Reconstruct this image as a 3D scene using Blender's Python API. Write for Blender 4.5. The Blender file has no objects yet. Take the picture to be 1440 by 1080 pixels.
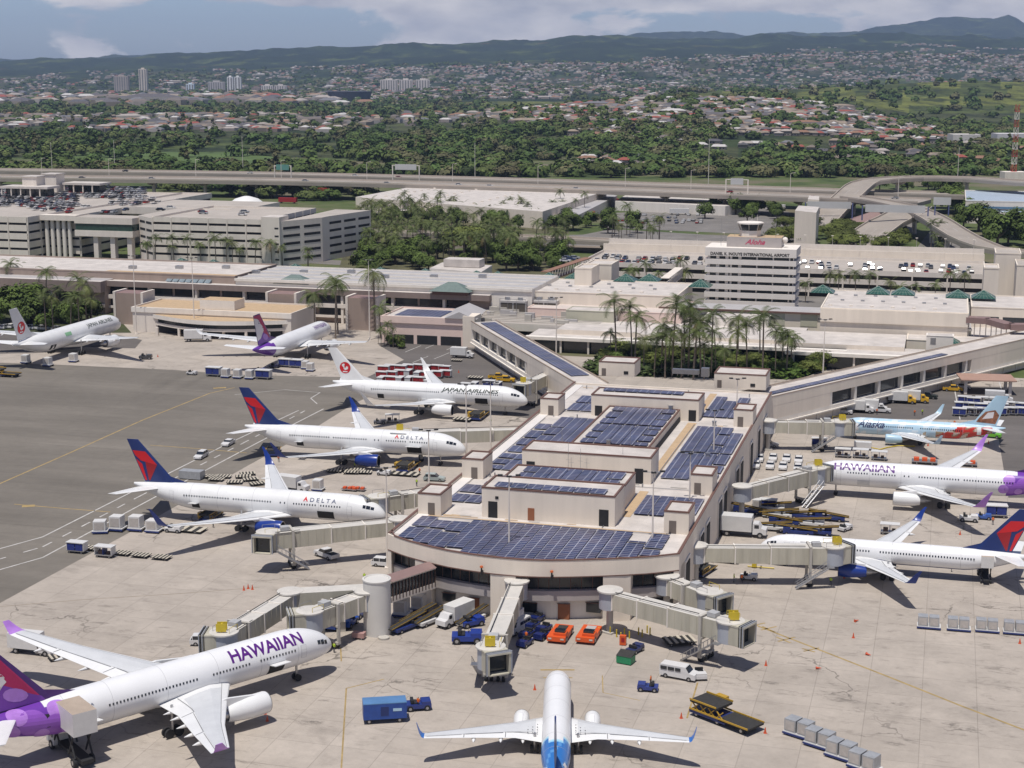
import bpy, bmesh, math, random
from mathutils import Vector, Matrix
random.seed(7)
PI=math.pi; R=math.radians
C=bpy.context.scene.collection
# ---------------------------------------------------------------- camera geometry (used to turn surveyed points into metres)
FF,PP,HH=2206.9,.196695,88.24
def G(u,v,h=0.0):
    x=(u-720)/FF; y=-(v-540)/FF
    dx,dy,dz=x,math.cos(PP)+y*math.sin(PP),-math.sin(PP)+y*math.cos(PP)
    t=(h-HH)/dz
    return Vector((dx*t,dy*t,h))
def RAY(u,v,dist):
    x=(u-720)/FF; y=-(v-540)/FF
    dx,dy,dz=x,math.cos(PP)+y*math.sin(PP),-math.sin(PP)+y*math.cos(PP)
    t=dist/dy
    return Vector((dx*t,dist,HH+dz*t))
def PX(p):
    dz=p[2]-HH; dep=p[1]*math.cos(PP)-dz*math.sin(PP); up=p[1]*math.sin(PP)+dz*math.cos(PP)
    if dep<1: return (-9999,9999)
    return (720+FF*p[0]/dep,540-FF*up/dep)
TH=R(-15.5)
GX=Vector((math.cos(TH),math.sin(TH),0)); GY=Vector((-math.sin(TH),math.cos(TH),0))
OC=Vector((-21.28,258.19,0))
def LC(u,v,h=0):
    q=G(u,v,h)-OC
    return (q.dot(GX),q.dot(GY))
def WC(a,b,h=0): 
    p=OC+GX*a+GY*b; return Vector((p.x,p.y,h))
# ---------------------------------------------------------------- materials
MATS={}
def nd(nt,t,**k):
    n=nt.nodes.new(t)
    for a,b in k.items(): setattr(n,a,b)
    return n
def mat(name,col,rough=.6,metal=0.0,var=.12,scale=.4,bump=0.0,objcol=False,emit=None,spec=.5,alpha=None,streak=False,rnd=0.0):
    if name in MATS: return MATS[name]
    m=bpy.data.materials.new(name); m.use_nodes=True; nt=m.node_tree; L=nt.links
    b=nt.nodes['Principled BSDF']; b.inputs['Roughness'].default_value=rough; b.inputs['Metallic'].default_value=metal
    b.inputs['Specular IOR Level'].default_value=spec
    tc=nd(nt,'ShaderNodeTexCoord')
    src=None
    if objcol:
        oi=nd(nt,'ShaderNodeObjectInfo'); src=oi.outputs['Color']
    else:
        rgb=nd(nt,'ShaderNodeRGB'); rgb.outputs[0].default_value=(*col,1); src=rgb.outputs[0]
    if var>0:
        no=nd(nt,'ShaderNodeTexNoise'); no.inputs['Scale'].default_value=scale; no.inputs['Detail'].default_value=5; no.inputs['Roughness'].default_value=.62
        if streak:
            mp=nd(nt,'ShaderNodeMapping'); mp.inputs['Scale'].default_value=(1,1,.12)
            L.new(tc.outputs['Object'],mp.inputs[0]); L.new(mp.outputs[0],no.inputs['Vector'])
        else: L.new(tc.outputs['Object'],no.inputs['Vector'])
        mr=nd(nt,'ShaderNodeMapRange'); mr.inputs['From Min'].default_value=.25; mr.inputs['From Max'].default_value=.75
        mr.inputs['To Min'].default_value=1-var*1.4; mr.inputs['To Max'].default_value=1+var
        L.new(no.outputs['Fac'],mr.inputs[0])
        fac=mr.outputs[0]
        if rnd>0:
            oi2=nd(nt,'ShaderNodeObjectInfo'); m2=nd(nt,'ShaderNodeMapRange'); m2.inputs['To Min'].default_value=1-rnd; m2.inputs['To Max'].default_value=1+rnd
            L.new(oi2.outputs['Random'],m2.inputs[0]); mu=nd(nt,'ShaderNodeMath',operation='MULTIPLY'); L.new(fac,mu.inputs[0]); L.new(m2.outputs[0],mu.inputs[1]); fac=mu.outputs[0]
        vm=nd(nt,'ShaderNodeVectorMath',operation='SCALE'); L.new(src,vm.inputs[0]); L.new(fac,vm.inputs['Scale']); src=vm.outputs[0]
    L.new(src,b.inputs['Base Color'])
    if bump>0:
        bp=nd(nt,'ShaderNodeBump'); bp.inputs['Strength'].default_value=bump; bp.inputs['Distance'].default_value=.05
        n2=nd(nt,'ShaderNodeTexNoise'); n2.inputs['Scale'].default_value=scale*8; L.new(tc.outputs['Object'],n2.inputs['Vector'])
        L.new(n2.outputs['Fac'],bp.inputs['Height']); L.new(bp.outputs[0],b.inputs['Normal'])
    if emit: b.inputs['Emission Color'].default_value=(*emit,1); b.inputs['Emission Strength'].default_value=1
    MATS[name]=m; return m
def attrmat(name,rough=.5,attr='Col',var=.1,scale=.5,spec=.5,rnd=0.0):
    m=mat(name,(1,1,1),rough,var=var,scale=scale,spec=spec,rnd=rnd)
    nt=m.node_tree
    for n in list(nt.nodes):
        if n.type=='RGB':
            a=nd(nt,'ShaderNodeVertexColor'); a.layer_name=attr
            for l in list(n.outputs[0].links):
                nt.links.new(a.outputs['Color'],l.to_socket)
            nt.nodes.remove(n)
    return m
# ---------------------------------------------------------------- mesh builder
class MB:
    def __init__(s): s.v=[];s.f=[];s.m=[];s.c=None;s.M=None
    def add(s,vs,fs,mi=0,cols=None):
        n=len(s.v)
        if s.M is not None: vs=[tuple(s.M@Vector(p)) for p in vs]
        s.v+= [tuple(p) for p in vs]
        s.f+=[tuple(i+n for i in f) for f in fs]; s.m+=[mi]*len(fs)
        if cols is not None:
            if s.c is None: s.c=[(1,1,1)]*(len(s.f)-len(fs))
            s.c+=cols
        elif s.c is not None: s.c+=[(1,1,1)]*len(fs)
        return s
    def box(s,x0,x1,y0,y1,z0,z1,mi=0,top=None,col=None):
        vs=[(x0,y0,z0),(x1,y0,z0),(x1,y1,z0),(x0,y1,z0),(x0,y0,z1),(x1,y0,z1),(x1,y1,z1),(x0,y1,z1)]
        fs=[(0,3,2,1),(4,5,6,7),(0,1,5,4),(1,2,6,5),(2,3,7,6),(3,0,4,7)]
        s.add(vs,fs,mi,[col]*6 if col else None)
        if top is not None: s.m[-5]=top
        return s
    def cbox(s,c,d,mi=0,rz=0,col=None,top=None):
        old=s.M; s.M=(old or Matrix())@Matrix.Translation(c)@Matrix.Rotation(rz,4,'Z')
        s.box(-d[0]/2,d[0]/2,-d[1]/2,d[1]/2,-d[2]/2,d[2]/2,mi,top,col); s.M=old; return s
    def prism(s,poly,z0,z1,mi=0,top=None):
        n=len(poly)
        a=sum(poly[i][0]*poly[(i+1)%n][1]-poly[(i+1)%n][0]*poly[i][1] for i in range(n))
        if a<0: poly=poly[::-1]
        zz=(lambda p:p[2]) if len(poly[0])>2 else (lambda p:z1)
        vs=[(p[0],p[1],z0) for p in poly]+[(p[0],p[1],zz(p)) for p in poly]
        fs=[tuple(range(n-1,-1,-1)),tuple(range(n,2*n))]+[(i,(i+1)%n,(i+1)%n+n,i+n) for i in range(n)]
        s.add(vs,fs,mi)
        if top is not None: s.m[-n-1]=top
        return s
    def tube(s,p0,p1,r0,r1=None,n=8,mi=0,cap=True):
        r1=r0 if r1 is None else r1
        p0=Vector(p0);p1=Vector(p1);d=(p1-p0).normalized()
        a=d.orthogonal().normalized(); b=d.cross(a)
        vs=[];fs=[]
        for p,r in ((p0,r0),(p1,r1)):
            for i in range(n):
                t=2*PI*i/n; vs.append(p+(a*math.cos(t)+b*math.sin(t))*r)
        fs=[(i,(i+1)%n,(i+1)%n+n,i+n) for i in range(n)]
        if cap: fs+=[tuple(range(n-1,-1,-1)),tuple(range(n,2*n))]
        return s.add(vs,fs,mi)
    def loft(s,rings,mi=0,close=True,caps=True,cols=None):
        n=len(rings[0]); vs=[p for r in rings for p in r]; fs=[]; cc=[]
        for k in range(len(rings)-1):
            for i in range(n if close else n-1):
                fs.append((k*n+i,k*n+(i+1)%n,(k+1)*n+(i+1)%n,(k+1)*n+i))
                if cols: cc.append(cols(k,i))
        if caps and close:
            fs.append(tuple(range(n-1,-1,-1))); fs.append(tuple((len(rings)-1)*n+i for i in range(n)))
            if cols: cc+=[cols(0,0),cols(len(rings)-2,0)]
        return s.add(vs,fs,mi,cc if cols else None)
    def lathe(s,prof,c=(0,0,0),axis='X',n=20,mi=0,caps=True):
        rings=[]
        for x,r in prof:
            ring=[]
            for i in range(n):
                t=2*PI*i/n; a,b=r*math.cos(t),r*math.sin(t)
                ring.append((c[0]+x,c[1]+a,c[2]+b) if axis=='X' else (c[0]+a,c[1]+b,c[2]+x))
            rings.append(ring)
        return s.loft(rings,mi,caps=caps)
    def build(s,name,mats,parent=None,smooth=None,loc=None):
        me=bpy.data.meshes.new(name); me.from_pydata(s.v,[],s.f)
        if not isinstance(mats,(list,tuple)): mats=[mats]
        for m in mats: me.materials.append(m)
        if any(s.m): me.polygons.foreach_set('material_index',s.m)
        if s.c is not None:
            at=me.color_attributes.new('Col','FLOAT_COLOR','CORNER'); dat=[]
            for f,c in zip(s.f,s.c): dat+=[c[0],c[1],c[2],1.0]*len(f)
            at.data.foreach_set('color',dat)
        bm=bmesh.new(); bm.from_mesh(me); bmesh.ops.recalc_face_normals(bm,faces=bm.faces) if len(s.f)<60000 else None
        bm.to_mesh(me); bm.free()
        if smooth:
            me.polygons.foreach_set('use_smooth',[True]*len(me.polygons)); me.set_sharp_from_angle(angle=R(smooth))
        me.update()
        o=bpy.data.objects.new(name,me); C.objects.link(o)
        if parent: o.parent=parent
        if loc is not None: o.location=loc
        return o
def tag(o,label=None,cat=None,group=None,kind=None):
    if label: o['label']=label
    if cat: o['category']=cat
    if group: o['group']=group
    if kind: o['kind']=kind
    return o
def thing(name,label,cat,loc=(0,0,0),rz=0,group=None):
    o=bpy.data.objects.new(name,None); C.objects.link(o); o.empty_display_size=.5
    o.location=loc; o.rotation_euler=(0,0,rz)
    return tag(o,label,cat,group)
def copy_tree(o,parent=None,loc=None,rz=None,label=None,group=None,col=None,scale=None):
    c=o.copy(); C.objects.link(c); c.parent=parent
    if loc is not None: c.location=loc
    if rz is not None: c.rotation_euler=(0,0,rz)
    if label: c['label']=label
    if group: c['group']=group
    if scale: c.scale=(scale,)*3 if isinstance(scale,(int,float)) else scale
    if col: c.color=(*col,1)
    if o.name not in KIDS: KIDS[o.name]=list(o.children)
    for ch in KIDS[o.name]: copy_tree(ch,c,col=col)
    return c
KIDS={}
def text_tris(txt,size,bold=0.0,width=1.0,shear=0.0):
    cu=bpy.data.curves.new('txt','FONT'); cu.body=txt; cu.size=size; cu.offset=bold; cu.resolution_u=3; cu.shear=shear
    o=bpy.data.objects.new('txt',cu); C.objects.link(o)
    dg=bpy.context.evaluated_depsgraph_get(); me=o.evaluated_get(dg).to_mesh()
    vs=[(v.co.x*width,v.co.y) for v in me.vertices]; fs=[tuple(p.vertices) for p in me.polygons]
    o.evaluated_get(dg).to_mesh_clear(); bpy.data.objects.remove(o); bpy.data.curves.remove(cu)
    return vs,fs
def flat_text(txt,size,name,m,parent,M,bold=0.0,width=1.0,length=None,shear=0.0,depth=.05):
    vs,fs=text_tris(txt,size,bold,width,shear)
    x0=min(p[0] for p in vs); x1=max(p[0] for p in vs); k=1 if not length else length/(x1-x0)
    bm=bmesh.new(); bv=[bm.verts.new(M@Vector(((p[0]-x0)*k,p[1],0))) for p in vs]
    for f in fs:
        try: bm.faces.new([bv[i] for i in f])
        except ValueError: pass
    me=bpy.data.meshes.new(name); bm.to_mesh(me); bm.free(); me.materials.append(m)
    o=bpy.data.objects.new(name,me); C.objects.link(o); o.parent=parent; return o
# ---- common materials (linear base colours)
m_white=mat('aircraft_white',(.78,.78,.77),.28,var=.05,scale=.35,spec=.5)
m_grey=mat('wing_grey',(.60,.61,.62),.4,var=.06,scale=.5)
m_dark=mat('dark_rubber',(.02,.02,.022),.7)
m_glass=mat('dark_glass',(.015,.02,.028),.12,var=.0,spec=.8)
m_metal=mat('bare_metal',(.45,.45,.46),.35,.8,var=.1,scale=3)
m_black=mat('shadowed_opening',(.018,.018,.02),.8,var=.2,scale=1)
m_purple=mat('purple_paint',(.17,.04,.36),.35,var=.12,scale=.8)
m_magenta=mat('magenta_paint',(.42,.01,.10),.35,var=.08,scale=.8)
m_lilac=mat('lilac_paint',(.42,.2,.62),.35,var=.12,scale=.8)
m_darkpurple=mat('deep_purple_paint',(.06,.015,.14),.35,var=.08)
m_red=mat('red_paint',(.60,.012,.02),.35,var=.06)
m_darkred=mat('dark_red_paint',(.33,.008,.015),.35,var=.06)
m_navy=mat('navy_paint',(.012,.03,.14),.32,var=.08)
m_blue=mat('blue_paint',(.012,.04,.24),.3,var=.06)
m_azure=mat('azure_paint',(.03,.17,.55),.3,var=.06)
m_skyblue=mat('pale_blue_paint',(.42,.60,.72),.35,var=.06)
m_face=mat('pale_face_paint',(.72,.68,.68),.4,var=.03)
m_black_t=mat('black_lettering',(.02,.02,.02),.4,var=0)
m_purple_t=mat('purple_lettering',(.10,.015,.20),.4,var=0)
m_green_t=mat('dark_green_lettering',(.03,.045,.035),.4,var=0)
m_navy_t=mat('navy_lettering',(.06,.08,.16),.4,var=0)
HAZE=3.8e-5
# ================================================================= camera, light, sky
sc=bpy.context.scene
cam=bpy.data.cameras.new('camera'); co=bpy.data.objects.new('camera',cam); C.objects.link(co); sc.camera=co
co.location=(0,0,HH); co.rotation_euler=(PI/2-PP,0,0); cam.sensor_width=36; cam.lens=36*FF/1440; cam.clip_start=1; cam.clip_end=60000
SUN=Vector((-.13,-.27,1)).normalized()
sl=bpy.data.lights.new('sun','SUN'); so=bpy.data.objects.new('sun',sl); C.objects.link(so)
sl.energy=3.5; sl.angle=R(.53); sl.color=(1,.955,.89); so.rotation_euler=SUN.to_track_quat('Z','Y').to_euler(); so.location=(0,0,500)
el=math.asin(SUN.z); az=math.atan2(SUN.x,SUN.y)
w=bpy.data.worlds.new('World'); sc.world=w; w.use_nodes=True; nt=w.node_tree; L=nt.links
bg=nt.nodes['Background']; bg.inputs['Strength'].default_value=.045
sky=nd(nt,'ShaderNodeTexSky'); sky.sky_type='NISHITA'; sky.sun_disc=False; sky.sun_elevation=el; sky.sun_rotation=az; sky.air_density=1.0; sky.dust_density=1.2; sky.ozone_density=1.0; sky.altitude=90
# procedural cumulus on the direction of view
tc=nd(nt,'ShaderNodeTexCoord'); sp=nd(nt,'ShaderNodeSeparateXYZ'); L.new(tc.outputs['Generated'],sp.inputs[0])
mp=nd(nt,'ShaderNodeMapping'); mp.inputs['Scale'].default_value=(16,16,42); mp.inputs['Location'].default_value=(3.1,1.2,.75)
L.new(tc.outputs['Generated'],mp.inputs[0])
n1=nd(nt,'ShaderNodeTexNoise'); n1.inputs['Scale'].default_value=.62; n1.inputs['Detail'].default_value=9; n1.inputs['Roughness'].default_value=.56; n1.inputs['Distortion'].default_value=.3
L.new(mp.outputs[0],n1.inputs['Vector'])
# more cloud to the right and upwards
def math_(op,a,b=None,c=None):
    n=nd(nt,'ShaderNodeMath',operation=op)
    for i,x in enumerate((a,b,c)):
        if x is None: continue
        if isinstance(x,(int,float)): n.inputs[i].default_value=x
        else: L.new(x,n.inputs[i])
    return n.outputs[0]
bias=math_('ADD',math_('MULTIPLY',sp.outputs[0],.30),math_('MULTIPLY',sp.outputs[2],3.4))
dens=math_('ADD',n1.outputs['Fac'],bias)
mr=nd(nt,'ShaderNodeMapRange'); mr.interpolation_type='SMOOTHSTEP'; mr.inputs['From Min'].default_value=.535; mr.inputs['From Max'].default_value=.60; L.new(dens,mr.inputs[0])
n2=nd(nt,'ShaderNodeTexNoise'); n2.inputs['Scale'].default_value=1.3; n2.inputs['Detail'].default_value=7; L.new(mp.outputs[0],n2.inputs['Vector'])
cr=nd(nt,'ShaderNodeValToRGB'); cr.color_ramp.elements[0].position=.32; cr.color_ramp.elements[0].color=(8.6,8.8,10.2,1); cr.color_ramp.elements[1].position=.68; cr.color_ramp.elements[1].color=(16.0,15.2,15.2,1); L.new(n2.outputs['Fac'],cr.inputs[0])
# the low clear sky is a soft greyish blue
hz=nd(nt,'ShaderNodeMapRange'); hz.inputs['From Min'].default_value=0; hz.inputs['From Max'].default_value=.16; hz.inputs['To Min'].default_value=2.45; hz.inputs['To Max'].default_value=.85; L.new(sp.outputs[2],hz.inputs[0])
mh=nd(nt,'ShaderNodeVectorMath',operation='SCALE'); L.new(sky.outputs[0],mh.inputs[0]); L.new(hz.outputs[0],mh.inputs['Scale'])
mixh=nd(nt,'ShaderNodeMixRGB'); mixh.blend_type='MULTIPLY'; mixh.inputs[0].default_value=1; mixh.inputs[2].default_value=(.84,.97,1.36,1); L.new(mh.outputs[0],mixh.inputs[1])
lim=nd(nt,'ShaderNodeMapRange'); lim.inputs[1].default_value=.10; lim.inputs[2].default_value=.22; lim.inputs[3].default_value=1; lim.inputs[4].default_value=.06; L.new(sp.outputs[2],lim.inputs[0]); cm=math_('MULTIPLY',mr.outputs[0],lim.outputs[0])
mx=nd(nt,'ShaderNodeMixRGB'); L.new(cm,mx.inputs[0]); L.new(mixh.outputs[0],mx.inputs[1]); L.new(cr.outputs[0],mx.inputs[2]); L.new(mx.outputs[0],bg.inputs['Color'])
sc.view_settings.view_transform='Standard'; sc.view_settings.look='None'; sc.view_settings.exposure=.20; sc.view_settings.gamma=1
sc.cycles.max_bounces=5; sc.cycles.diffuse_bounces=2; sc.cycles.glossy_bounces=2; sc.cycles.transmission_bounces=2; sc.cycles.volume_bounces=0; sc.cycles.transparent_max_bounces=4
# ================================================================= ground
def groundmat(name,col,kind):
    m=bpy.data.materials.new(name); m.use_nodes=True; nt=m.node_tree; L=nt.links; b=nt.nodes['Principled BSDF']; b.inputs['Roughness'].default_value=.85; b.inputs['Specular IOR Level'].default_value=.25
    tc=nd(nt,'ShaderNodeTexCoord'); rot=nd(nt,'ShaderNodeMapping'); rot.inputs['Rotation'].default_value=(0,0,-TH); L.new(tc.outputs['Object'],rot.inputs[0]); vec=rot.outputs[0]
    def noise(sc_,det=6,ro=.6,stretch=None,dist=0):
        n=nd(nt,'ShaderNodeTexNoise'); n.inputs['Scale'].default_value=sc_; n.inputs['Detail'].default_value=det; n.inputs['Roughness'].default_value=ro; n.inputs['Distortion'].default_value=dist
        if stretch:
            q=nd(nt,'ShaderNodeMapping'); q.inputs['Scale'].default_value=stretch; L.new(vec,q.inputs[0]); L.new(q.outputs[0],n.inputs['Vector'])
        else: L.new(vec,n.inputs['Vector'])
        return n.outputs['Fac']
    def rng(x,a,b_,c,d):
        r=nd(nt,'ShaderNodeMapRange'); L.new(x,r.inputs[0])
        for i,q in zip((1,2,3,4),(a,b_,c,d)): r.inputs[i].default_value=q
        return r.outputs[0]
    def mul(a,b_):
        n=nd(nt,'ShaderNodeMath',operation='MULTIPLY')
        for i,x in enumerate((a,b_)):
            if isinstance(x,(int,float)): n.inputs[i].default_value=x
            else: L.new(x,n.inputs[i])
        return n.outputs[0]
    def mx(a,b_):
        n=nd(nt,'ShaderNodeMath',operation='MINIMUM'); L.new(a,n.inputs[0]); L.new(b_,n.inputs[1]); return n.outputs[0]
    f=rng(noise(.02,5),.3,.7,.93,1.06)
    f=mul(f,rng(noise(.35,6,.7),.3,.7,.95,1.04))
    if kind=='concrete':
        f=mul(f,rng(noise(.11,6,.68),.3,.75,1.08,.84)); f=mul(f,rng(noise(.9,5,.7),.35,.75,1.03,.93))
        # slabs: joints every 7.5 m and slab-to-slab tone
        br=nd(nt,'ShaderNodeTexBrick'); br.offset=0; br.inputs['Scale'].default_value=1; br.inputs['Brick Width'].default_value=7.6; br.inputs['Row Height'].default_value=7.6; br.inputs['Mortar Size'].default_value=.07; br.inputs['Mortar Smooth'].default_value=.3
        br.inputs['Color1'].default_value=(1.02,1.02,1.02,1); br.inputs['Color2'].default_value=(.925,.93,.94,1); br.inputs['Mortar'].default_value=(.76,.76,.76,1); L.new(vec,br.inputs[0])
        f=mul(f,br.outputs['Color'])
        f=mul(f,rng(noise(.35,6,.75,(.06,1,1),1.5),.62,.72,1,.86)); f=mul(f,rng(noise(.3,6,.75,(1,.07,1),1.5),.63,.73,1,.88))
        # oil and tyre stains
        st=rng(noise(.15,9,.80,(1,2.6,1),.4),.545,.66,1,.42); wh=rng(noise(.03,4,.6),.42,.58,0,1)
        m1=nd(nt,'ShaderNodeMix'); L.new(wh,m1.inputs[0]); m1.inputs[2].default_value=1; L.new(st,m1.inputs[3]); f=mul(f,m1.outputs[0])
        f=mul(f,rng(noise(.045,7,.7,(1,1.6,1),.6),.55,.72,1,.74))
        # patched cracks
        vo=nd(nt,'ShaderNodeTexVoronoi'); vo.feature='DISTANCE_TO_EDGE'; vo.inputs['Scale'].default_value=.075
        nn=nd(nt,'ShaderNodeTexNoise'); nn.inputs['Scale'].default_value=.25; nn.inputs['Detail'].default_value=6; L.new(vec,nn.inputs['Vector'])
        vm=nd(nt,'ShaderNodeVectorMath',operation='MULTIPLY_ADD'); vm.inputs[1].default_value=(7,7,0); L.new(nn.outputs['Color'],vm.inputs[0]); L.new(vec,vm.inputs[2]); L.new(vm.outputs[0],vo.inputs['Vector'])
        ck=rng(vo.outputs['Distance'],.004,.014,.45,1); wk=rng(noise(.03,3,.6),.55,.64,0,1)
        m2=nd(nt,'ShaderNodeMix'); L.new(wk,m2.inputs[0]); m2.inputs[2].default_value=1; L.new(ck,m2.inputs[3]); f=mul(f,m2.outputs[0])
    if kind=='asphalt':
        f=mul(f,rng(noise(.06,5,.6,(.25,1.6,1)),.35,.7,.84,1.1)); f=mul(f,rng(noise(.012,3),.3,.7,.86,1.12))
        f=mul(f,rng(noise(.9,3,.5,(.03,1,1)),.55,.75,1,.86)); f=mul(f,rng(noise(.05,6,.7,(1,.16,1),.5),.56,.72,1,.80)); f=mul(f,rng(noise(.5,6,.7),.35,.75,1.05,.93))
    if kind=='road': f=mul(f,rng(noise(.08,4),.35,.7,.86,1.12))
    c=nd(nt,'ShaderNodeRGB'); c.outputs[0].default_value=(*col,1)
    if kind=='land':
        cr=nd(nt,'ShaderNodeValToRGB'); e=cr.color_ramp; e.elements[0].position=.36; e.elements[0].color=(.035,.055,.02,1); e.elements[1].position=.62; e.elements[1].color=(.16,.14,.09,1)
        x=e.elements.new(.48); x.color=(.085,.115,.035,1); L.new(noise(.012,7,.65),cr.inputs[0]); csrc=cr.outputs[0]
    else: csrc=c.outputs[0]
    vm=nd(nt,'ShaderNodeVectorMath',operation='SCALE'); L.new(csrc,vm.inputs[0]); L.new(f,vm.inputs['Scale']); L.new(vm.outputs[0],b.inputs['Base Color'])
    return m
g_conc=groundmat('apron_concrete',(.437,.384,.330),'concrete')
g_asph=groundmat('taxiway_asphalt',(.192,.172,.146),'asphalt')
g_dark=groundmat('ramp_asphalt',(.15,.135,.125),'asphalt')
g_road=groundmat('road_asphalt',(.20,.185,.17),'road')
g_land=groundmat('land_cover',(.1,.1,.05),'land')
m_yel=mat('worn_yellow_line',(.38,.27,.11),.7,var=.3,scale=.5)
m_wht=mat('worn_white_line',(.55,.53,.50),.7,var=.25,scale=.5)
def sheet(name,pts,z,m,kind='structure'):
    mb=MB(); mb.add([(p[0],p[1],z) for p in pts],[tuple(range(len(pts)))]); o=mb.build(name,m); return tag(o,kind=kind)
def px_poly(L_): return [G(u,v) for u,v in L_]
sheet('ground',[(-9000,20),(9000,20),(9000,2600),(-9000,2600)],-.02,g_land)
sheet('apron',[WC(-420,-330),WC(520,-330),WC(520,232),WC(-60,232),WC(-60,300),WC(-420,300)],0.0,g_conc)
sheet('taxiway',px_poly([(-330,980),(0,848),(180,750),(350,654),(430,610),(500,566),(545,548),(515,531),(340,527),(242,520),(83,513),(-60,508),(-400,508)]),.004,g_asph)
sheet('service_area',px_poly([(515,531),(568,506),(532,485),(560,470),(660,470),(742,522),(770,560),(752,590),(690,580),(545,548)]),.008,g_dark)
sheet('service_area',px_poly([(1170,588),(1400,591),(1418,700),(1500,700),(1500,545),(1330,543),(1235,566)]),.008,g_dark)
sheet('parking_lane',px_poly([(-100,500),(-100,468),(170,472),(200,478),(190,490),(120,488),(60,496)]),.008,g_dark)
def line(nm,pts,w,m,z=.012,dash=None):
    mb=MB()
    for (a,b) in zip(pts,pts[1:]):
        a=G(*a);b=G(*b);d=(b-a);Ln=d.length;d.normalize();n=Vector((-d.y,d.x,0))*w/2
        segs=[(0,Ln)] if not dash else [(t,min(Ln,t+dash[0])) for t in [k*dash[1] for k in range(int(Ln/dash[1])+1)]]
        for s,e in segs:
            p=a+d*s;q=a+d*e; mb.add([(p-n).to_tuple()[:2]+(z,),(q-n).to_tuple()[:2]+(z,),(q+n).to_tuple()[:2]+(z,),(p+n).to_tuple()[:2]+(z,)],[(0,1,2,3)])
    return tag(mb.build(nm,m),kind='structure')
line('road_line',[(-60,788),(60,755),(175,697),(314,627),(420,577)],.35,m_wht)
line('road_line',[(-60,818),(60,784),(218,699),(369,619),(455,575)],.35,m_wht)
line('road_dashes',[(-60,803),(60,769),(196,698),(342,623),(430,577)],.35,m_wht,dash=(3.2,7))
line('taxi_line',[(-80,712),(0,680),(100,636),(200,591),(295,553),(330,545)],.45,m_yel)
line('taxi_line',[(211,626),(280,631),(347,637)],.4,m_yel); line('taxi_line',[(20,709),(90,715),(155,720)],.4,m_yel)
line('taxi_line',[(1057,877),(1150,913),(1250,952),(1350,992),(1470,1038)],.40,m_yel)
for (a,b) in (((1062,879),(1076,876)),((1070,886),(1092,881)),((1072,881),(1090,889)),((1094,902),(1118,896)),((1092,896),(1112,904)),((1130,916),(1152,911)),((1128,912),(1146,917))): line('stand_mark',[a,b],.35,m_yel)
line('lead_in_line',[(847,950),(848,974),(900,985)],.15,m_yel); line('lead_in_line',[(981,960),(966,1010)],.25,m_yel)
line('lead_in_line',[(480,1080),(487,968),(540,955)],.22,m_yel); line('lead_in_line',[(479,910),(480,930)],.22,m_yel)
line('lead_in_line',[(0,853),(120,843),(250,835),(365,826)],.22,mat('faded_line',(.30,.25,.19),.8))
line('stand_mark',[(760,942),(808,942)],.5,m_yel); line('stand_mark',[(764,953),(805,953)],.3,m_yel)
line('road_line',[(450,552),(437,560),(446,568)],.3,m_wht); line('road_line',[(330,555),(400,548),(450,552)],.25,m_wht)
line('road_line',[(1228,580),(1216,572),(1224,562),(1250,556)],.3,m_wht); line('road_line',[(1342,545),(1350,590)],.3,m_wht);line('road_line',[(1400,520),(1412,560)],.3,m_wht)
for u,v in ((570,495),(580,510),(598,490),(610,505),(628,492),(700,535)): line('bay_line',[(u,v),(u+22,v-9)],.25,m_wht)
for (u,v) in ((40,712),(309,546)): line('taxi_marker',[(u-9,v),(u+9,v-1)],1.6,m_yel,z=.02)
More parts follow.
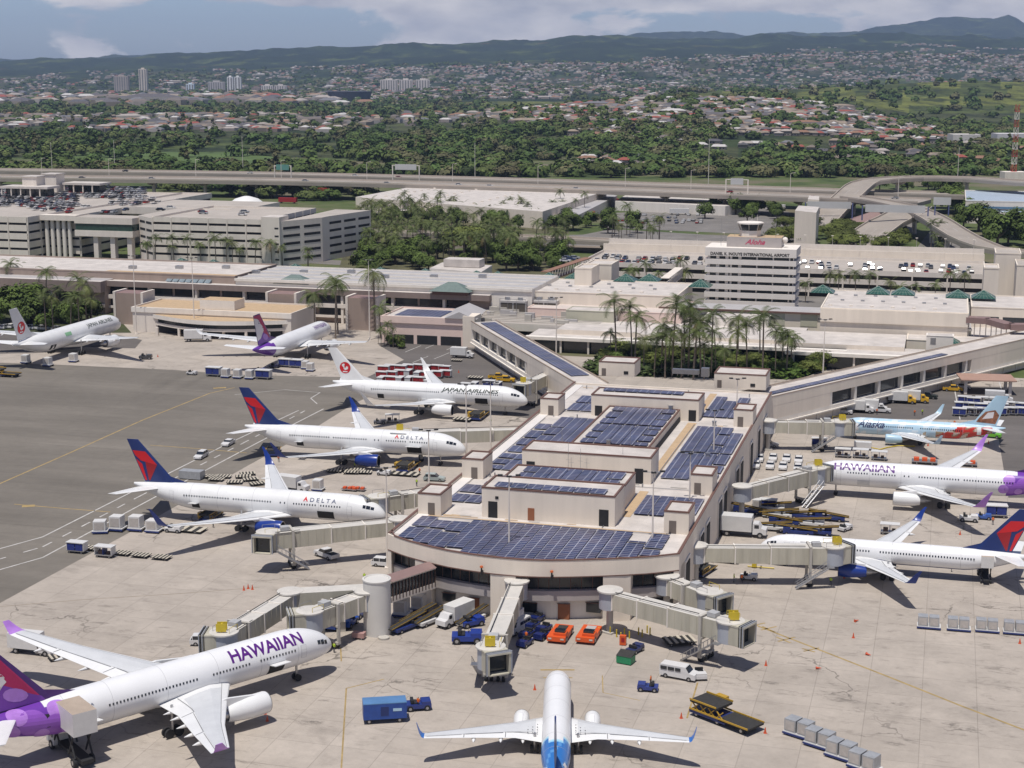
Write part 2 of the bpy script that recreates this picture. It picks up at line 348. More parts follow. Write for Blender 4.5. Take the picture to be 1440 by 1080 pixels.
# ================================================================= AIRCRAFT
def aircraft(name,label,nose,heading,sp,lv,side=-1,group='aircraft parked at the gates'):
    """local frame: x forward, nose tip at x=0 (station s aft = -x), y left, z up."""
    root=thing('airliner',label,'airliner',(nose.x,nose.y,0),heading,group)
    Lf,ry,rz,zc=sp['L'],sp['ry'],sp['rz'],sp['zc']
    def fus(s):
        nl=sp.get('nl',1.75)*2*ry; tl=sp.get('tl',3.0)*2*ry
        if s<nl:
            t=s/nl; k=math.sqrt(max(0,1-(1-t)**2.15)); k=max(k,.02)
            drop=(1-t)**2.2*rz*.42
            return ry*k,rz*k,zc-drop
        if s>Lf-tl:
            t=(s-(Lf-tl))/tl; k=1-.93*t**1.75
            return ry*max(k,.05),rz*max(1-.90*t**1.6,.06),zc+rz*(1-max(1-.90*t**1.6,.06))*.72
        return ry,rz,zc
    NS=54
    st=[]; s=0.0
    while s<sp.get('nl',1.75)*2*ry: st.append(s); s+=.12+s*.09
    n1=sp.get('rings',70); s0=st[-1]
    for i in range(1,n1+1): st.append(s0+(Lf-s0)*i/n1)
    rings=[]
    for s in st:
        a,b,c=fus(s); rings.append([(-s,a*math.cos(2*PI*i/NS),c+b*math.sin(2*PI*i/NS)) for i in range(NS)])
    paint=lv.get('paint')
    mb=MB()
    if paint: mb.loft(rings,cols=lambda k,i:paint((st[k]+st[k+1])/2,(i+.5)/NS*360))
    else: mb.loft(rings)
    fm=attrmat('aircraft_livery_paint',.28,var=.03,scale=.25) if paint else m_white
    body=mb.build('fuselage',fm,root,smooth=50)
    def surf(s,a,off=.03,sd=side):
        """s station, a arc metres above widest line"""
        y,z,c=fus(s); t=a/max(z,.2)
        return (-s,sd*(y+off)*math.cos(t),c+(z+off)*math.sin(t))
    def skin(nm,vs,fs,m,off=.03,cuts=True,parent=None,sd=side):
        bm=bmesh.new(); bv=[bm.verts.new((p[0],p[1],0)) for p in vs]
        for f in fs:
            try: bm.faces.new([bv[i] for i in f])
            except ValueError: pass
        if cuts:
            ys=[p[1] for p in vs]; xs=[p[0] for p in vs]
            k=math.floor(min(ys)/.45)*.45
            while k<max(ys):
                bmesh.ops.bisect_plane(bm,geom=bm.verts[:]+bm.edges[:]+bm.faces[:],plane_co=(0,k,0),plane_no=(0,1,0)); k+=.45
            if max(xs)-min(xs)>3:
                k=min(xs)
                while k<max(xs):
                    bmesh.ops.bisect_plane(bm,geom=bm.verts[:]+bm.edges[:]+bm.faces[:],plane_co=(k,0,0),plane_no=(1,0,0)); k+=1.2
        for v in bm.verts: v.co=surf(v.co.x,v.co.y,off,sd)
        me=bpy.data.meshes.new(nm); bm.to_mesh(me); bm.free(); me.materials.append(m)
        o=bpy.data.objects.new(nm,me); C.objects.link(o); o.parent=parent or root; return o
    def quad(nm,s0,s1,a0,a1,m,off=.03,**k): return skin(nm,[(s0,a0),(s1,a0),(s1,a1),(s0,a1)],[(0,1,2,3)],m,off,**k)
    def text(txt,s_start,a,size,length,m,bold=.03,shear=0,nm='airline_name'):
        vs,fs=text_tris(txt,size,bold,1,shear); x0=min(p[0] for p in vs); x1=max(p[0] for p in vs); k=length/(x1-x0)
        d=-1 if side<0 else 1      # starboard text runs towards the nose
        vs=[(s_start+d*(p[0]-x0)*k,a+p[1]) for p in vs]
        return skin(nm,vs,fs,m,.035)
    # ---- cabin windows: one mesh, copied along the cabin
    wz=sp.get('wa',.55)
    if sp.get('win',True):
        bm=MB(); r0=fus(Lf*.4)
        ww=sp.get('ww',.23)
        t0,t1=(wz-.17)/r0[1],(wz+.15)/r0[1]
        bm.add([(-ww/2,side*(r0[0]+.03)*math.cos(t0),r0[2]+(r0[1]+.03)*math.sin(t0)),(ww/2,side*(r0[0]+.03)*math.cos(t0),r0[2]+(r0[1]+.03)*math.sin(t0)),
                (ww/2,side*(r0[0]+.03)*math.cos(t1),r0[2]+(r0[1]+.03)*math.sin(t1)),(-ww/2,side*(r0[0]+.03)*math.cos(t1),r0[2]+(r0[1]+.03)*math.sin(t1))],[(0,1,2,3)])
        w0=bm.build('cabin_window',m_glass,root); first=True
        for (a,b,pitch) in sp['wins']:
            s=a
            while s<b and s<Lf-sp.get('tl',3.0)*2*ry*.8:
                w=w0 if first else w0.copy()
                if not first: C.objects.link(w); w.parent=root
                first=False; w.location=(-s,0,0); s+=pitch
    for s in sp.get('doors',()): 
        o=quad('door',s-.5,s+.5,-.9,1.05,mat('door_seam_grey',(.55,.55,.56),.4),.02); quad('door_panel',s-.44,s+.44,-.84,.99,fm if not paint else m_white,.035,parent=o) if not lv.get('dark_door') else None
    # cockpit windows
    cz=sp['nose_r']
    for sd in (1,-1):
        for (s0,s1,a0,a1) in cz: quad('cockpit_window',s0,s1,a0,a1,m_glass,.03,sd=sd)
    # ---- skin joints round the fuselage
    sm=mat('panel_joint_grey',(.50,.50,.51),.5,var=0)
    for f_ in (.13,.24,.36,.50,.64,.75):
        s=Lf*f_; ring=[]
        for ds in (0,.055):
            y,z,c=fus(s+ds); ring.append([(-(s+ds),(y+.012)*math.cos(2*PI*i/40),c+(z+.012)*math.sin(2*PI*i/40)) for i in range(40)])
        mb=MB(); mb.loft(ring,caps=False); mb.build('skin_joint',sm,body)
    # ---- wings
    W=sp['wing']
    def airfoil(y,sle,ch,z,tc,tw=0):
        xs=[0,.015,.06,.15,.3,.5,.75,1.0]; up=[0,.25,.45,.7,1,.85,.45,.03]; lo=[0,-.2,-.3,-.4,-.45,-.35,-.12,-.02]
        ring=[(-(sle+x*ch),y,z+u*tc*ch*.62) for x,u in zip(xs,up)]+[(-(sle+x*ch),y,z+l*tc*ch*.62) for x,l in list(zip(xs,lo))[:0:-1]]
        return ring
    wm=lv.get('wing_mat',m_white)
    for sd in (1,-1):
        mb=MB(); rr=[]
        for (y,sle,ch,z,tc) in W['sec']: rr.append(airfoil(sd*y,sle,ch,z,tc))
        mb.loft(rr); w=mb.build('wing',m_grey if wm is None else wm,root,smooth=35)
        # darker control-surface panel on top
        sec=W['sec']
        def pt(y,fr,dz=.04):
            for k in range(len(sec)-1):
                if sec[k][0]<=y<=sec[k+1][0]+1e-6:
                    t=(y-sec[k][0])/(sec[k+1][0]-sec[k][0]); a=[sec[k][j]*(1-t)+sec[k+1][j]*t for j in range(5)]; break
            u=[0,.25,.45,.7,1,.85,.45,.03]; xs=[0,.015,.06,.15,.3,.5,.75,1.0]
            for j in range(7):
                if xs[j]<=fr<=xs[j+1]: uu=u[j]+(u[j+1]-u[j])*(fr-xs[j])/(xs[j+1]-xs[j]); break
            return (-(a[1]+fr*a[2]),sd*y,a[3]+uu*a[4]*a[2]*.62+dz)
        ys=[sec[0][0]+(sec[-1][0]-sec[0][0])*k/10 for k in range(1,11)]
        mb=MB(); fr=[.13,.3,.5,.70]
        for k in range(len(ys)-1):
            for j in range(3):
                mb.add([pt(ys[k],fr[j]),pt(ys[k+1],fr[j]),pt(ys[k+1],fr[j+1]),pt(ys[k],fr[j+1])],[(0,1,2,3)])
        mb.build('wing_box_panel',m_grey,w,smooth=30)
        mb=MB(); 
        def strip(y0_,y1_,f0,f1,w_=.07,n=5):
            for k in range(n):
                a_=y0_+(y1_-y0_)*k/n; b_=y0_+(y1_-y0_)*(k+1)/n; fa=f0+(f1-f0)*k/n; fb=f0+(f1-f0)*(k+1)/n
                p=pt(a_,fa,.06); q=pt(b_,fb,.06); mb.add([(p[0],p[1],p[2]),(q[0],q[1],q[2]),(q[0]-w_,q[1],q[2]),(p[0]-w_,p[1],p[2])],[(0,1,2,3)])
        Y0,Y1=sec[0][0]+.3,sec[-1][0]-.3; strip(Y0,Y1,.115,.125,.08,8); strip(Y0+1,Y0+(Y1-Y0)*.33,.76,.70,.10); strip(Y0+(Y1-Y0)*.36,Y0+(Y1-Y0)*.68,.72,.70,.10); strip(Y0+(Y1-Y0)*.71,Y1,.72,.72,.08)
        for fy in (.34,.69):
            y_=Y0+(Y1-Y0)*fy; p=pt(y_,.70,.065); q=pt(y_,.97,.03); mb.add([(p[0],p[1]-.05,p[2]),(p[0],p[1]+.05,p[2]),(q[0],q[1]+.05,q[2]),(q[0],q[1]-.05,q[2])],[(0,1,2,3)])
        mb.build('flap_joints',mat('flap_joint_grey',(.22,.22,.23),.6,var=0),w)
        for (y,ln) in W.get('fair',()):
            p=pt(y,.9,-.25); f=MB(); f.lathe([(-ln*.62,.03),(-ln*.3,.22),(0,.3),(ln*.3,.2),(ln*.38,.03)],(p[0],p[1],p[2]-.15),n=8); f.build('flap_fairing',m_white,w,smooth=50)
        if W.get('wl'):
            f=MB(); y0,sle0,ch0,z0,tc0=W['sec'][-1]; rr=[airfoil(sd*y0,sle0,ch0,z0,tc0)]
            for (dy,ds,ch,dz) in W['wl']: 
                ring=[]
                for (x,yy,z) in airfoil(0,sle0+ds,ch,0,.10):
                    an=math.atan2(dz,dy); ring.append((x,sd*(y0+dy-z*math.sin(an)),z0+dz+z*math.cos(an)))
                rr.append(ring)
            f.loft(rr); f.build('winglet',lv.get('wl_mat',m_white),w,smooth=50)
        # engine
        ye,se,le,re,ze=W['eng']
        e=MB(); e.lathe([(0,re*.86),(-.08,re*.95),(-.35,re),(-le*.45,re*1.02),(-le*.8,re*.86),(-le,re*.7)],(-se,sd*ye,ze),n=24,caps=False)
        eng=e.build('engine_nacelle',lv.get('eng_mat',m_white),w,smooth=40)
        e=MB(); e.lathe([(-.02,re*.87),(.03,re*.93),(-.06,re*.97)],(-se,sd*ye,ze),n=24,caps=False); e.build('inlet_lip',m_metal,eng,smooth=50)
        e=MB(); e.lathe([(-.03,re*.86),(-.7,re*.80),(-.71,.3),(-.5,.02)],(-se,sd*ye,ze),n=24,caps=False); e.build('engine_fan',m_dark,eng)
        e=MB(); e.lathe([(-le*.93,re*.66),(-le*1.0,re*.5),(-le*1.18,re*.38),(-le*1.19,re*.3),(-le*1.4,.05)],(-se,sd*ye,ze),n=20,caps=False); e.build('exhaust_nozzle',m_metal,eng,smooth=40)
        p=MB(); t=.22; zz=pt(ye,.05,0)[2]; xs_=[(-se-.9,ze+re*.9),(-se-le*.9,ze+re*.5),(pt(ye,.45)[0],zz-.1),(pt(ye,.03)[0]+.1,zz+.18),(-se-le*.5,ze+re+.25)]
        n=len(xs_); p.add([(x,sd*ye-t,z) for x,z in xs_]+[(x,sd*ye+t,z) for x,z in xs_],[tuple(range(n)),tuple(range(2*n-1,n-1,-1))]+[(i,(i+1)%n,(i+1)%n+n,i+n) for i in range(n)]); p.build('pylon',m_white,eng)
        # stabiliser
        T=sp['stab']; mb=MB(); mb.loft([airfoil(sd*y,sle,ch,z,.09) for (y,sle,ch,z) in T]); mb.build('stabiliser',m_white if lv.get('stab_mat') is None else lv['stab_mat'],root,smooth=35)
    # belly fairing
    s0,s1=W['sec'][0][1]-2.2,W['sec'][0][1]+W['sec'][0][2]+2.5; rr=[]
    for k in range(13):
        t=k/12; h=math.sin(PI*t)**.55 if 0<t<1 else .02
        rr.append([(-(s0+(s1-s0)*t),ry*1.06*max(h,.3)*math.cos(2*PI*i/20),zc-rz*.62+(rz*.52*max(h,.05))*math.sin(2*PI*i/20)) for i in range(20)])
    mb=MB(); mb.loft(rr); mb.build('belly_fairing',lv.get('belly_mat',m_white),root,smooth=50)
    # ---- fin
    Fn=sp['fin']   # (s_le_base,z_base),(s_le_top,z_top),(s_te_top),(s_te_base,z), thickness
    (lb,zb),(lt,zt),(tt,_),(tb,zb2)=Fn['p']; tk=Fn.get('t',.42)
    def ff(s,z,off=0):
        t=(z-zb)/(zt-zb); le=lb+(lt-lb)*t; te=tb+(tt-tb)*t; c=(s-le)/max(te-le,.01); T_=tk*(1-.45*t)/2
        return (T_*min(1,max(0,c)/.15) if c<.15 else T_*(1-.9*min(1,(c-.15)/.85)))+off
    rr=[]
    for k in range(7):
        t=k/6; z=zb+(zt-zb)*t; le=lb+(lt-lb)*t; te=tb+(tt-tb)*t; c=te-le; T_=tk*(1-.45*t)/2
        rr.append([(-le,0,z),(-(le+.05*c),T_*.6,z),(-(le+.15*c),T_,z),(-te,T_*.1,z),(-te,-T_*.1,z),(-(le+.15*c),-T_,z),(-(le+.05*c),-T_*.6,z)])
    mb=MB(); mb.loft(rr); 
    d0=Fn['fil']; mb.add([(-d0,0,zb-.1),(-lb-.3,.12,zb-.15),(-lb-.3,-.12,zb-.15),(-(lb+(lt-lb)*.16),0,zb+(zt-zb)*.16)],[(0,1,3),(0,3,2),(1,2,3),(0,2,1)])
    fin=mb.build('tail_fin',lv.get('fin_mat',m_white),root,smooth=30)
    def finpoly(nm,pts,m,off=.03,sd=side):
        bm=bmesh.new(); vs=[bm.verts.new((p[0],p[1],0)) for p in pts]; bm.faces.new(vs); bmesh.ops.triangulate(bm,faces=bm.faces[:])
        for k in range(1,12):
            z=zb+(zt-zb)*k/12; bmesh.ops.bisect_plane(bm,geom=bm.verts[:]+bm.edges[:]+bm.faces[:],plane_co=(0,z,0),plane_no=(0,1,0))
        # cut along 15% chord line
        p0=Vector((lb+.15*(tb-lb),zb,0)); p1=Vector((lt+.15*(tt-lt),zt,0)); n_=(p1-p0).cross(Vector((0,0,1)))
        bmesh.ops.bisect_plane(bm,geom=bm.verts[:]+bm.edges[:]+bm.faces[:],plane_co=p0,plane_no=n_)
        for v in bm.verts: s,z=v.co.x,v.co.y; v.co=(-s,sd*ff(s,z,off),z)
        me=bpy.data.meshes.new(nm); bm.to_mesh(me); bm.free(); me.materials.append(m); o=bpy.data.objects.new(nm,me); C.objects.link(o); o.parent=fin
        return o
    def fuv(c,t):  # chord fraction, height fraction -> (s,z)
        z=zb+(zt-zb)*t; le=lb+(lt-lb)*t; te=tb+(tt-tb)*t; return (le+(te-le)*c,z)
    # ---- landing gear
    ng,mg,mgy,wr=sp['gear']
    def wheels(nm,s,y,n,r,zt_):
        g=MB(); g.tube((-s,y,r),(-s,y,zt_),.16,.2,8); gg=g.build(nm,m_metal,root,smooth=40)
        w=MB()
        for dx in ([0] if n<4 else [-.75,.75]):
            for dy in (-.42,.42): w.tube((-s+dx,y+dy-.17,r),(-s+dx,y+dy+.17,r),r,r,16)
        w.build('wheels',m_dark,gg,smooth=40)
    wheels('nose_gear',ng,0,2,wr*.75,zc-rz*.7)
    for sd in (1,-1): wheels('main_gear',mg,sd*mgy,sp.get('mw',4),wr,zc-rz*.3)
    root['_']=0; del root['_']
    return root,dict(text=text,quad=quad,skin=skin,finpoly=finpoly,fuv=fuv,surf=surf,fin=fin,sp=sp,fus=fus)
def cargo_door(K,root,s0,s1,a0,a1,side=-1,up=True):
    K['quad']('cargo_opening',s0,s1,a0,a1,m_black,.035)
    p0=K['surf'](s0,a1,.05); 
    d=MB(); w=s1-s0; y=side*1
    y0,z0=K['surf'](s0,a1,.06)[1:]
    d.add([(-s0,y0,z0),(-s1,y0,z0),(-s1,y0+side*1.5,z0+.25),(-s0,y0+side*1.5,z0+.25),(-s0,y0,z0+.12),(-s1,y0,z0+.12),(-s1,y0+side*1.5,z0+.37),(-s0,y0+side*1.5,z0+.37)],
          [(0,1,2,3),(4,5,6,7),(0,1,5,4),(1,2,6,5),(2,3,7,6),(3,0,4,7)])
    if up: d.build('open_cargo_door',m_white,root)
# ---- types
def wing767(z=3.0):
    return dict(sec=[(1.6,18.6,9.6,z,.14),(8.0,22.6,6.3,z+.75,.12),(16,28.1,4.2,z+1.75,.11),(23.7,33.4,2.3,z+2.9,.10)],
      wl=[(.5,.5,1.95,.35),(.95,1.2,1.5,1.2),(1.35,2.3,.9,2.6),(1.6,3.2,.45,3.55)],eng=(7.95,18.1,5.4,1.42,2.25),fair=((5.4,2.6),(11.5,2.6),(17.5,2.2)))
S767=dict(L=53.7,ry=2.515,rz=2.68,zc=4.95,tl=2.9,nl=1.6,wa=.75,nose_r=[(1.9,2.5,.95,1.55),(2.6,3.35,.95,1.65),(3.45,4.0,1.0,1.65)],
  wins=[(8.5,12.5,.56),(13.6,18.6,.56),(20,21.5,.9),(23,31,.56),(32,43,.56)],doors=(6.6,44.5),wing=wing767(),
  stab=[(.8,47.2,5.2,6.3),(9.3,52.6,1.9,6.9)],fin=dict(p=[(44.2,7.3),(52.4,15.85),(54.9,15.85),(51.2,7.0)],fil=40.5,t=.5),gear=(6.0,28.2,4.65,.58))
S757=dict(L=47.0,ry=1.88,rz=2.0,zc=3.9,tl=3.1,nl=1.7,wa=.55,nose_r=[(1.4,1.9,.7,1.15),(2.0,2.6,.7,1.25),(2.7,3.1,.75,1.25)],
  wins=[(5.5,13,.5),(14.5,20,.5),(21.5,40,.5)],doors=(5,13.8),wing=dict(sec=[(1.2,15.2,8.2,2.6,.14),(6.5,19,5.1,3.15,.12),(12.5,22.6,3.4,3.9,.11),(19,26.2,1.75,4.7,.10)],
  wl=[(.4,.4,1.5,.25),(.75,.9,1.2,.9),(1.05,1.7,.75,1.9),(1.25,2.4,.4,2.6)],eng=(6.5,14.6,4.9,1.25,2.1),fair=((4,2.2),(9,2.2),(13.5,1.9))),
  stab=[(.6,40.6,4.6,5.1),(7.6,44.7,1.6,5.6)],fin=dict(p=[(37.4,5.7),(44.6,13.6),(47.3,13.6),(43.8,5.5)],fil=34.5,t=.45),gear=(4.6,23,3.65,.5))
S330=dict(L=58.0,ry=2.82,rz=2.82,zc=5.35,tl=3.2,nl=1.6,wa=.55,ww=.25,nose_r=[(1.7,2.3,.45,1.05),(2.4,3.1,.5,1.2),(3.2,3.8,.6,1.2)],
  wins=[(8.2,14.5,.53),(16,22,.53),(24.5,38,.53),(40,49,.53)],doors=(6.6,),wing=dict(sec=[(1.8,18.6,11.6,3.5,.14),(9.3,23.8,7.6,4.6,.12),(19,30.2,4.6,6.1,.10),(27.6,34.9,2.6,7.3,.10)],
  wl=[(.5,.5,2.1,.25),(1.0,1.1,1.6,.8),(1.55,1.9,1.0,1.7)],eng=(9.37,17.6,6.6,1.55,2.75),fair=((6.2,3.0),(9.4,3.2),(13.5,3.0),(17.8,2.6),(21.8,2.2))),
  stab=[(.9,49.8,6.2,6.9),(9.7,55.3,2.3,7.9)],fin=dict(p=[(44.2,7.9),(52.6,17.3),(57.2,17.3),(54.4,7.6)],fil=39.8,t=.55),gear=(6.2,30.0,5.3,.68))
S777=dict(L=62.0,ry=3.1,rz=3.1,zc=5.8,tl=3.0,nl=1.6,wa=.6,win=False,nose_r=[(2,2.7,.6,1.3),(2.9,3.8,.6,1.4)],
  wins=[],doors=(),wing=dict(sec=[(2,20,12.5,3.9,.14),(9.8,25.5,8.3,4.9,.12),(20,32.5,4.8,6.3,.10),(29.8,39.5,1.6,7.8,.10)],wl=None,eng=(9.8,19.5,6.8,1.85,2.8),fair=((8,3),(14,3),(20,2.5))),
  stab=[(1,53.5,6.5,7.4),(10.7,59.2,2.4,8.3)],fin=dict(p=[(51,8.7),(58.6,18.5),(62.8,18.5),(59.2,8.3)],fil=47.5,t=.6),gear=(6,33,5.5,.68))
S737=dict(L=39.0,ry=1.88,rz=2.0,zc=3.35,tl=3.2,nl=1.5,wa=.5,nose_r=[(1.0,1.5,.75,1.15),(1.6,2.2,.75,1.25),(2.3,2.7,.8,1.25)],
  wins=[(6,18,.5),(19.5,32,.5)],doors=(4.3,33),wing=dict(sec=[(1.2,12.2,8.6,1.9,.14),(5.4,15.2,5.1,2.35,.12),(11,18.6,3.3,3.0,.11),(17.1,22.4,1.6,3.75,.10)],
  wl=[(.3,.3,1.4,.2),(.55,.8,1.1,.8),(.75,1.4,.75,1.7),(.85,1.9,.45,2.35)],eng=(4.83,11.4,4.0,1.08,1.6),fair=((4.4,1.8),(7.3,1.8),(10.8,1.6))),
  stab=[(.5,33.3,4.2,4.4),(7.17,37.4,1.5,5.1)],fin=dict(p=[(31.2,5.2),(36.4,12.5),(39.3,12.5),(36.9,4.9)],fil=27.5,t=.4),gear=(4.0,19.5,2.86,.55),mw=2)
def delta_fin(K):
    f=lambda x,y:(54.9-(x-248)/47.5,15.85-(y-108)/54.4)
    base=K['sp']['fin']['p']; 
    def cv(pts):
        out=[]
        b7=S767['fin']['p']; zb,zt=7.3,15.85
        for x,y in pts:
            s,z=f(x,y); t=(z-zb)/(zt-zb); le=44.2+(52.4-44.2)*t; te=51.2+(54.9-51.2)*t; c=min(.985,max(.04,(s-le)/(te-le))); t=min(.985,max(.03,t))
            out.append(K['fuv'](c,t))
        return out
    K['finpoly']('bright_red_shape',cv([(303,232),(442,238),(560,378),(437,352),(388,342),(330,285)]),m_red)
    K['finpoly']('dark_red_shape',cv([(437,352),(560,378),(484,572),(472,572),(440,385)]),m_darkred)
    K['finpoly']('red_stripe_shape',cv([(338,325),(400,378),(452,572),(432,572)]),m_red)
def delta_logo(K,s,a,ln,hh,side):
    d=-1 if side<0 else 1
    sx=s
    K['skin']('red_emblem',[(sx,a),(sx+d*hh*1.05,a),(sx+d*hh*.5,a+hh*1.15)],[(0,1,2)],m_red,.035)
    K['skin']('emblem_notch',[(sx+d*hh*.22,a-.02),(sx+d*hh*.83,a-.02),(sx+d*hh*.52,a+hh*.38)],[(0,1,2)],m_white,.045)
    K['text']('D E L T A',s+d*hh*1.5,a,hh*1.28,ln,m_navy_t,bold=.012)
def ha_paint(L,start,ry):
    def f(s,th):
        e=start+(1.8 if 50<th<130 else 0)
        return (.16,.045,.36) if s>e else (.80,.80,.80)
    return f
def flowers(K,s0,k=1.0):
    lil=m_lilac; md=mat('orchid_paint',(.27,.09,.48),.35,var=.08)
    def circ(s,a,r,m,off):
        K['skin']('flower_patch',[(s+r*math.cos(t*PI/10),a+r*math.sin(t*PI/10)) for t in range(20)],[tuple(range(20))],m,off)
    for n,(ds,a,r,m) in enumerate(((0,1.6,1.5,lil),(.6,-.6,1.7,md),(-1.3,-.9,1.3,lil),(3.6,.2,1.9,md),(5.4,1.4,1.3,lil),(6.6,-1.0,1.4,lil),(2.4,-1.6,1.0,lil))):
        circ(s0+ds*k,a*k,r*k,m,.03+.012*n)
def ha_fin(K,big=True):
    fu=K['fuv']; P=lambda L_:[fu(c,t) for c,t in L_]
    K['finpoly']('magenta_field',P([(.05,.03),(.05,.97),(.97,.97),(.97,.62),(.5,.30),(.3,.1)]),m_magenta,.02)
    K['finpoly']('purple_field',P([(.02,.02),(.2,.16),(.34,.3),(.5,.42),(.97,.62),(.97,.02)]),m_purple,.03)
    # woman's profile facing forward
    K['finpoly']('profile_face',P([(.98,.90),(.62,.86),(.50,.80),(.44,.72),(.45,.68),(.40,.63),(.35,.60),(.36,.565),(.33,.54),(.35,.52),(.33,.49),(.36,.465),(.36,.42),(.45,.38),(.62,.38),(.7,.30),(.72,.2),(.98,.14)]),m_face,.045)
    K['finpoly']('profile_eye',P([(.50,.70),(.62,.715),(.62,.69),(.52,.68)]),m_darkpurple,.06)
    K['finpoly']('profile_brow',P([(.47,.745),(.64,.765),(.64,.75),(.49,.735)]),m_darkpurple,.06)
    K['finpoly']('profile_lips',P([(.335,.54),(.42,.535),(.41,.515),(.34,.51)]),m_magenta,.06)
    K['finpoly']('flower_circle',P([(.40+.17*math.cos(t*PI/6),.20+.11*math.sin(t*PI/6)) for t in range(12)]),m_lilac,.05)
def xy(u,v,h): return G(u,v,h)
# A330 foreground left
root,K=aircraft('a','largest white airliner at lower left, purple tail with a pale face profile',G(464.5,907,3.9),R(42.3),
   dict(S330,rings=110),dict(paint=ha_paint(58,44.6,2.8),wl_mat=m_lilac,fin_mat=m_darkpurple))
flowers(K,44.6); ha_fin(K); K['text']('HAWAIIAN',18.6,1.35,2.75,12.2,m_purple_t,bold=.07)
cargo_door(K,root,9.9,12.6,-2.6,-.6); cargo_door(K,root,39.5,42.0,-2.6,-.9)
K['quad']('service_door',46.0,47.2,-.6,1.2,m_black,.04)
K['text']('N380HA',42.5,1.1,.55,2.6,m_navy_t,bold=0,nm='registration')
# foreground 737 seen from behind
def ak_paint(s,th):
    e=25.6+1.8*abs(math.sin(R(th)))*0+ (1.5 if 60<th<120 else 0)
    if s>e+.9: return (.03,.17,.50) if (int(th/14)+int(s))%7 else (.10,.30,.62)
    if s>e+.45: return (.30,.60,.80)
    if s>e: return (.5,.72,.8)
    return (.80,.80,.80)
l,r=G(595.3,1030,4.2),G(970.3,1036,4.2); 
hd=math.atan2((r-l).y,(r-l).x)+PI/2; mid=(l+r)/2; nose=mid+Vector((math.cos(hd),math.sin(hd),0))*23.2
root,K=aircraft('b','white narrow-body airliner with blue rear fuselage seen from behind at the bottom edge',nose,hd,dict(S737,win=False,rings=90),
   dict(paint=ak_paint,wl_mat=m_azure,fin_mat=m_navy),side=-1)
# vent dots on the over-wing walkway
for sd in (1,-1):
    d=MB()
    for i in range(5):
        for j in range(3): d.cbox((-(15.6+i*.85),sd*(2.55+j*.62),2.62),(.14,.12,.05))
    d.build('walkway_marks',m_dark,root)
# Delta 1, Delta 2
for k,(px,lab) in enumerate((((542.4,724.7),'nearer of two white airliners with red and navy tails left of the terminal'),
                  ((655,632.5),'white airliner with red and navy tail beside the crane-tailed airliner, blue engine uncovered'))):
    root,K=aircraft('d',lab,G(px[0],px[1],4.0),R(-15.2 if k==0 else -13.8),S767,dict(fin_mat=m_navy,wl_mat=m_blue,eng_mat=m_blue,belly_mat=m_white))
    delta_fin(K); delta_logo(K,16.2,1.35,5.4,.95,-1)
    cargo_door(K,root,9.8,13.2,-2.1,-.35,up=(k==1)); 
    cargo_door(K,root,38.3,40.0,-1.9,-.7)
# JAL 767
root,K=aircraft('j','white airliner with red crane roundel on its tail behind the two red-tailed jets',G(742,564,4.0),R(-14.0),dict(S767,wins=[(7.5,13.5,.56),(14.5,18.6,.56),(20,21.2,.8),(23.5,43.5,.56)]),dict())
K['text']('JAPAN AIRLINES',22.8,1.1,1.5,15.6,m_green_t,bold=.035,shear=.25)
cargo_door(K,root,10.2,13.6,-2.1,-.35,up=False); cargo_door(K,root,38.6,40.4,-1.9,-.5,up=False)
def crane(K,cs,cz,r):
    K['finpoly']('red_roundel',[(cs+r*math.cos(t*PI/14),cz+r*math.sin(t*PI/14)) for t in range(28)],m_red,.04)
    n=[(-.62,.52),(-.3,.72),(0,.62),(-.1,.5),(-.3,.55),(-.42,.42),(-.12,.18),(-.05,-.15),(.3,.35),(.35,.1),(.55,.3),(.5,0),(.62,.05),(.45,-.25),(0,-.45),(-.3,-.2),(-.28,.05),(-.55,.3)]
    K['finpoly']('white_crane',[(cs-x*r,cz+y*r) for x,y in n],m_white,.055)
    K['finpoly']('white_letter_band',[(cs+.4*r,cz-.78*r),(cs-.4*r,cz-.78*r),(cs-.45*r,cz-.6*r),(cs+.45*r,cz-.6*r)],m_white,.055)
crane(K,50.1,10.6,1.55)
# JAL far left
root,K=aircraft('j2','crane-tailed white airliner parked nose-in beside the trees at far left',G(167,453,5.2),R(74),S777,dict(),group='aircraft parked at the far gates')
K['text']('JAPAN AIRLINES',24,1.4,1.9,15.5,m_green_t,bold=.03); crane(K,57.2,12.2,1.9)
cargo_door(K,root,43,46,-2.6,-.8,up=False)
K['quad']('green_leaf_mark',34,37.5,.7,1.9,mat('leaf_green_paint',(.25,.5,.28),.5),.03)
# Hawaiian far
root,K=aircraft('h2','purple-tailed white airliner parked nose-in at the round tan-roofed gate building',G(462,460,5),R(74),dict(S330,win=False),dict(paint=ha_paint(58,46.5,2.8),wl_mat=m_white,fin_mat=m_darkpurple),group='aircraft parked at the far gates')
ha_fin(K); K['text']('HAWAIIAN',16.5,1.5,2.2,9.5,m_purple_t,bold=.04)
# right side: Hawaiian 767
g=G(1173,646.7,7.6); hd=R(164.4); fw=Vector((math.cos(hd),math.sin(hd),0)); nz=g+fw*5.4
root,K=aircraft('h3','purple-tailed white airliner on the right with its nose hidden by a jet bridge',nz,hd,dict(S767,rings=90),dict(paint=ha_paint(54,40.6,2.5),wl_mat=m_lilac,fin_mat=m_darkpurple),side=1)
flowers(K,40.8,.8); ha_fin(K); K['text']('HAWAIIAN',5.6,1.3,2.3,12.4,m_purple_t,bold=.06)
K['quad']('open_forward_hold',10.5,13,-2.2,-.8,m_grey,.035)
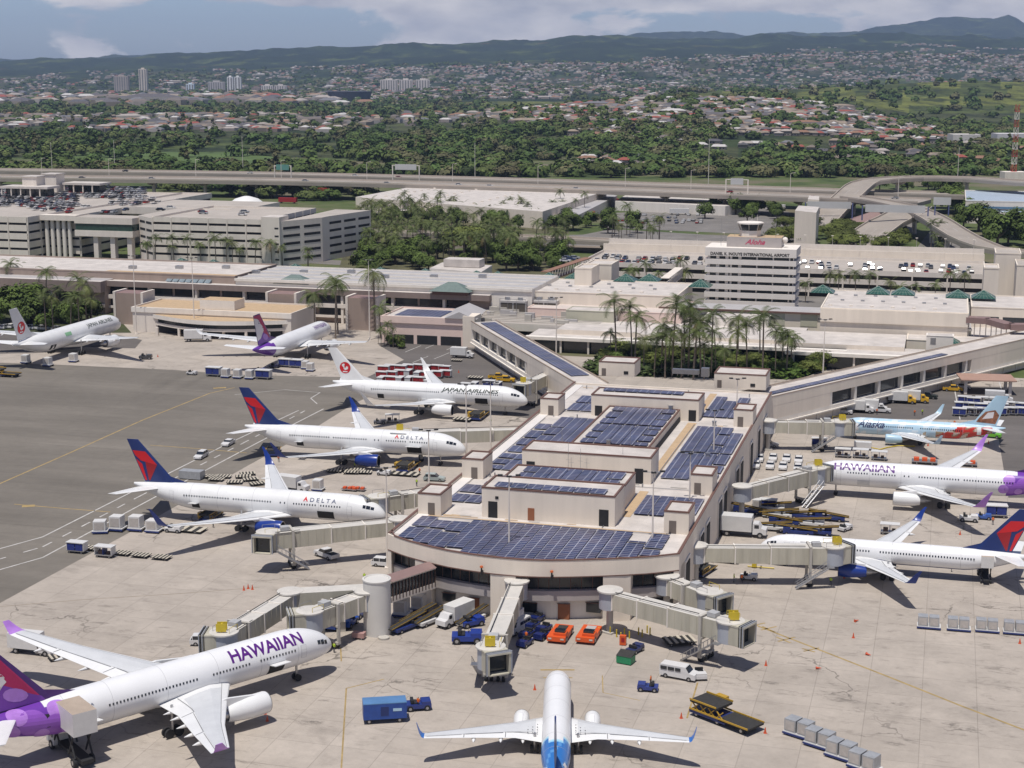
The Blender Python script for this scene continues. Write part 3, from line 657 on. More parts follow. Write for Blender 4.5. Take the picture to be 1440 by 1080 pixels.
# right side: Delta 757
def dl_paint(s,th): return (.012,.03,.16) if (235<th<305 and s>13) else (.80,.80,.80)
g=G(1195,757,6.0); nz=g+fw*16.0
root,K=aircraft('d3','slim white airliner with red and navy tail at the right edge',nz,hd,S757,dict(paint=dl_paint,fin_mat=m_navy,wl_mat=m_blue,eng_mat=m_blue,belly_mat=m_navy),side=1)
delta_fin(K)
# right side: Alaska themed 737
def as_paint(s,th):
    u=th if th<=90 or th>270 else 180-th
    q=math.sin(s*.9+th*.03)+math.sin(s*2.3-th*.06)
    if s>25.5+2.5*math.sin(R(th)*2) and s<36:
        if u<45 or u>300: return (.50,.03,.02) if q>-.3 else ((.30,.16,.10) if q>-1 else (.55,.45,.38))
    if s>20 and (u>300) and q>.2: return (.42,.33,.22)
    return (.48,.66,.78) if q<.6 else (.66,.76,.82)
g=G(1207,587,5.3); nz=g+fw*4.6
root,K=aircraft('as','pale blue narrow-body airliner with red and brown artwork on its rear',nz,hd,dict(S737,rings=90),dict(paint=as_paint,wl_mat=m_skyblue,fin_mat=m_skyblue,eng_mat=m_skyblue,wing_mat=m_white),side=1)
K['text']('Alaska',4.4,.05,2.6,6.6,m_navy_t,bold=.05,shear=.5)
K['finpoly']('brown_art_patch',[K['fuv'](c,t) for c,t in [(.05,.1),(.15,.45),(.6,.52),(.93,.35),(.93,.05)]],mat('brown_paint',(.30,.12,.06),.4,var=.5,scale=1.6),.03)
K['finpoly']('pale_art_patch',[K['fuv'](c,t) for c,t in [(.25,.2),(.3,.42),(.6,.46),(.7,.25)]],m_face,.045)
# ================================================================= CONCOURSE
m_wall=mat('beige_stucco',(.80,.71,.60),.8,var=.07,scale=.35,streak=True)
m_wall2=mat('pale_stucco',(.80,.745,.67),.8,var=.07,scale=.4,streak=True)
m_roof=mat('white_roof_membrane',(.59,.54,.495),.7,var=.17,scale=.22)
m_sand=mat('tan_roof_gravel',(.50,.36,.22),.9,var=.1,scale=.6)
m_trim=mat('brown_metal_trim',(.16,.085,.065),.6,var=.1)
m_door=mat('grey_brown_door',(.17,.14,.12),.6,var=.1)
m_rust=mat('orange_brown_door',(.30,.11,.05),.6,var=.1)
m_mauve=mat('mauve_metal_roof',(.26,.17,.155),.6,var=.08,scale=.6)
m_jb=mat('bridge_tan_paint',(.50,.47,.38),.6,var=.16,scale=.5,streak=True)
m_jbroof=mat('bridge_roof',(.60,.57,.52),.6,var=.10,scale=.6)
m_jbgrey=mat('bridge_canopy_grey',(.40,.42,.46),.6,var=.06)
m_ylw=mat('safety_yellow',(.60,.45,.03),.5,var=.1)
m_conc=mat('raw_concrete',(.48,.45,.40),.85,var=.09,scale=.4,streak=True)
m_win=mat('window_band_glass',(.02,.026,.032),.15,var=.3,scale=.35,spec=.7)
def solar_mat():
    m=bpy.data.materials.new('solar_panel'); m.use_nodes=True; nt=m.node_tree; L=nt.links; b=nt.nodes['Principled BSDF']; b.inputs['Roughness'].default_value=.4
    tc=nd(nt,'ShaderNodeTexCoord'); br=nd(nt,'ShaderNodeTexBrick'); br.offset=0; L.new(tc.outputs['Object'],br.inputs[0])
    br.inputs['Scale'].default_value=1; br.inputs['Brick Width'].default_value=1.62; br.inputs['Row Height'].default_value=1.0; br.inputs['Mortar Size'].default_value=.075; br.inputs['Bias'].default_value=0
    br.inputs['Color1'].default_value=(.028,.040,.105,1); br.inputs['Color2'].default_value=(.062,.058,.105,1); br.inputs['Mortar'].default_value=(.30,.31,.37,1)
    no=nd(nt,'ShaderNodeTexNoise'); no.inputs['Scale'].default_value=.14; L.new(tc.outputs['Object'],no.inputs['Vector'])
    mr=nd(nt,'ShaderNodeMapRange'); mr.inputs[1].default_value=.35; mr.inputs[2].default_value=.68; mr.inputs[3].default_value=.85; mr.inputs[4].default_value=1.25; L.new(no.outputs['Fac'],mr.inputs[0])
    vm=nd(nt,'ShaderNodeVectorMath',operation='SCALE'); L.new(br.outputs['Color'],vm.inputs[0]); L.new(mr.outputs[0],vm.inputs['Scale']); L.new(vm.outputs[0],b.inputs['Base Color'])
    return m
m_solar=solar_mat(); m_rack=mat('panel_rack',(.45,.44,.42),.6,var=.05)
CT=thing('concourse_building','large beige airport concourse covered in blue solar panels, curved front wall facing the camera','terminal building',OC,TH)
def bf(a):
    P=[(0,0),(4,-2.7),(8.8,-5.0),(13,-6.5),(17,-7.4),(21.5,-8.0),(26,-8.0),(30,-7.3),(34,-6.0),(38,-4.5),(42,-2.8),(46,-.8),(50,2.0)]
    for p,q in zip(P,P[1:]):
        if p[0]<=a<=q[0]: return p[1]+(q[1]-p[1])*(a-p[0])/(q[0]-p[0])
    return 2.0
RZ=10.1
def curve(a0,a1,off,n=None):
    n=n or max(2,int((a1-a0)/1.6)); return [(a0+(a1-a0)*i/n,bf(a0+(a1-a0)*i/n)+off) for i in range(n+1)]
def arc(mb,a0,a1,o0,o1,z0,z1,mi=0): return mb.prism(curve(a0,a1,o0)+curve(a0,a1,o1)[::-1],z0,z1,mi)
mb=MB(); mb.prism(curve(0,50,0)+[(50,139),(0,139)],7.9,RZ,0,1)                    # upper storey and roof deck
mb.prism([(0,3.9),(50,3.9),(50,139),(0,139)],0,7.9)                                # body behind the front bays
mb.build('wall',[m_wall,m_roof],CT)
mb=MB(); arc(mb,0,50,0,.35,RZ,RZ+.55); mb.box(0,.35,.4,139,RZ,RZ+.55); mb.box(49.65,50,2.2,139,RZ,RZ+.55); mb.box(.35,49.65,138.6,139,RZ,RZ+.4); mb.build('parapet',m_wall,CT)
mb=MB(); arc(mb,-.05,50.05,-.07,.42,RZ+.55,RZ+.70); mb.box(-.07,.42,.45,139,RZ+.55,RZ+.70); mb.box(49.58,50.07,2.3,139,RZ+.55,RZ+.70); mb.build('parapet_coping',m_trim,CT)
mb=MB(); arc(mb,0,50,-.06,.05,7.78,7.95); mb.build('fascia_trim',m_trim,CT)
mb=MB(); mb.box(.35,2.6,2,138,RZ+.01,RZ+.12); mb.build('edge_gutter',mat('bright_roof_edge',(.74,.70,.66),.6,var=.05),CT)
pier=[(0,.8),(6.2,9.6),(20.6,24.9),(38.6,42.8),(49.2,50)]
for a0,a1 in pier: mb=MB(); arc(mb,a0,a1,.02,5.2-min(bf(a0),bf(a1))*0,0,7.9); mb.build('pier',m_wall,CT)
for a0,a1,nm in ((.8,6.2,1),(9.6,20.6,2),(24.9,38.6,3),(42.8,49.2,4)):
    mb=MB(); arc(mb,a0,a1,1.9,2.3,5.2,7.9); mb.build('window_band',m_win,CT)
    k=a0+1.5
    while k<a1-.5: mb=MB(); mb.box(k,k+.09,bf(k)+1.82,bf(k)+1.9,5.2,7.9); mb.build('mullion',m_trim,CT); k+=1.7
    mb=MB(); arc(mb,a0,a1,.9,2.4,3.5,5.2); mb.build('spandrel_ledge',mat('grey_ledge',(.42,.38,.36),.8,var=.05),CT)
    mb=MB(); arc(mb,a0,a1,2.3,3.2,0,3.5); mb.build('ground_floor_wall',m_wall2,CT)
for a,w,z0,z1,mm,nm in ((11.2,2.3,1.1,2.6,m_win,'window'),(16,1.9,0,2.5,m_rust,'door'),(25.5,2.4,1.1,2.7,m_win,'window'),(31.2,1.9,0,2.6,m_rust,'door'),(35.6,2.4,1.1,2.7,m_win,'window'),(44.5,3,0,2.8,m_win,'window')):
    mb=MB(); b0=max(bf(a),bf(a+w)); b1=min(bf(a),bf(a+w)); mb.box(a,a+w,b1+2.2,b0+2.4,z0,z1); w_=mb.build(nm,mm,CT)
    mb=MB(); mb.box(a-.12,a+w+.12,b1+2.14,b1+2.2,z1,z1+.12); mb.build('window_head' if nm=='window' else 'door_head',m_trim,w_)
# right-hand side wall: tall bays and buttresses
for k,b in enumerate((8,24,31,47,54,72,79,96,110,124)):
    mb=MB(); mb.box(50.0,50.25,b,b+4.2,0,6.8); mb.build('bay_opening',m_black,CT)
    mb=MB(); mb.box(50.02,50.2,b+4.2,b+4.6,0,7.2); mb.box(50.02,50.2,b-.4,b,0,7.2); mb.box(50.02,50.25,b-.4,b+4.6,7.21,7.6); mb.build('bay_frame',m_wall2,CT)
for b in (20,44,60,85,104): mb=MB(); mb.box(-.3,0,b,b+3.5,.1,4.5); mb.build('bay_opening',m_black,CT)
def block(nm,a0,a1,b0,b1,z1,roofm=m_roof,z0=RZ+.005):
    mb=MB(); mb.box(a0,a1,b0,b1,z0,z1,0,1); o=mb.build(nm,[m_wall,roofm],CT)
    t=.3; mb=MB(); 
    for q in ((a0-.06,a1+.06,b0-.06,b0+t),(a0-.06,a1+.06,b1-t,b1+.06),(a0-.06,a0+t,b0+t,b1-t),(a1-t,a1+.06,b0+t,b1-t)): mb.box(*q,z1+.01,z1+.28)
    mb.build('coping',m_trim,o); return o
P1=block('penthouse',12,36.2,16.2,25,15.4); block('penthouse',12.6,35.6,25.05,38,14.3)
P2=block('penthouse',11.3,37,46.3,54.6,15.2); P3=block('penthouse',12.3,37.3,103.8,112.4,14.9)
RB=block('raised_roof',16.6,33.0,65,103.6,12.5)
mb=MB(); mb.box(33.02,33.25,66,103,10.15,11.1); mb.build('louvre_or_shade_strip',m_black,RB)  # black strip standing in for shade along the raised roof's right wall, no slats
def door(par,a,b,w,h,m,face='f',z0=RZ): mb=MB(); (mb.box(a,a+w,b-.08,b-.005,z0,z0+h) if face=='f' else mb.box(a+.005,a+.08,b,b+w,z0,z0+h)); return mb.build('door',m,par)
door(P1,33.4,16.2,1.7,3.0,m_black); door(P1,20.5,16.2,1.2,2.3,m_rust); door(P1,13.2,16.2,1.7,3.0,m_black); door(P1,14.5,16.2,.6,.5,m_black,z0=13.6)
door(P2,33.8,46.3,1.7,3.0,m_black); door(P2,12.2,46.3,1.7,3.0,m_black); door(P3,35,103.8,1.7,2.6,m_black); door(P3,13.2,103.8,1.7,2.4,m_black)
for (a,b) in ((.45,14.8),(.45,41.4),(.8,101.3),(45.1,15.0),(45.3,41.3),(45.6,101.0)):
    h=block('stair_hut',a,a+4.3,b,b+6.6,13.9); door(h,a+(1.9 if a<5 else .9),b,1.25,2.3,m_door)
BH=[((842,528),9.5,8,3.6),((1004,545),13,9,3.6)]
for (uv,w_,d_,h_) in BH:
    a,b=LC(uv[0],uv[1],RZ); h=block('stair_hut',a,a+w_,b,b+d_,RZ+h_); door(h,a+.8,b,1.1,2.0,m_door); door(h,a+w_*.7,b,1.2,.8,m_black,z0=RZ+.7)
def arrays(a0,a1,b0,b1,z,skip=(),pitch=3.2,gap=.14,nm='solar_array',cuts=()):
    mb=MB(); n=int((a1-a0)/pitch+.3)
    for k in range(n):
        x0=a0+k*pitch; x1=x0+pitch-gap
        s0=b0 if not callable(b0) else max(b0(x0),b0(x1))
        seg=[(s0,b1)]
        for (kk,c0,c1) in skip:
            if kk==k: 
                new=[]
                for (p,q) in seg:
                    if c0>p: new.append((p,min(q,c0)))
                    if c1<q: new.append((max(p,c1),q))
                seg=[x for x in new if x[1]-x[0]>.5]
        for (c0,c1) in cuts:
            new=[]
            for (p,q) in seg:
                if c1<=p or c0>=q: new.append((p,q)); continue
                if c0>p: new.append((p,c0))
                if c1<q: new.append((c1,q))
            seg=new
        for (p,q) in seg: mb.box(x0,x1,p,q,z+.28,z+.36)
    o=mb.build(nm,m_solar,CT)
    return o
arrays(1.9,47.2,lambda a:bf(a)+.9,12.9,RZ,skip=((0,6,7),(1,5.6,6.8),(2,4.4,5.6),(1,11.2,14),(2,11.3,14),(3,-9,-3.4),(5,-9,-6),(9,-9,-6),(12,-9,-1.4),(12,6.5,7.3),(13,3.8,5),(12,8,14),(13,8.2,8.6)))
arrays(3.0,11,24,39,RZ,skip=((0,29,31),(1,29,30.5),(0,36,40),(1,36,37)))
arrays(2.9,12.2,49,62,RZ,skip=((0,52,53.5),(0,57,58.5),(1,57,58)))
arrays(3.2,16.4,64,99,RZ,skip=((0,69,70.5),(0,76,77.5),(0,84,86),(0,91,99),(1,72,73),(1,80,81.5),(1,88,89)),cuts=((63,63.5),))
arrays(5.6,12.2,107,124,RZ,cuts=((115,116.2),))
arrays(18.2,32.5,66.5,102.6,12.5,skip=((0,70,71.5),(0,76,77.5),(0,90,91.5),(0,97,98.5),(4,69,70.5),(4,75,76.5),(4,81,82),(4,91,92),(4,97,98.5)),cuts=((84,85.4),),pitch=2.85)
arrays(14,34.6,17.0,20.2,15.4,pitch=2.9,gap=.15); arrays(15,34.4,27,36.8,14.3,pitch=2.75,skip=((0,32,33),(6,31,32)))
arrays(14,33,108.5,111.6,14.9,pitch=2.7)
arrays(37.9,48.6,24.5,37.5,RZ,skip=((2,33,34.5),(3,26,27)),pitch=2.75)
arrays(38.0,49.0,51,98,RZ,skip=((2,80,81.5),(3,56,57.5),(3,63,64.5),(2,90,91.5),(3,93,98)),cuts=((72.8,74),),pitch=2.75)
arrays(37.5,46,108.5,131.5,RZ,skip=((2,118,119.5),(1,127,132)),pitch=2.8)
arrays(14,36,116,122,RZ,skip=((3,115,124),(5,115,118)),pitch=2.8)
mb=MB(); mb.box(35.9,37.6,23,41,RZ+.01,RZ+.06); mb.box(35.2,37.2,57,102,RZ+.01,RZ+.06); mb.box(35.2,36.9,114,136,RZ+.01,RZ+.06); arc(mb,2,46.5,13.4+0,13.9,RZ+.01,RZ+.05) if 0 else mb.box(2,46,14.0,14.7,RZ+.01,RZ+.05); mb.build('roof_walkway',m_sand,CT)
# conduits, drains and patched membrane on the roof
rr_=random.Random(12)
for (a0,a1,b0,b1,z) in ((2.8,2.9,22,98,RZ),(34.2,34.3,14.8,40,RZ),(36.9,37.05,52,100,RZ),(13,35,45,45.1,RZ),(2,48,43.4,43.5,RZ),(3,12,105.6,105.7,RZ),(14.4,14.5,66,100,RZ),(3,46,13.5,13.6,RZ)): mb=MB(); mb.box(a0,a1,b0,b1,z+.13,z+.23); mb.build('roof_conduit',m_metal,CT)
for i in range(26):
    a=rr_.choice((rr_.uniform(3,10),rr_.uniform(38,46),rr_.uniform(14,34))); b=rr_.choice((rr_.uniform(40,46),rr_.uniform(99,104),rr_.uniform(124,137),rr_.uniform(14.8,16)))
    if 11<a<37.5 and 46<b<56: continue
    w_,d_=rr_.uniform(.8,3.2),rr_.uniform(.5,2.2); b=min(b,136-d_) 
    mb=MB(); mb.box(a,a+w_,b,b+d_*.5,RZ+.012+.002*i,RZ+.02+.002*i); mb.build('roof_patch',mat('grey_roof_patch',(.40,.37,.34),.8,var=.1) if i%2 else m_sand,CT)
for i in range(16): a=rr_.uniform(3,47); b=rr_.choice((43.9,44.8,100.3,126,130,134)); mb=MB(); mb.tube((a,b,RZ+.05),(a,b,RZ+rr_.uniform(.4,1.0)),.16,n=8); mb.build('vent_pipe',m_metal,CT)
# little roof clutter
for (a,b,z) in ((24,66,12.5),(30.5,103,12.5),(14.2,44,RZ),(26,40.5,RZ+0),(41,100,RZ),(44,70,RZ),(20,130,RZ),(30,128,RZ)):
    mb=MB(); mb.box(a,a+.8,b,b+.8,z+.01,z+1.0); mb.box(a-.1,a+.9,b-.1,b+.9,z+1.0,z+1.12); mb.build('roof_vent',m_metal,CT)
mb=MB(); a,b=LC(945,528,RZ); mb.box(a,a+7,b,b+1.6,RZ+.5,RZ+1.7); mb.box(a+7.6,a+9.6,b,b+1.8,RZ+.02,RZ+2.3)
for k in range(6): mb.tube((a+k*1.4,b+.3,RZ),(a+k*1.4,b+.3,RZ+.5),.07)
mb.build('air_handling_unit',m_metal,CT)
for k,(a,b) in enumerate(((22,43),(23.5,44.5),(21,44.8),(25,43.4),(16,60),(30,61),(15.6,62),(31,48.5))):
    mb=MB(); mb.tube((a,b,RZ+(5 if b>46.3 and b<54 else 0)),(a,b,RZ+5.2+(1.5*(k%3))),.05,.03,5); mb.tube((a-.5,b,RZ+4.2),(a+.5,b,RZ+4.2),.03,n=4); tag(mb.build('roof_antenna',m_metal,CT))
# striped orange wall beacons on the front
for (u,v) in ((682,792),(783,795),(960,770)):
    a,b=LC(u,v,9); mb=MB(); b=bf(min(50,max(0,a)))-.55 if a<49 else b; mb.box(a-.15,a+.15,b-.1,b+.6,8.0,8.3); mb.tube((a,b,7.6),(a,b,8.9),.14); mb.build('wall_bracket',m_dark,CT)
    mb=MB(); mb.tube((a,b,8.9),(a,b,9.15),.3,.25); mb.build('wall_beacon',mat('orange_beacon',(.6,.13,.03),.5),CT)
# ================================================================= CONNECTORS
def connector(name,label,p0,p1,h,width,win,extra=None,solar=True,ledge=3.4):
    p0=G(*p0,h); p1=G(*p1,h); d=p1-p0; Ln=d.length; ang=math.atan2(d.y,d.x)
    t=thing(name,label,'building',(p0.x,p0.y,0),ang)
    mb=MB(); mb.box(0,Ln,0,width,h-2.3,h-.3,0,1); mb.box(0,Ln,1.4,width,0,h-2.3); mb.build('wall',[m_wall,m_roof],t)
    mb=MB(); mb.box(0,Ln,0,.3,h-.3,h+.1); mb.box(0,Ln,width-.3,width,h-.3,h+.1); mb.build('parapet',m_wall,t)
    mb=MB(); mb.box(0,Ln,-.04,.34,h+.1,h+.22); mb.box(0,Ln,width-.34,width+.04,h+.1,h+.22); mb.build('parapet_coping',mat('tan_coping',(.30,.23,.17),.7),t)
    mb=MB(); mb.box(0,Ln,0,1.3,ledge,ledge+.9); mb.box(0,Ln,-.45,0,ledge-.35,ledge-.05); mb.build('sill_ledge',m_wall2,t)
    x=win[0]
    mb=MB(); mb.box(win[0],win[1],1.25,1.39,ledge+.9,h-2.3); mb.build('window_band',m_win,t)
    while x<=win[1]+.1: mb=MB(); mb.box(x-.45,x+.45,.1,1.25,ledge+.9,h-2.3); mb.build('column',m_wall2,t); x+=win[2]
    if win[0]>2: mb=MB(); mb.box(0,win[0]-.5,.02,1.39,ledge+.9,h-2.3); mb.build('infill_wall',m_wall,t)
    if win[1]<Ln-2: mb=MB(); mb.box(win[1]+.5,Ln,.02,1.39,ledge+.9,h-2.3); mb.build('infill_wall',m_wall,t)
    x=2
    while x<Ln-2: mb=MB(); mb.box(x,x+.5,1.2,1.41,0,ledge); mb.build('pilaster',m_wall2,t); x+=7.2
    if solar:
        mb=MB(); mb.box(solar[0],solar[1],width*.28,width*.28+solar[2],h-.12,h-.04); mb.build('solar_array',m_solar,t)
        mb=MB(); 
        for k in range(int((solar[1]-solar[0])/6)): mb.box(solar[0]+k*6,solar[0]+k*6+.12,width*.28,width*.28+solar[2],h-.03,h-.01)
        mb.build('panel_clamp',m_rack,t)
    return t,Ln
tL,LL=connector('connector_building','beige elevated walkway building with blue solar roof running diagonally left from the concourse',(662,452),(812,541),9.3,8.5,(1,62,10),solar=(3,96,5.0),ledge=2.7)
tR,LR=connector('connector_building','long beige walkway building with thin solar strip running up to the right edge',(1076,561),(1500,464),9.3,9.5,(28,96,11),solar=(4,88,2.2),ledge=2.7)
# ================================================================= JET BRIDGES
m_metroof_=mat('unit_grey',(.42,.42,.42),.6,var=.1,scale=1)
def jetbridge(label,r,c,h=7.3,hc=None,w=2.9,stair=1,cabrot=0,sign=True,neck=0):
    hc=hc or h-.2
    p0=G(*r,h); p1=G(*c,hc); d=Vector((p1.x-p0.x,p1.y-p0.y,0)); Ln=d.length; ang=math.atan2(d.y,d.x)
    t=thing('jet_bridge',label,'jet bridge',(p0.x,p0.y,0),ang,'jet bridges around the concourse')
    H0=h-.15
    mb=MB(); mb.lathe([(H0-3.0,1.75),(H0-.15,1.75)],axis='Z',n=20); mb.build('rotunda',m_jbgrey,t,smooth=40)
    mb=MB(); mb.lathe([(H0-.15,2.1),(H0+.1,2.1),(H0+.25,1.6)],axis='Z',n=20); mb.build('rotunda_roof',m_jbroof,t,smooth=40)
    mb=MB(); mb.tube((0,0,0),(0,0,H0-3.0),.55,n=14); mb.box(-1,1,-1,1,0,.3); mb.build('rotunda_column',m_conc,t,smooth=40)
    if neck: mb=MB(); mb.M=Matrix.Rotation(-ang+TH+neck[1],4,'Z'); mb.box(0,neck[0],-1.4,1.4,H0-3.0,H0-.1,0,1); mb.build('link_tunnel',[m_jb,m_jbroof],t)
    zf=lambda x:(H0-3.0)+(hc-h)*x/Ln
    cuts=[1.2,Ln*.30,Ln*.56,Ln-1.0]; ws=[w*.84,w*.92,w]; hs=[2.55,2.75,3.0]
    for k in range(3):
        x0,x1=cuts[k]-(.6 if k else 0),cuts[k+1]
        z0,z1=zf(x0)+.1*(2-k),zf(x1)+.1*(2-k); y=ws[k]/2; hh=hs[k]
        mb=MB(); vs=[(x0,-y,z0),(x1,-y,z1),(x1,y,z1),(x0,y,z0),(x0,-y,z0+hh),(x1,-y,z1+hh),(x1,y,z1+hh),(x0,y,z0+hh)]
        mb.add(vs,[(0,3,2,1),(0,1,5,4),(1,2,6,5),(2,3,7,6),(3,0,4,7)],0); mb.add(vs,[(4,5,6,7)],1)
        n=max(1,int((x1-x0)/1.3))
        for i in range(n+1):
            x=x0+(x1-x0)*i/n; z=z0+(z1-z0)*i/n
            for sy in (-1,1): mb.box(x-.05,x+.05,min(sy*y,sy*(y+.05)),max(sy*y,sy*(y+.05)),z+.05,z+hh-.02)
        tn=mb.build('tunnel_section',[m_jb,m_jbroof],t)
        mb=MB(); mb.box(x0,x0+.22,-y-.12,y+.12,z0-.08,z0+hh+.12); mb.build('section_frame',m_wall2,tn)
    ze=zf(Ln); mb=MB(); mb.lathe([(ze-.1,1.95),(ze+3.0,1.95)],c=(Ln,0,0),axis='Z',n=20); cab=mb.build('cab',m_jbgrey,t,smooth=40)
    mb=MB(); mb.lathe([(ze+3.0,2.2),(ze+3.2,2.2),(ze+3.32,1.4)],c=(Ln,0,0),axis='Z',n=20); mb.build('cab_roof',m_jbroof,cab,smooth=40)
    mb=MB(); mb.M=Matrix.Translation((Ln,0,0))@Matrix.Rotation(cabrot,4,'Z'); 
    mb.box(.8,3.4,-1.75,-1.5,ze,ze+2.9); mb.box(.8,3.4,1.5,1.75,ze,ze+2.9); mb.box(.8,3.5,-1.8,1.8,ze+2.9,ze+3.15); mb.box(.8,3.4,-1.5,1.5,ze-.15,ze+.02); mb.build('cab_hood',m_jb,cab)
    for k_ in range(4):
        mb=MB(); mb.M=Matrix.Translation((Ln,0,0))@Matrix.Rotation(cabrot,4,'Z'); x_=2.6+.24*k_; e_=1.84+.04*k_
        mb.box(x_,x_+.1,-e_,-e_+.14,ze-.05,ze+3.1); mb.box(x_,x_+.1,e_-.14,e_,ze-.05,ze+3.1); mb.box(x_,x_+.1,-e_,e_,ze+3.16,ze+3.28+.03*k_); mb.build('bellows_rib',m_jbgrey if k_%2 else m_dark,cab)
    mb=MB(); mb.tube((Ln-5.5,w/2+.1,ze+3.3),(Ln-1,w/2+.1,ze+3.3),.06,n=5); mb.tube((1.5,-w*.3,H0+.12),(Ln-5,-w*.3,ze+3.28),.07,n=5); mb.build('cable_tray',m_dark,t)
    mb=MB(); mb.cbox((Ln-3.0,0,ze+3.45),(1.5,1.4,.7)); mb.build('air_unit',m_metroof_,t)
    mb=MB(); mb.M=Matrix.Translation((Ln,0,0))@Matrix.Rotation(cabrot,4,'Z'); mb.box(2.2,2.3,-1.5,1.5,ze+.02,ze+2.9); mb.build('cab_doorway',m_win,cab)
    # wheel carriage
    x=Ln-4.2; z=zf(x)
    mb=MB(); 
    for sy in (-1.75,1.75): mb.box(x-.22,x+.22,sy-.2,sy+.2,.9,z+3.2)
    mb.box(x-.3,x+.3,-1.9,1.9,z-.45,z-.1); mb.box(x-.35,x+.35,-1.9,1.9,.75,1.15); mb.box(x-.22,x+.22,-1.95,1.95,z+3.15,z+3.35); cr=mb.build('wheel_carriage',m_conc,t)
    mb=MB(); 
    for sy in (-1.3,-.5,.5,1.3): mb.tube((x,sy-.2,.55),(x,sy+.2,.55),.55,n=14)
    mb.build('wheels',m_dark,cr,smooth=40)
    if stair:
        sy=stair; y0=sy*2.0; mb=MB(); x0,x1=Ln-1.2,Ln-6.8
        n=15
        for i in range(n): q=i/n; mb.box(x0+(x1-x0)*q-.2,x0+(x1-x0)*q+.2,min(y0,y0+sy*1.0),max(y0,y0+sy*1.0),(ze)*(1-q)-.06,(ze)*(1-q))
        for yy in (y0,y0+sy*1.0):
            mb.tube((x0,yy,ze-.15),(x1,yy,.1),.13,n=5); mb.tube((x0,yy,ze+1.0),(x1,yy,1.0),.05,n=5)
            for i in range(0,n,2): q=i/n; mb.tube((x0+(x1-x0)*q,yy,ze*(1-q)),(x0+(x1-x0)*q,yy,ze*(1-q)+1),.035,n=4)
        mb.box(x0-.2,x0+1,min(y0,y0+sy),max(y0,y0+sy),ze-.12,ze-.02); mb.build('service_stairs',m_metal,t)
    for s_ in (1,-1):
        mb=MB(); mb.tube((Ln-1.5,s_*1.4,ze+3.1),(Ln-1.5,s_*1.4,ze+4.0),.04,n=4); mb.tube((Ln+.8,s_*1.4,ze+3.2),(Ln+.8,s_*1.4,ze+4.0),.04,n=4); mb.tube((Ln-1.5,s_*1.4,ze+4.0),(Ln+.8,s_*1.4,ze+4.0),.04,n=4); mb.build('guard_rail',m_ylw if s_==1 else m_metal,t)
    if sign: mb=MB(); mb.M=Matrix.Translation((Ln+.6,0,ze+4.1))@Matrix.Rotation(-ang,4,'Z'); mb.box(-.75,.75,-.55,-.45,-.6,.6); mb.box(-.75,.75,.45,.55,-.6,.6); mb.box(-.1,.1,-.45,.45,-1,.4); mb.build('gate_sign',m_ylw,t)
    return t
jetbridge('long tan jet bridge in front of the nearer red-tailed airliner, cab facing left',(562,728),(377,747),stair=1,cabrot=R(60),sign=False)
jetbridge('tan jet bridge ending at the nose of the nearer red-tailed airliner',(628,683),(533,697),stair=-1,sign=False)
jetbridge('tan jet bridge behind the nose of the farther red-tailed airliner',(742,600),(566,606),stair=0,cabrot=R(70))
jetbridge('short ribbed jet bridge at the nose of the nearer crane-tailed airliner',(790,514),(737,538),stair=0)
jetbridge('grey jet bridge reaching down to the lettered fuselage of the largest airliner',(408,830),(315,888),stair=0,cabrot=R(-70))
jetbridge('jet bridge from the white cylinder tower to the nose of the largest airliner',(515,829),(436,858),stair=0,cabrot=R(-35),sign=False)
jetbridge('white-roofed jet bridge pointing at the camera from the curved front wall',(727,815),(690,908),stair=-1,cabrot=R(30))
jetbridge('long jet bridge sloping down to the right from the curved front wall',(858,828),(1027,872),stair=-1,hc=7.3)
jetbridge('shorter jet bridge tucked behind the sloping one at the right front corner',(938,808),(998,831),stair=0,sign=False)
jetbridge('straight jet bridge crossing the nose of the slim airliner on the right',(979,765),(1172,767),stair=-1,cabrot=R(30))
jetbridge('jet bridge covering the nose of the purple-tailed airliner on the right',(1044,682),(1148,657),stair=-1)
jetbridge('jet bridge at the nose of the pale blue airliner with artwork',(1081,590),(1181,592),stair=-1)
# horizontal tunnel linking the bent bridge with the tower
q0,q1=G(517,824,7.3),G(408,830,7.3); d=q1-q0
t=thing('link_bridge','level tan tunnel joining the white cylinder tower to the grey jet bridge','walkway',(q0.x,q0.y,0),math.atan2(d.y,d.x))
mb=MB(); mb.box(0,d.length,-1.45,1.45,4.3,7.2,0,1); mb.build('tunnel',[m_jb,m_jbroof],t); mb=MB(); mb.box(.3*d.length,.3*d.length+.8,-.5,.5,0,4.3); mb.build('column',m_conc,t)
g=G(531,890); t=thing('round_tower','plain white cylinder tower where two jet bridges meet at the front left corner','tower',(g.x,g.y,0))
mb=MB(); mb.lathe([(0,2.2),(8.9,2.2),(8.95,2.3),(9.15,2.3),(9.2,2.0),(9.0,1.9)],axis='Z',n=36); mb.build('shaft',mat('white_tower_paint',(.64,.62,.58),.6,var=.04,scale=.4),t,smooth=40)
mb=MB(); mb.tube((1.2,-2.6,0),(1.2,-2.6,.3),.9,n=12); mb.build('base_plate',m_conc,t)
q0,q1=G(541,812,8.0),G(604,792,8.0); d=q1-q0; ang=math.atan2(d.y,d.x); t=thing('glazed_walkway','brown-roofed walkway with a row of dark windows between the white tower and the concourse','walkway',(q0.x,q0.y,0),ang)
mb=MB(); mb.add([(0,-1.7,7.6),(d.length,-1.7,7.6),(d.length,1.7,7.6),(0,1.7,7.6),(0,0,8.3),(d.length,0,8.3)],[(0,1,5,4),(2,3,4,5),(0,4,3),(1,2,5)]); mb.build('roof',m_mauve,t)
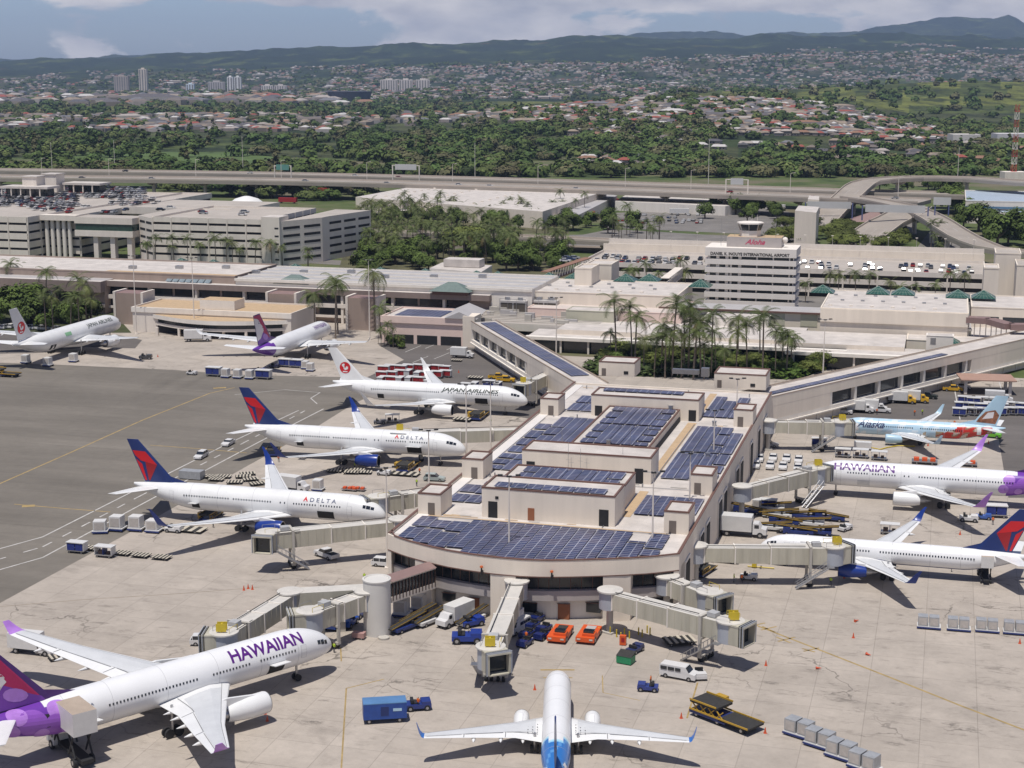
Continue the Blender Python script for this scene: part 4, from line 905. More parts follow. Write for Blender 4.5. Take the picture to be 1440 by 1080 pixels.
mb=MB(); mb.box(0,d.length,-1.5,1.5,4.0,5.0); mb.box(0,d.length,-1.45,1.45,7.3,7.6); mb.build('frame',m_wall,t)
mb=MB(); mb.box(0,d.length,-1.42,1.42,5.0,7.3); mb.build('glazing',m_win,t)
for k in range(14): x=.3+k*(d.length-.6)/13; mb=MB(); mb.box(x,x+.16,-1.56,-1.42,4.3,7.3); mb.build('window_post',mat('dark_brown_steel',(.10,.06,.045),.6),t)
# ================================================================= TERMINALS, GARAGES, TOWER
m_pink=mat('pink_stucco',(.80,.62,.54),.8,var=.05,scale=.3,streak=True)
m_fascia=mat('brown_fascia',(.27,.21,.185),.7,var=.08,scale=.6,streak=True)
m_metroof=mat('grey_metal_roof',(.46,.44,.43),.5,var=.07,scale=.2)
m_gar=mat('garage_concrete',(.76,.69,.61),.85,var=.08,scale=.25,streak=True)
m_deck=mat('garage_deck',(.44,.395,.35),.85,var=.10,scale=.08)
m_green=mat('green_skylight_glass',(.025,.085,.065),.25,var=.2,scale=1,spec=.7)
m_teal=mat('teal_tile_roof',(.13,.18,.165),.6,var=.15,scale=.8)
m_tow=mat('tower_white',(.82,.76,.69),.75,var=.04,scale=.3)
m_brownwall=mat('brown_concrete',(.36,.28,.235),.85,var=.08,scale=.4,streak=True)
m_panel=mat('sage_panel',(.52,.50,.39),.8,var=.05)
def PB(u0,v0,u1,vb,h):
    a0,b0=LC(u0,v0,h); lo,hi=a0,a0+900
    for _ in range(40):
        m=(lo+hi)/2
        if PX(WC(m,b0,h))[0]<u1: lo=m
        else: hi=m
    a1=lo; lo,hi=b0,b0+900
    for _ in range(40):
        m=(lo+hi)/2
        if PX(WC(a0,m,h))[1]>vb: lo=m
        else: hi=m
    return a0,b0,a1-a0,lo-b0
def pbld(label,u0,v0,u1,vb,h,wall=None,roof=None,z0=0,cat='building',name='terminal_building',par=.5,depth=None):
    a0,b0,w,d=PB(u0,v0,u1,vb,h); d=depth or d
    t=thing(name,label,cat,WC(a0,b0,z0),TH)
    mb=MB(); mb.box(0,w,0,d,0,h-z0-.0,0,1); mb.build('wall',[wall or m_wall,roof or m_roof],t)
    if par:
        mb=MB()
        for q in ((-.1,w+.1,-.1,.3),(-.1,w+.1,d-.3,d+.1),(-.1,.3,.3,d-.3),(w-.3,w+.1,.3,d-.3)): mb.box(*q,h-z0+.005,h-z0+par)
        mb.build('parapet',wall or m_wall,t)
    return t,w,d
WPROTO={}
def windows(t,x0,x1,pitch,w,z0,z1,y=-.06,nm='window',m=None,frame=True):
    key=(round(w,2),round(z1-z0,2),(m or m_win).name,nm)
    x=x0
    while x+w<=x1+.01:
        if key not in WPROTO:
            mb=MB(); mb.box(0,w,-.06,.02,0,z1-z0); o=mb.build(nm,m or m_win,t); WPROTO[key]=o
        else: o=WPROTO[key].copy(); C.objects.link(o); o.parent=t
        o.location=(x,y+.06,z0); x+=pitch
def bars(t,xs,w,z0,z1,y0,y1,nm,m):
    for x in xs: mb=MB(); mb.box(x,x+w,y0,y1,z0,z1); mb.build(nm,m,t)
def fr(a,b,s): 
    o=[]; 
    while a<b: o.append(a); a+=s
    return o
# --- left terminal: upper mass and lower front roof
t,w,d=pbld('long white flat-roofed terminal hall across the left half, tan strip along its front edge',-150,372,330,357,14.5,m_brownwall,m_roof)
mb=MB(); mb.box(90,w,.4,6.5,14.5-.0+.01,14.56); mb.build('tan_roof_strip',m_sand,t)
for k in range(9): mb=MB(); x=95+k*17; mb.box(x,x+2.6,12+(k%3)*5,14+(k%3)*5,14.51,15.7); mb.build('roof_unit',m_metal,t)
t,w,d=pbld('long grey metal-roofed terminal hall left of centre, joined to the white-roofed hall',331,391.5,748,374,14.5,m_wall2,m_metroof,par=0)
for k in range(5): mb=MB(); y=2+k*(d-4)/4; mb.box(0,w,y,y+.35,14.51,14.85); mb.build('roof_rib',m_wall2,t)
mb=MB(); mb.box(-.2,w+.2,-.5,.0,13.7,14.6); mb.build('eave_fascia',m_wall2,t)
t,w,d=pbld('brown-fascia terminal front with white strip roof and two floors of dark glass',146,394,690,388,12,m_brownwall,m_roof,par=0)
L_=w
mb=MB(); mb.box(-.3,w+.3,-2.6,0,10.2,12.25,0,1); mb.build('roof_fascia',[m_fascia,m_roof],t)
windows(t,.5,w,9.5,8.6,7.2,10.0,y=-.1,nm='upper_window'); mb=MB(); mb.box(0,w,-2.2,0,5.6,7.0); mb.build('balcony_band',m_gar,t)
windows(t,.5,w,9.5,8.2,2.8,5.4,y=-.1,nm='lower_window'); bars(t,fr(0,w,19),.9,0,10.2,-2.0,-.12,'column',m_gar)
mb=MB(); mb.box(0,w,-1.8,0,2.0,2.8); mb.build('plinth_band',m_gar,t)
t,w,d=pbld('brown-roofed terminal wing behind the trees at far left',-160,383,146,374,12.4,m_brownwall,m_metroof,par=0)
mb=MB(); mb.box(-.3,w+.3,-3,0,8.4,12.45,0,1); mb.build('roof_fascia',[m_fascia,m_roof],t); windows(t,2,w,12,9.5,4.0,8.0,y=-.1,nm='upper_window'); bars(t,fr(0,w,24),1.2,0,8.4,-2.4,-.12,'column',m_gar)
mb=MB(); mb.box(0,w,-2.6,0,2.6,3.8); mb.build('balcony_band',m_gar,t)
for (u,v) in ((192,402),(405,403),(517,409)):
    a,b=LC(u,v+8,11); t=thing('stair_tower','brown square concrete stair tower %s'%{192:'at the left end of the tan-roofed gate building',405:'near the right end of the tan-roofed gate building',517:'beside the light pole left of the pink building'}[u],'stair tower',WC(a,b-6),TH)
    mb=MB(); mb.box(-5,5,0,8,0,11.2,0,1); mb.build('wall',[m_brownwall,m_mauve],t); mb=MB(); mb.box(-5.9,-5.0,-.4,8.4,0,11.7); mb.build('corner_fin',m_gar,t); mb=MB(); mb.box(5.0,5.9,-.4,8.4,0,11.7); mb.build('corner_fin',m_gar,t)
# hipped teal roofs
for (u,v,w_,lab) in ((632,411,15,'teal hipped roof pavilion on the terminal roof, largest and farthest right'),(410,400,14,'teal hipped roof pavilion on the left terminal roof'),):
    a,b=LC(u,v,13); t=thing('roof_pavilion',lab,'pavilion',WC(a,b,12.0),TH)
    mb=MB(); mb.box(-w_*.42,w_*.42,0,7,0,1.2); mb.build('base',m_trim,t)
    mb=MB(); h=w_/2; mb.add([(-h,-.8,1.2),(h,-.8,1.2),(h,7.8,1.2),(-h,7.8,1.2),(-1.5,3.5,4.2),(1.5,3.5,4.2)],[(0,1,5,4),(1,2,5),(2,3,4,5),(3,0,4),(3,2,1,0)]); mb.build('roof',m_teal,t)
for k in range(7):
    a,b=LC(232+k*9,393+k*.4,13); t=thing('skylight_wedge','grey glass skylight wedge in the row on the left terminal roof','skylight',WC(a,b,12.3),TH,'skylight wedges on the left terminal roof')
    mb=MB(); mb.add([(0,0,0),(2.2,0,0),(2.2,3.6,0),(0,3.6,0),(0,3.6,1.6),(2.2,3.6,1.6)],[(0,1,2,3),(0,4,5,1),(0,3,4),(1,5,2),(3,2,5,4)]); mb.build('glazing',mat('pale_blue_glass',(.22,.27,.30),.2,var=.2,scale=1),t)
# --- tan-roofed gate building with curved canopy
t,w,d=pbld('white gate building with tan gravel roof and curved dark-fronted canopy at upper left','185' and 186,433,409,421,8.2,m_gar,m_sand,name='gate_building')
mb=MB(); mb.box(-.3,w+.3,-.35,0,6.9,8.6); mb.build('fascia_band',m_wall2,t)
def arcp(x0,x1,dep,n=16): return [(x0+(x1-x0)*i/n,-dep*math.sin(PI*i/n)) for i in range(n+1)]
x0,x1=w*.13,w*.98
mb=MB(); mb.prism(arcp(x0,x1,9)+[(x1,-.02),(x0,-.02)],5.0,6.4,0,1); mb.build('curved_canopy',[m_wall2,m_sand],t)
mb=MB(); mb.prism(arcp(x0+2,x1-2,7.4)+[(x1-2,-.03),(x0+2,-.03)],3.6,4.98); mb.build('curved_glazing',m_win,t)
mb=MB(); mb.prism(arcp(x0+1,x1-1,8.4)+[(x1-1,-.03),(x0+1,-.03)],2.7,3.6); mb.build('curved_spandrel',m_gar,t)
bars(t,[x0+4+k*(x1-x0-9)/5 for k in range(6)],.8,0,2.7,-5.8,-5.0,'column',m_gar)
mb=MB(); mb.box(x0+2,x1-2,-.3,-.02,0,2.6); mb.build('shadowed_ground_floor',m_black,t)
mb=MB(); mb.box(w*.40,w*.62,4,12,8.25,11.4,0,1); mb.build('roof_house',[m_wall2,m_sand],t)
# --- pink building
t,w,d=pbld('pink flat-roofed building with three dark ground-floor openings, left of the diagonal walkway building',537,445.5,651,433,8.6,m_pink,m_roof,name='pink_building',cat='building')
for k in range(3): mb=MB(); mb.box(4+k*8.2,11+k*8.2,-.08,.02,0,3.0); mb.build('garage_opening',m_black,t)
mb=MB(); mb.box(3,w-9,4,d-3,8.62,8.8); mb.build('solar_array',m_solar,t); mb=MB(); mb.box(-.35,w+.3,-.5,-.0,6.9,9.1); mb.build('fascia_band',m_pink,t)
mb=MB(); mb.box(w+.35,w+4.4,-1.5,6,0,10.2); mb.build('end_pier',m_wall,t)
mb=MB(); mb.add([(w-6,-1,9.2),(w+5,-1,9.2),(w+2,20,9.2),(w-9,20,9.2),(w-1,-1,11.4),(w-4,20,11.4)],[(0,4,5,3),(1,2,5,4),(0,1,4),(3,5,2),(0,3,2,1)]); mb.build('ridge_roof',m_metroof,t)
# --- mechanical yard with cooling units
t=thing('plant_deck','steel mechanical deck crowded with pipes between the terminal halls','equipment deck',WC(*LC(660,452,6),0),TH)
mb=MB(); mb.box(0,46,0,24,3.5,6.0,0,1); mb.build('deck',[m_gar,m_deck],t)
random.seed(3)
for k in range(22): x=random.uniform(0,44); y=random.uniform(1,22); mb=MB(); mb.box(x,x+random.uniform(1,5),y,y+random.uniform(.4,1.6),6.01,6+random.uniform(.7,2.6)); mb.build('duct',m_conc if k%3 else m_metroof,t)
for k in range(8): y=2+k*2.6; mb=MB(); mb.tube((0,y,6.4+.1*k),(44,y,6.4+.1*k),.16,n=6); mb.build('pipe',m_conc,t)
for (u,lab) in ((703,'left louvred cooling unit on the mechanical deck'),(746,'right louvred cooling unit on the mechanical deck')):
    a,b=LC(u,441,6); t=thing('cooling_unit',lab,'cooling unit',WC(a,b,6),TH)
    mb=MB(); mb.box(0,9.4,0,6,.3,4.6); mb.build('housing',m_metroof,t)
    for x in (.4,4.9): mb=MB(); mb.box(x,x+4.1,-.08,-.01,.8,3.9); mb.build('louvre_or_shade_strip',mat('louvre_brown',(.10,.085,.07),.7),t)
    for x in (2.2,6.8): mb=MB(); mb.tube((x,3,4.6),(x,3,5.6),1.4,1.3,14); mb.build('fan_stack',m_metal,t)
    mb=MB(); 
    for q in ((0,9.4,-.6,-.5),(0,9.4,6.5,6.6)): mb.box(*q,5.2,5.35)
    for x in (0,3,6,9.3): mb.box(x,x+.1,-.6,-.5,0,5.3)
    mb.build('access_rail',m_metal,t)
# --- centre hall and its stepped front roofs
t,w,d=pbld('wide white-roofed ticket hall behind the palm garden, rows of small roof vents',735,409.5,951,392,13.2,m_wall,m_roof,par=.3)
for j in range(3):
    for k in range(int(w/8)): mb=MB(); x=2+k*7.6+(j%2)*3; y=d*(.2+.25*j); mb.box(x,x+1.2,y,y+1.0,13.21,13.7); mb.build('roof_vent',m_metal if j else m_gar,t)
t,w,d=pbld('pinkish lower roof terrace in front of the centre ticket hall',742,433,958,417,9.2,m_pink,mat('pinkish_roof',(.60,.52,.47),.8,var=.06),par=.2)
t,w,d=pbld('pale panelled box with white roof on the terminal, left of the tall palms',796,436.5,863,431,9.9,m_panel,m_roof,par=.2,z0=4)
t,w,d=pbld('white stepped roof above the dark lower windows, just left of the palm garden',783,463,900,449,6.4,m_wall,m_roof,par=0)
t,w,d=pbld('low white eave building with dark glass front behind the palm garden',742,472,1190,462,4.9,m_win,m_roof,par=0,name='low_terminal_front')
mb=MB(); mb.box(-.3,w+.3,-2.2,0,4.1,5.1); mb.build('eave',m_wall2,t); bars(t,fr(2,w,9),.6,0,4.1,-1.6,-1.0,'column',m_gar)
t,w,d=pbld('long grey-roofed service building with pale panels below the control tower',928,431.5,1177,424,9.6,m_wall,m_metroof,par=0,z0=0)
mb=MB(); mb.box(-.3,w+.3,-.8,0,9.2,9.7); mb.build('eave',m_trim,t); bars(t,[w*.28,w*.52,w*.62,w*.80],5.5,5.0,9.0,-.12,0,'wall_panel',m_panel); 
t,w,d=pbld('plain white roof between the palms and the service building',900,470,1125,452,6.0,m_wall,m_roof,par=0)
t,w,d=pbld('white machine room with small louvres behind the central palms',990,446,1080,440,8.6,m_tow,m_roof,par=.2); windows(t,2,w,6.5,1.6,5.6,7.2,m=m_metal,nm='louvre_or_shade_strip')
# --- right hall
t,w,d=pbld('white-roofed ticket hall on the right with green pyramid skylights along its back edge',1154,433.5,1362,408,13.2,m_wall,m_roof,par=.3)
for j in range(3):
    for k in range(int(w/7)): mb=MB(); x=2+k*6.6+(j%2)*3; y=d*(.15+.28*j); mb.box(x,x+1.2,y,y+1.0,13.21,13.65); mb.build('roof_vent',m_metal if j else m_gar,t)
mb=MB(); mb.box(0,w,-.5,-.02,9,13.3); mb.build('fascia_band',m_wall,t)
t,w,d=pbld('grey-roofed panelled annex in front of the right ticket hall',1177,455,1366,447,8.2,m_panel,m_metroof,par=0); bars(t,[w*.1,w*.3,w*.45],.3,3,7.8,-.08,0,'panel_joint',m_trim)
mb=MB(); mb.box(-.2,w+.2,-.7,0,7.6,8.3); mb.build('eave',m_wall2,t)
t,w,d=pbld('bright white rectangular roof in front of the panelled annex on the right',1105,481,1272,464,6.2,m_wall,m_roof,par=0)
t,w,d=pbld('low white eave building with blue-black glass behind the right walkway building',1106,493,1300,483,4.9,m_win,m_roof,par=0,name='low_terminal_front'); mb=MB(); mb.box(-.3,w+.3,-2.2,0,4.1,5.1); mb.build('eave',m_wall2,t); bars(t,fr(2,w,9),.6,0,4.1,-1.6,-1.0,'column',m_gar)
t,w,d=pbld('white air-handling block standing on the roof right of centre',1303,472,1341,466,9.6,m_tow,m_roof,par=.1,z0=5,depth=5); windows(t,1.2,w,6,1.6,2,4,m=m_metal,nm='louvre_or_shade_strip')
t,w,d=pbld('white flat roof deck at the right edge below the brown walkway',1275,478,1480,452,6.0,m_wall,m_roof,par=.2)
t,w,d=pbld('white-roofed hall at the right edge beyond the ticket halls',1366,432,1500,415,12.5,m_wall,m_roof,par=.3); windows(t,2,w,8,6.8,7.5,9.6)
# elevated brown walkway
pts=[(1360,446),(1392,448),(1420,456),(1500,457)]; 
t=thing('roofed_walkway','brown-roofed elevated walkway on thin columns at the upper right edge','walkway',G(1360,446,12),0); o_=t.location.copy()
for p,q in zip(pts,pts[1:]):
    a=G(*p,12)-o_; b=G(*q,12)-o_; d_=(b-a); n_=Vector((-d_.y,d_.x,0)).normalized()*1.9
    mb=MB(); mb.prism([(a-n_).to_tuple()[:2],(b-n_).to_tuple()[:2],(b+n_).to_tuple()[:2],(a+n_).to_tuple()[:2]],-1.6,.2); mb.build('roof',m_mauve,t)
    for i in range(4): c=a+d_*(i/4+.1); mb=MB(); mb.tube((c.x,c.y,-6),(c.x,c.y,-1.6),.16,n=6); mb.build('column',m_gar,t)
# green pyramid skylights
for k,(u,v,s) in enumerate(((772,391,7),(808,391,7),(880,394,8),(913,394,8),(985,402,8),(1157,410,8),(1235,412,8),(1270,413,8),(1347,417,8),(1383,418,8),(1336,481,6),(415,376,5),(535,381,5),(598,383,5),(670,386,5),(700,387,5),(255,368,5),(300,370,5))):
    z=13.4 if v<420 else 6.2
    a,b=LC(u,v,z); t=thing('pyramid_skylight','green glass pyramid skylight %s'%('alone on the roof near the right walkway' if v>420 else 'in the row along the back edge of the terminal roofs'),'skylight',WC(a,b,z),TH,'green pyramid skylights' if v<420 else None)
    mb=MB(); h=s/2; mb.add([(-h,-h,0),(h,-h,0),(h,h,0),(-h,h,0),(0,0,s*.30)],[(0,1,4),(1,2,4),(2,3,4),(3,0,4),(3,2,1,0)]); mb.build('glass',m_green,t)
    mb=MB(); ap=(0,0,s*.30+.03)
    for i in range(-3,4): x=i*h/3.0; mb.tube((x,-h-.03,.03),(x*.25,-h*.25,s*.225),.035,n=4)
    for c in ((-h,-h),(h,-h),(h,h),(-h,h)): mb.tube((*c,0),ap,.06,n=4)
    for f in (.35,.68): q=h*(1-f)+.03; mb.tube((-q,-q,s*.30*f),(q,-q,s*.30*f),.035,n=4); mb.tube((q,-q,s*.30*f),(q,q,s*.30*f),.035,n=4)
    mb.build('frame',mat('pale_green_frame',(.35,.45,.38),.5,var=.05),t)
# --- control tower building
t=thing('airport_tower_building','eight-storey white tower building with dark ribbon windows and black rooftop lettering','tower',WC(5,331,0),TH)
Wt=31.5; Dt=15; mb=MB(); mb.box(0,Wt,0,Dt,0,24.6,0,1); mb.build('wall',[m_tow,m_roof],t)
for k in range(7):
    z=20.9-k*3.05
    mb=MB(); mb.box(-.8,Wt+.9,-.9,Dt+.5,z-2.15,z-.25); mb.build('balcony_band',m_tow,t)
    x=1.0
    for wd in (2.2,2.2,.5,2.2,5.4,5.4,5.4,1.0):
        mb=MB(); mb.box(x,min(x+wd,Wt),-.07,.02,z-.2,z+.85); mb.build('window',m_win,t); x+=wd+(1.2 if wd<5 else .5)
        if wd==.5: x-=.4
    mb=MB(); mb.box(Wt,Wt+.06,1,Dt-1,z-.2,z+.85); mb.build('side_window',m_win,t)
mb=MB(); mb.box(-.8,Wt+.9,-.9,Dt+.5,21.8,24.9); mb.build('sign_parapet',m_tow,t)
flat_text('DANIEL K. INOUYE INTERNATIONAL AIRPORT',1.5,'roof_lettering',mat('black_sign_letters',(.03,.025,.02),.5,var=0),t,Matrix.Translation((1.2,-.96,22.2))@Matrix.Rotation(PI/2,4,'X'),bold=.05,length=Wt-2.8)
mb=MB(); mb.box(6.5,26.5,3,12,24.95,28.6,0,1); ph=mb.build('penthouse',[mat('grey_penthouse',(.44,.40,.38),.8,var=.05),m_sand],t)
flat_text('Aloha',2.6,'script_sign',mat('magenta_sign',(.50,.06,.13),.5,var=0),t,Matrix.Translation((13.2,2.94,26.0))@Matrix.Rotation(PI/2,4,'X'),bold=.05,length=7.4,shear=.45)
mb=MB(); mb.lathe([(0,3.9),(2.2,3.9)],c=(14.5,7.5,28.6),axis='Z',n=8); mb.build('cab_base',m_tow,t)
mb=MB(); mb.lathe([(2.2,3.9),(4.6,4.7)],c=(14.5,7.5,28.6),axis='Z',n=8); mb.build('cab_glass',m_win,t)
mb=MB(); mb.lathe([(4.6,5.0),(5.1,5.0),(5.3,3.4)],c=(14.5,7.5,28.6),axis='Z',n=8); mb.build('cab_roof',m_tow,t)
mb=MB(); 
for i in range(8): an=2*PI*i/8; mb.tube((14.5+3.9*math.cos(an),7.5+3.9*math.sin(an),30.8),(14.5+4.7*math.cos(an),7.5+4.7*math.sin(an),33.2),.09,n=4)
mb.build('cab_mullion',m_gar,t)
for x in (4,9,20,24): mb=MB(); mb.tube((x,6,24.9),(x,6,36 if x in(4,24) else 32),.08,.04,5); mb.build('roof_mast',m_metal,t)
for i in range(3): mb=MB(); mb.lathe([(-1.1,.1),(-.8,.8),(0,1.1),(.8,.8),(1.1,.1)],c=(27.5,6,27.6),axis='Z',n=14) if i==0 else mb.tube((13+i*2,7.5,33.9),(13+i*2,7.5,36.5),.05,n=4); mb.build('radome' if i==0 else 'aerial',m_tow,t,smooth=60)
# ================================================================= GARAGES
def garage(label,a0,a1,b0,b1,z1,nl,chamfer=0,bay=9.5,top=True,slot=1.15,z00=0,fl=None):
    t=thing('parking_garage',label,'parking garage',WC(a0,b0,0),TH); w=a1-a0; d=b1-b0
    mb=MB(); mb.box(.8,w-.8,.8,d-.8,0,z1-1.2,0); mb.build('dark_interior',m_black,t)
    fh=(z1-z00)/nl
    for k in range(nl+1):
        z=z1-k*fh; zt=z+(.0); zb=z-fh+slot
        if k==nl: break
        mb=MB(); mb.box(0,w,0,d,max(0,zb),zt-.9 if k==0 else zt); 
        if k==0: mb=MB(); mb.box(0,w,0,d,zb,z-1.0,0,1)
        mb.build('floor_band',[m_gar,m_deck],t)
    mb=MB(); 
    for q in ((0,w,0,.3),(0,w,d-.3,d),(0,.3,.3,d-.3),(w-.3,w,.3,d-.3)): mb.box(*q,z1-1.0,z1)
    mb.build('roof_parapet',m_gar,t)
    bars(t,[x for x in fr(0,w,bay)],.55,0,z1-.3,-.25,.9,'column',m_gar); 
    for y in fr(0,d,bay): mb=MB(); mb.box(w-.6,w+.22,y,y+.55,0,z1-.3); mb.build('column',m_gar,t)
    return t,w,d
GR={}
t,w,d=garage('five-level pale concrete parking garage left of centre with long dark slots',-270,-214,421.5,486,21.5,6); GR['mid']=(-270,-214,421.5,486,20.5)
mb=MB(); mb.prism([(-14,13),(0,.4),(0,60),(-14,60)],0,20.6,0,1); mb.build('corner_wing',[m_gar,m_deck],t)
for k in range(5):
    z=17.6-k*3.55
    for s0,s1 in ((.08,.46),(.54,.94)):
        p=Vector((-14,13,0)).lerp(Vector((0,.4,0)),s0); q=Vector((-14,13,0)).lerp(Vector((0,.4,0)),s1); n_=Vector((-.045,-.05,0))
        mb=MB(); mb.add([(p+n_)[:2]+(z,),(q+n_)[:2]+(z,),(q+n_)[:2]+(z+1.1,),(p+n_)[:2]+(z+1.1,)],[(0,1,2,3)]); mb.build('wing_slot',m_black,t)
mb=MB(); mb.box(w+.3,w+9.3,-1.6,9,0,22.8,0,1); mb.build('stair_tower',[m_gar,m_roof],t)
for k in range(5): mb=MB(); mb.box(w+6.8,w+8.8,-1.67,-1.61,3+k*3.6,3.7+k*3.6); mb.build('stair_slot',m_black,t)
mb=MB(); mb.prism([(w+9.3,0),(w+20,-.5+24),(w+20.2,30),(w+28,67),(w+9.3,67)],0,20.8,0,1); mb.build('angled_wing',[m_gar,m_deck],t)
P_=[(w+9.3,0),(w+20,23.5)]
for (p0,p1,nn) in (((w+9.3,0),(w+20,23.5),2),((w+20.2,30),(w+28,67),3)):
    for k in range(5):
        z=16.9-k*3.6
        for j in range(nn):
            f0=(j+.1)/nn; f1=(j+.9)/nn; p=Vector((*p0,0)).lerp(Vector((*p1,0)),f0); q=Vector((*p0,0)).lerp(Vector((*p1,0)),f1); dd=(q-p).normalized(); n_=Vector((dd.y,-dd.x,0))*.06
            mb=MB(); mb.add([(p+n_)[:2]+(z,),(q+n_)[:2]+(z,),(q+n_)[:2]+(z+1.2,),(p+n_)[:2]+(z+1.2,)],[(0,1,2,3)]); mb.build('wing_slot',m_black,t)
a,b=LC(46,303,20)
t,w,d=garage('large parking garage at far left, its roof crowded with parked cars',a-130,a+2,b-8,b+150,20,5,bay=11); GR['left']=(a-130,a+2,b-8,b+150,19); ab_=LC(128,300,20)[0]
t,w,d=garage('recessed garage wing with tall round columns between the two garages at left',a+2.5,ab_,b+7,b+150,20.3,5,bay=200); GR['left2']=(a+3,ab_,b+7,b+150,19.3)
for k in range(5): mb=MB(); x=(w-3)*(k+.6)/5; mb.tube((x,-2.2,0),(x,-2.2,18.2),1.0,1.0,12); mb.build('round_column',m_wall2,t,smooth=40)
mb=MB(); mb.box(-.5,w+.5,-4.4,0,17.6,20.2); mb.build('front_beam',m_gar,t)
ax=ab_
t=thing('bridge_building','green-glazed bridge on square columns joining the two garages at left','bridge',WC(ax,b+2,0),TH); ww=(-286)-ax+2
mb=MB(); mb.box(0,ww+30,46,104,17.0,19.9,0,1); mb.build('rear_deck',[m_gar,m_deck],t)
mb=MB(); mb.box(0,ww+30,45.6,45.98,17.4,21.0); mb.build('deck_parapet',m_gar,t)
bars(t,fr(4,ww+28,13),1.4,0,16.9,46.5,48,'rear_column',m_gar)
mb=MB(); mb.box(0,ww,0,14,10.5,13.4); mb.box(0,ww,0,14,16.6,19.6,0,1); mb.build('deck',[m_gar,m_deck],t); mb=MB(); mb.box(.4,ww-.4,.4,13.6,13.4,16.6); mb.build('green_glazing',mat('green_tinted_glass',(.03,.07,.055),.2,var=.3,scale=.5),t)
bars(t,fr(ww*.3,ww-1,9),2.4,0,10.5,1,4,'column',m_gar)
for (u,v,w_,h_) in ((0,263,30,22.5),(32,262,10,27),(60,258,10,27),(88,258,24,23)):
    a1,b1=LC(u,v+6,22.5); t=thing('rooftop_pavilion','white rooftop structure %s on the crowded garage roof'%{0:'with thin flat roof, leftmost',32:'like a lift tower, left one',60:'like a lift tower, right one',88:'with wide flat canopy, rightmost'}[u],'rooftop structure',WC(a1,b1,20),TH)
    mb=MB(); 
    if w_==10: mb.box(0,9,0,9,0,h_-20+3); mb.build('wall',m_gar,t); mb=MB(); mb.box(-.5,9.5,-.5,9.5,h_-17+.0,h_-16.4); mb.build('roof',m_roof,t)
    else:
        mb.box(2,w_-2,3,10,0,4.2); mb.build('glazed_front',m_win,t); mb=MB(); mb.box(0,w_,0,13,4.2,5.4); mb.build('roof',m_roof,t); bars(t,fr(.5,w_,6),.6,0,4.2,.3,.9,'column',m_gar)
t,w,d=garage('wide low three-level parking garage across the right, cars on its roof',-56,105,388,432,11.2,3,bay=13.3,slot=1.75); GR['right']=(-56,105,388,432,10.2)
# back ramp wall with lamp posts
mb=MB(); mb.box(0,w,d+.5,d+12,0,13.0,0,1); mb.build('upper_ramp',[m_gar,m_deck],t); mb=MB(); mb.box(0,w,d+.2,d+.48,9,14.0); mb.build('ramp_parapet',m_wall,t); mb=MB(); mb.box(0,w,d+12,d+12.4,11,15); mb.build('ramp_back_wall',m_gar,t)
for k,x in enumerate(fr(30,w,11.5)): mb=MB(); mb.tube((x,d+.1,0),(x,d+.1,20),.13,.08,6); mb.box(x-.5,x+.5,d-.9,d+.1,20,20.15); mb.build('deck_lamp',m_gar,t)
for (u,v,u1,h_,lab) in ((808,378,832,19,'tall beige lift tower at the left end of the wide garage'),(913//1,374,929,17,'')):
    if not lab: continue
    t,w,d=pbld(lab,u,v,u1,v-6,h_,m_wall,m_roof,name='lift_tower'); 
t,w,d=pbld('beige stair tower beside the trussed brown footbridge',944-120,372,944-84,366,18,m_wall,m_roof,name='lift_tower')
t,w,d=pbld('tall beige block at the right end of the wide garage',1384,378,1405,372,17,m_wall,m_roof,name='lift_tower')
t,w,d=pbld('large plain beige block rising at the right edge above the garage',1400,357,1436,350,19,m_wall,m_deck,name='ramp_block')
t,w,d=pbld('beige corner block at the right image edge beside the garage',1430,374,1500,366,17,m_wall,m_deck,name='ramp_block')
# trussed footbridges
def truss(lab,p0,p1,h,m):
    a=G(*p0,h); b=G(*p1,h); d_=b-a; Ln=d_.length; t=thing('footbridge',lab,'footbridge',a,math.atan2(d_.y,d_.x))
    mb=MB(); mb.box(0,Ln,-1.6,1.6,0,.3); mb.box(0,Ln,-1.6,1.6,-3.4,-3.0); mb.build('deck',m,t)
    for i in range(int(Ln/3)): mb=MB(); x=i*3; mb.tube((x,-1.6,-3.0),(x+1.5,-1.6,0),.14,n=4); mb.tube((x+1.5,-1.6,0),(x+3,-1.6,-3.0),.14,n=4); mb.build('truss_bay',m_gar,t)
truss('brown-roofed trussed footbridge between the grey hall and the wide garage',(766,383),(827,363),13,mat('rust_brown_roof',(.28,.15,.10),.7))
truss('short grey trussed footbridge crossing to the wide garage behind the ticket hall',(935,392),(955,377),12,m_gar)
# --- warehouse
def polyb(label,px,h,wall,roof,name='warehouse',cat='warehouse',z0=0):
    P=[G(u,v,h) for u,v in px]; o=P[0]; t=thing(name,label,cat,(o.x,o.y,z0))
    mb=MB(); mb.prism([((p-o).x,(p-o).y) for p in P],0,h-z0,0,1); mb.build('wall',[wall,roof],t); return t,[p-o for p in P]
t,P=polyb('huge white flat warehouse roof in the middle distance, dark vents in rows',[(500,277),(763,297.5),(853,268),(583,262)],10,m_wall,m_roof)
for (f0,g0,f1,g1) in ((.12,.15,.16,.95),(.35,.1,.38,.95),(.62,.1,.64,.95)):
    for k in range(8):
        f=f0+(f1-f0)*k/8; g=g0+(g1-g0)*k/8; p=P[0].lerp(P[1],f).lerp(P[3].lerp(P[2],f),g); mb=MB(); mb.cbox((p.x,p.y,10.4),(1.8,2.2,.8)); mb.build('roof_vent',m_gar,t)
t,P=polyb('sloping grey lean-to shed along the right side of the warehouse',[(786,302),(812,303),(868,275),(853,272)],6,m_gar,m_metroof)
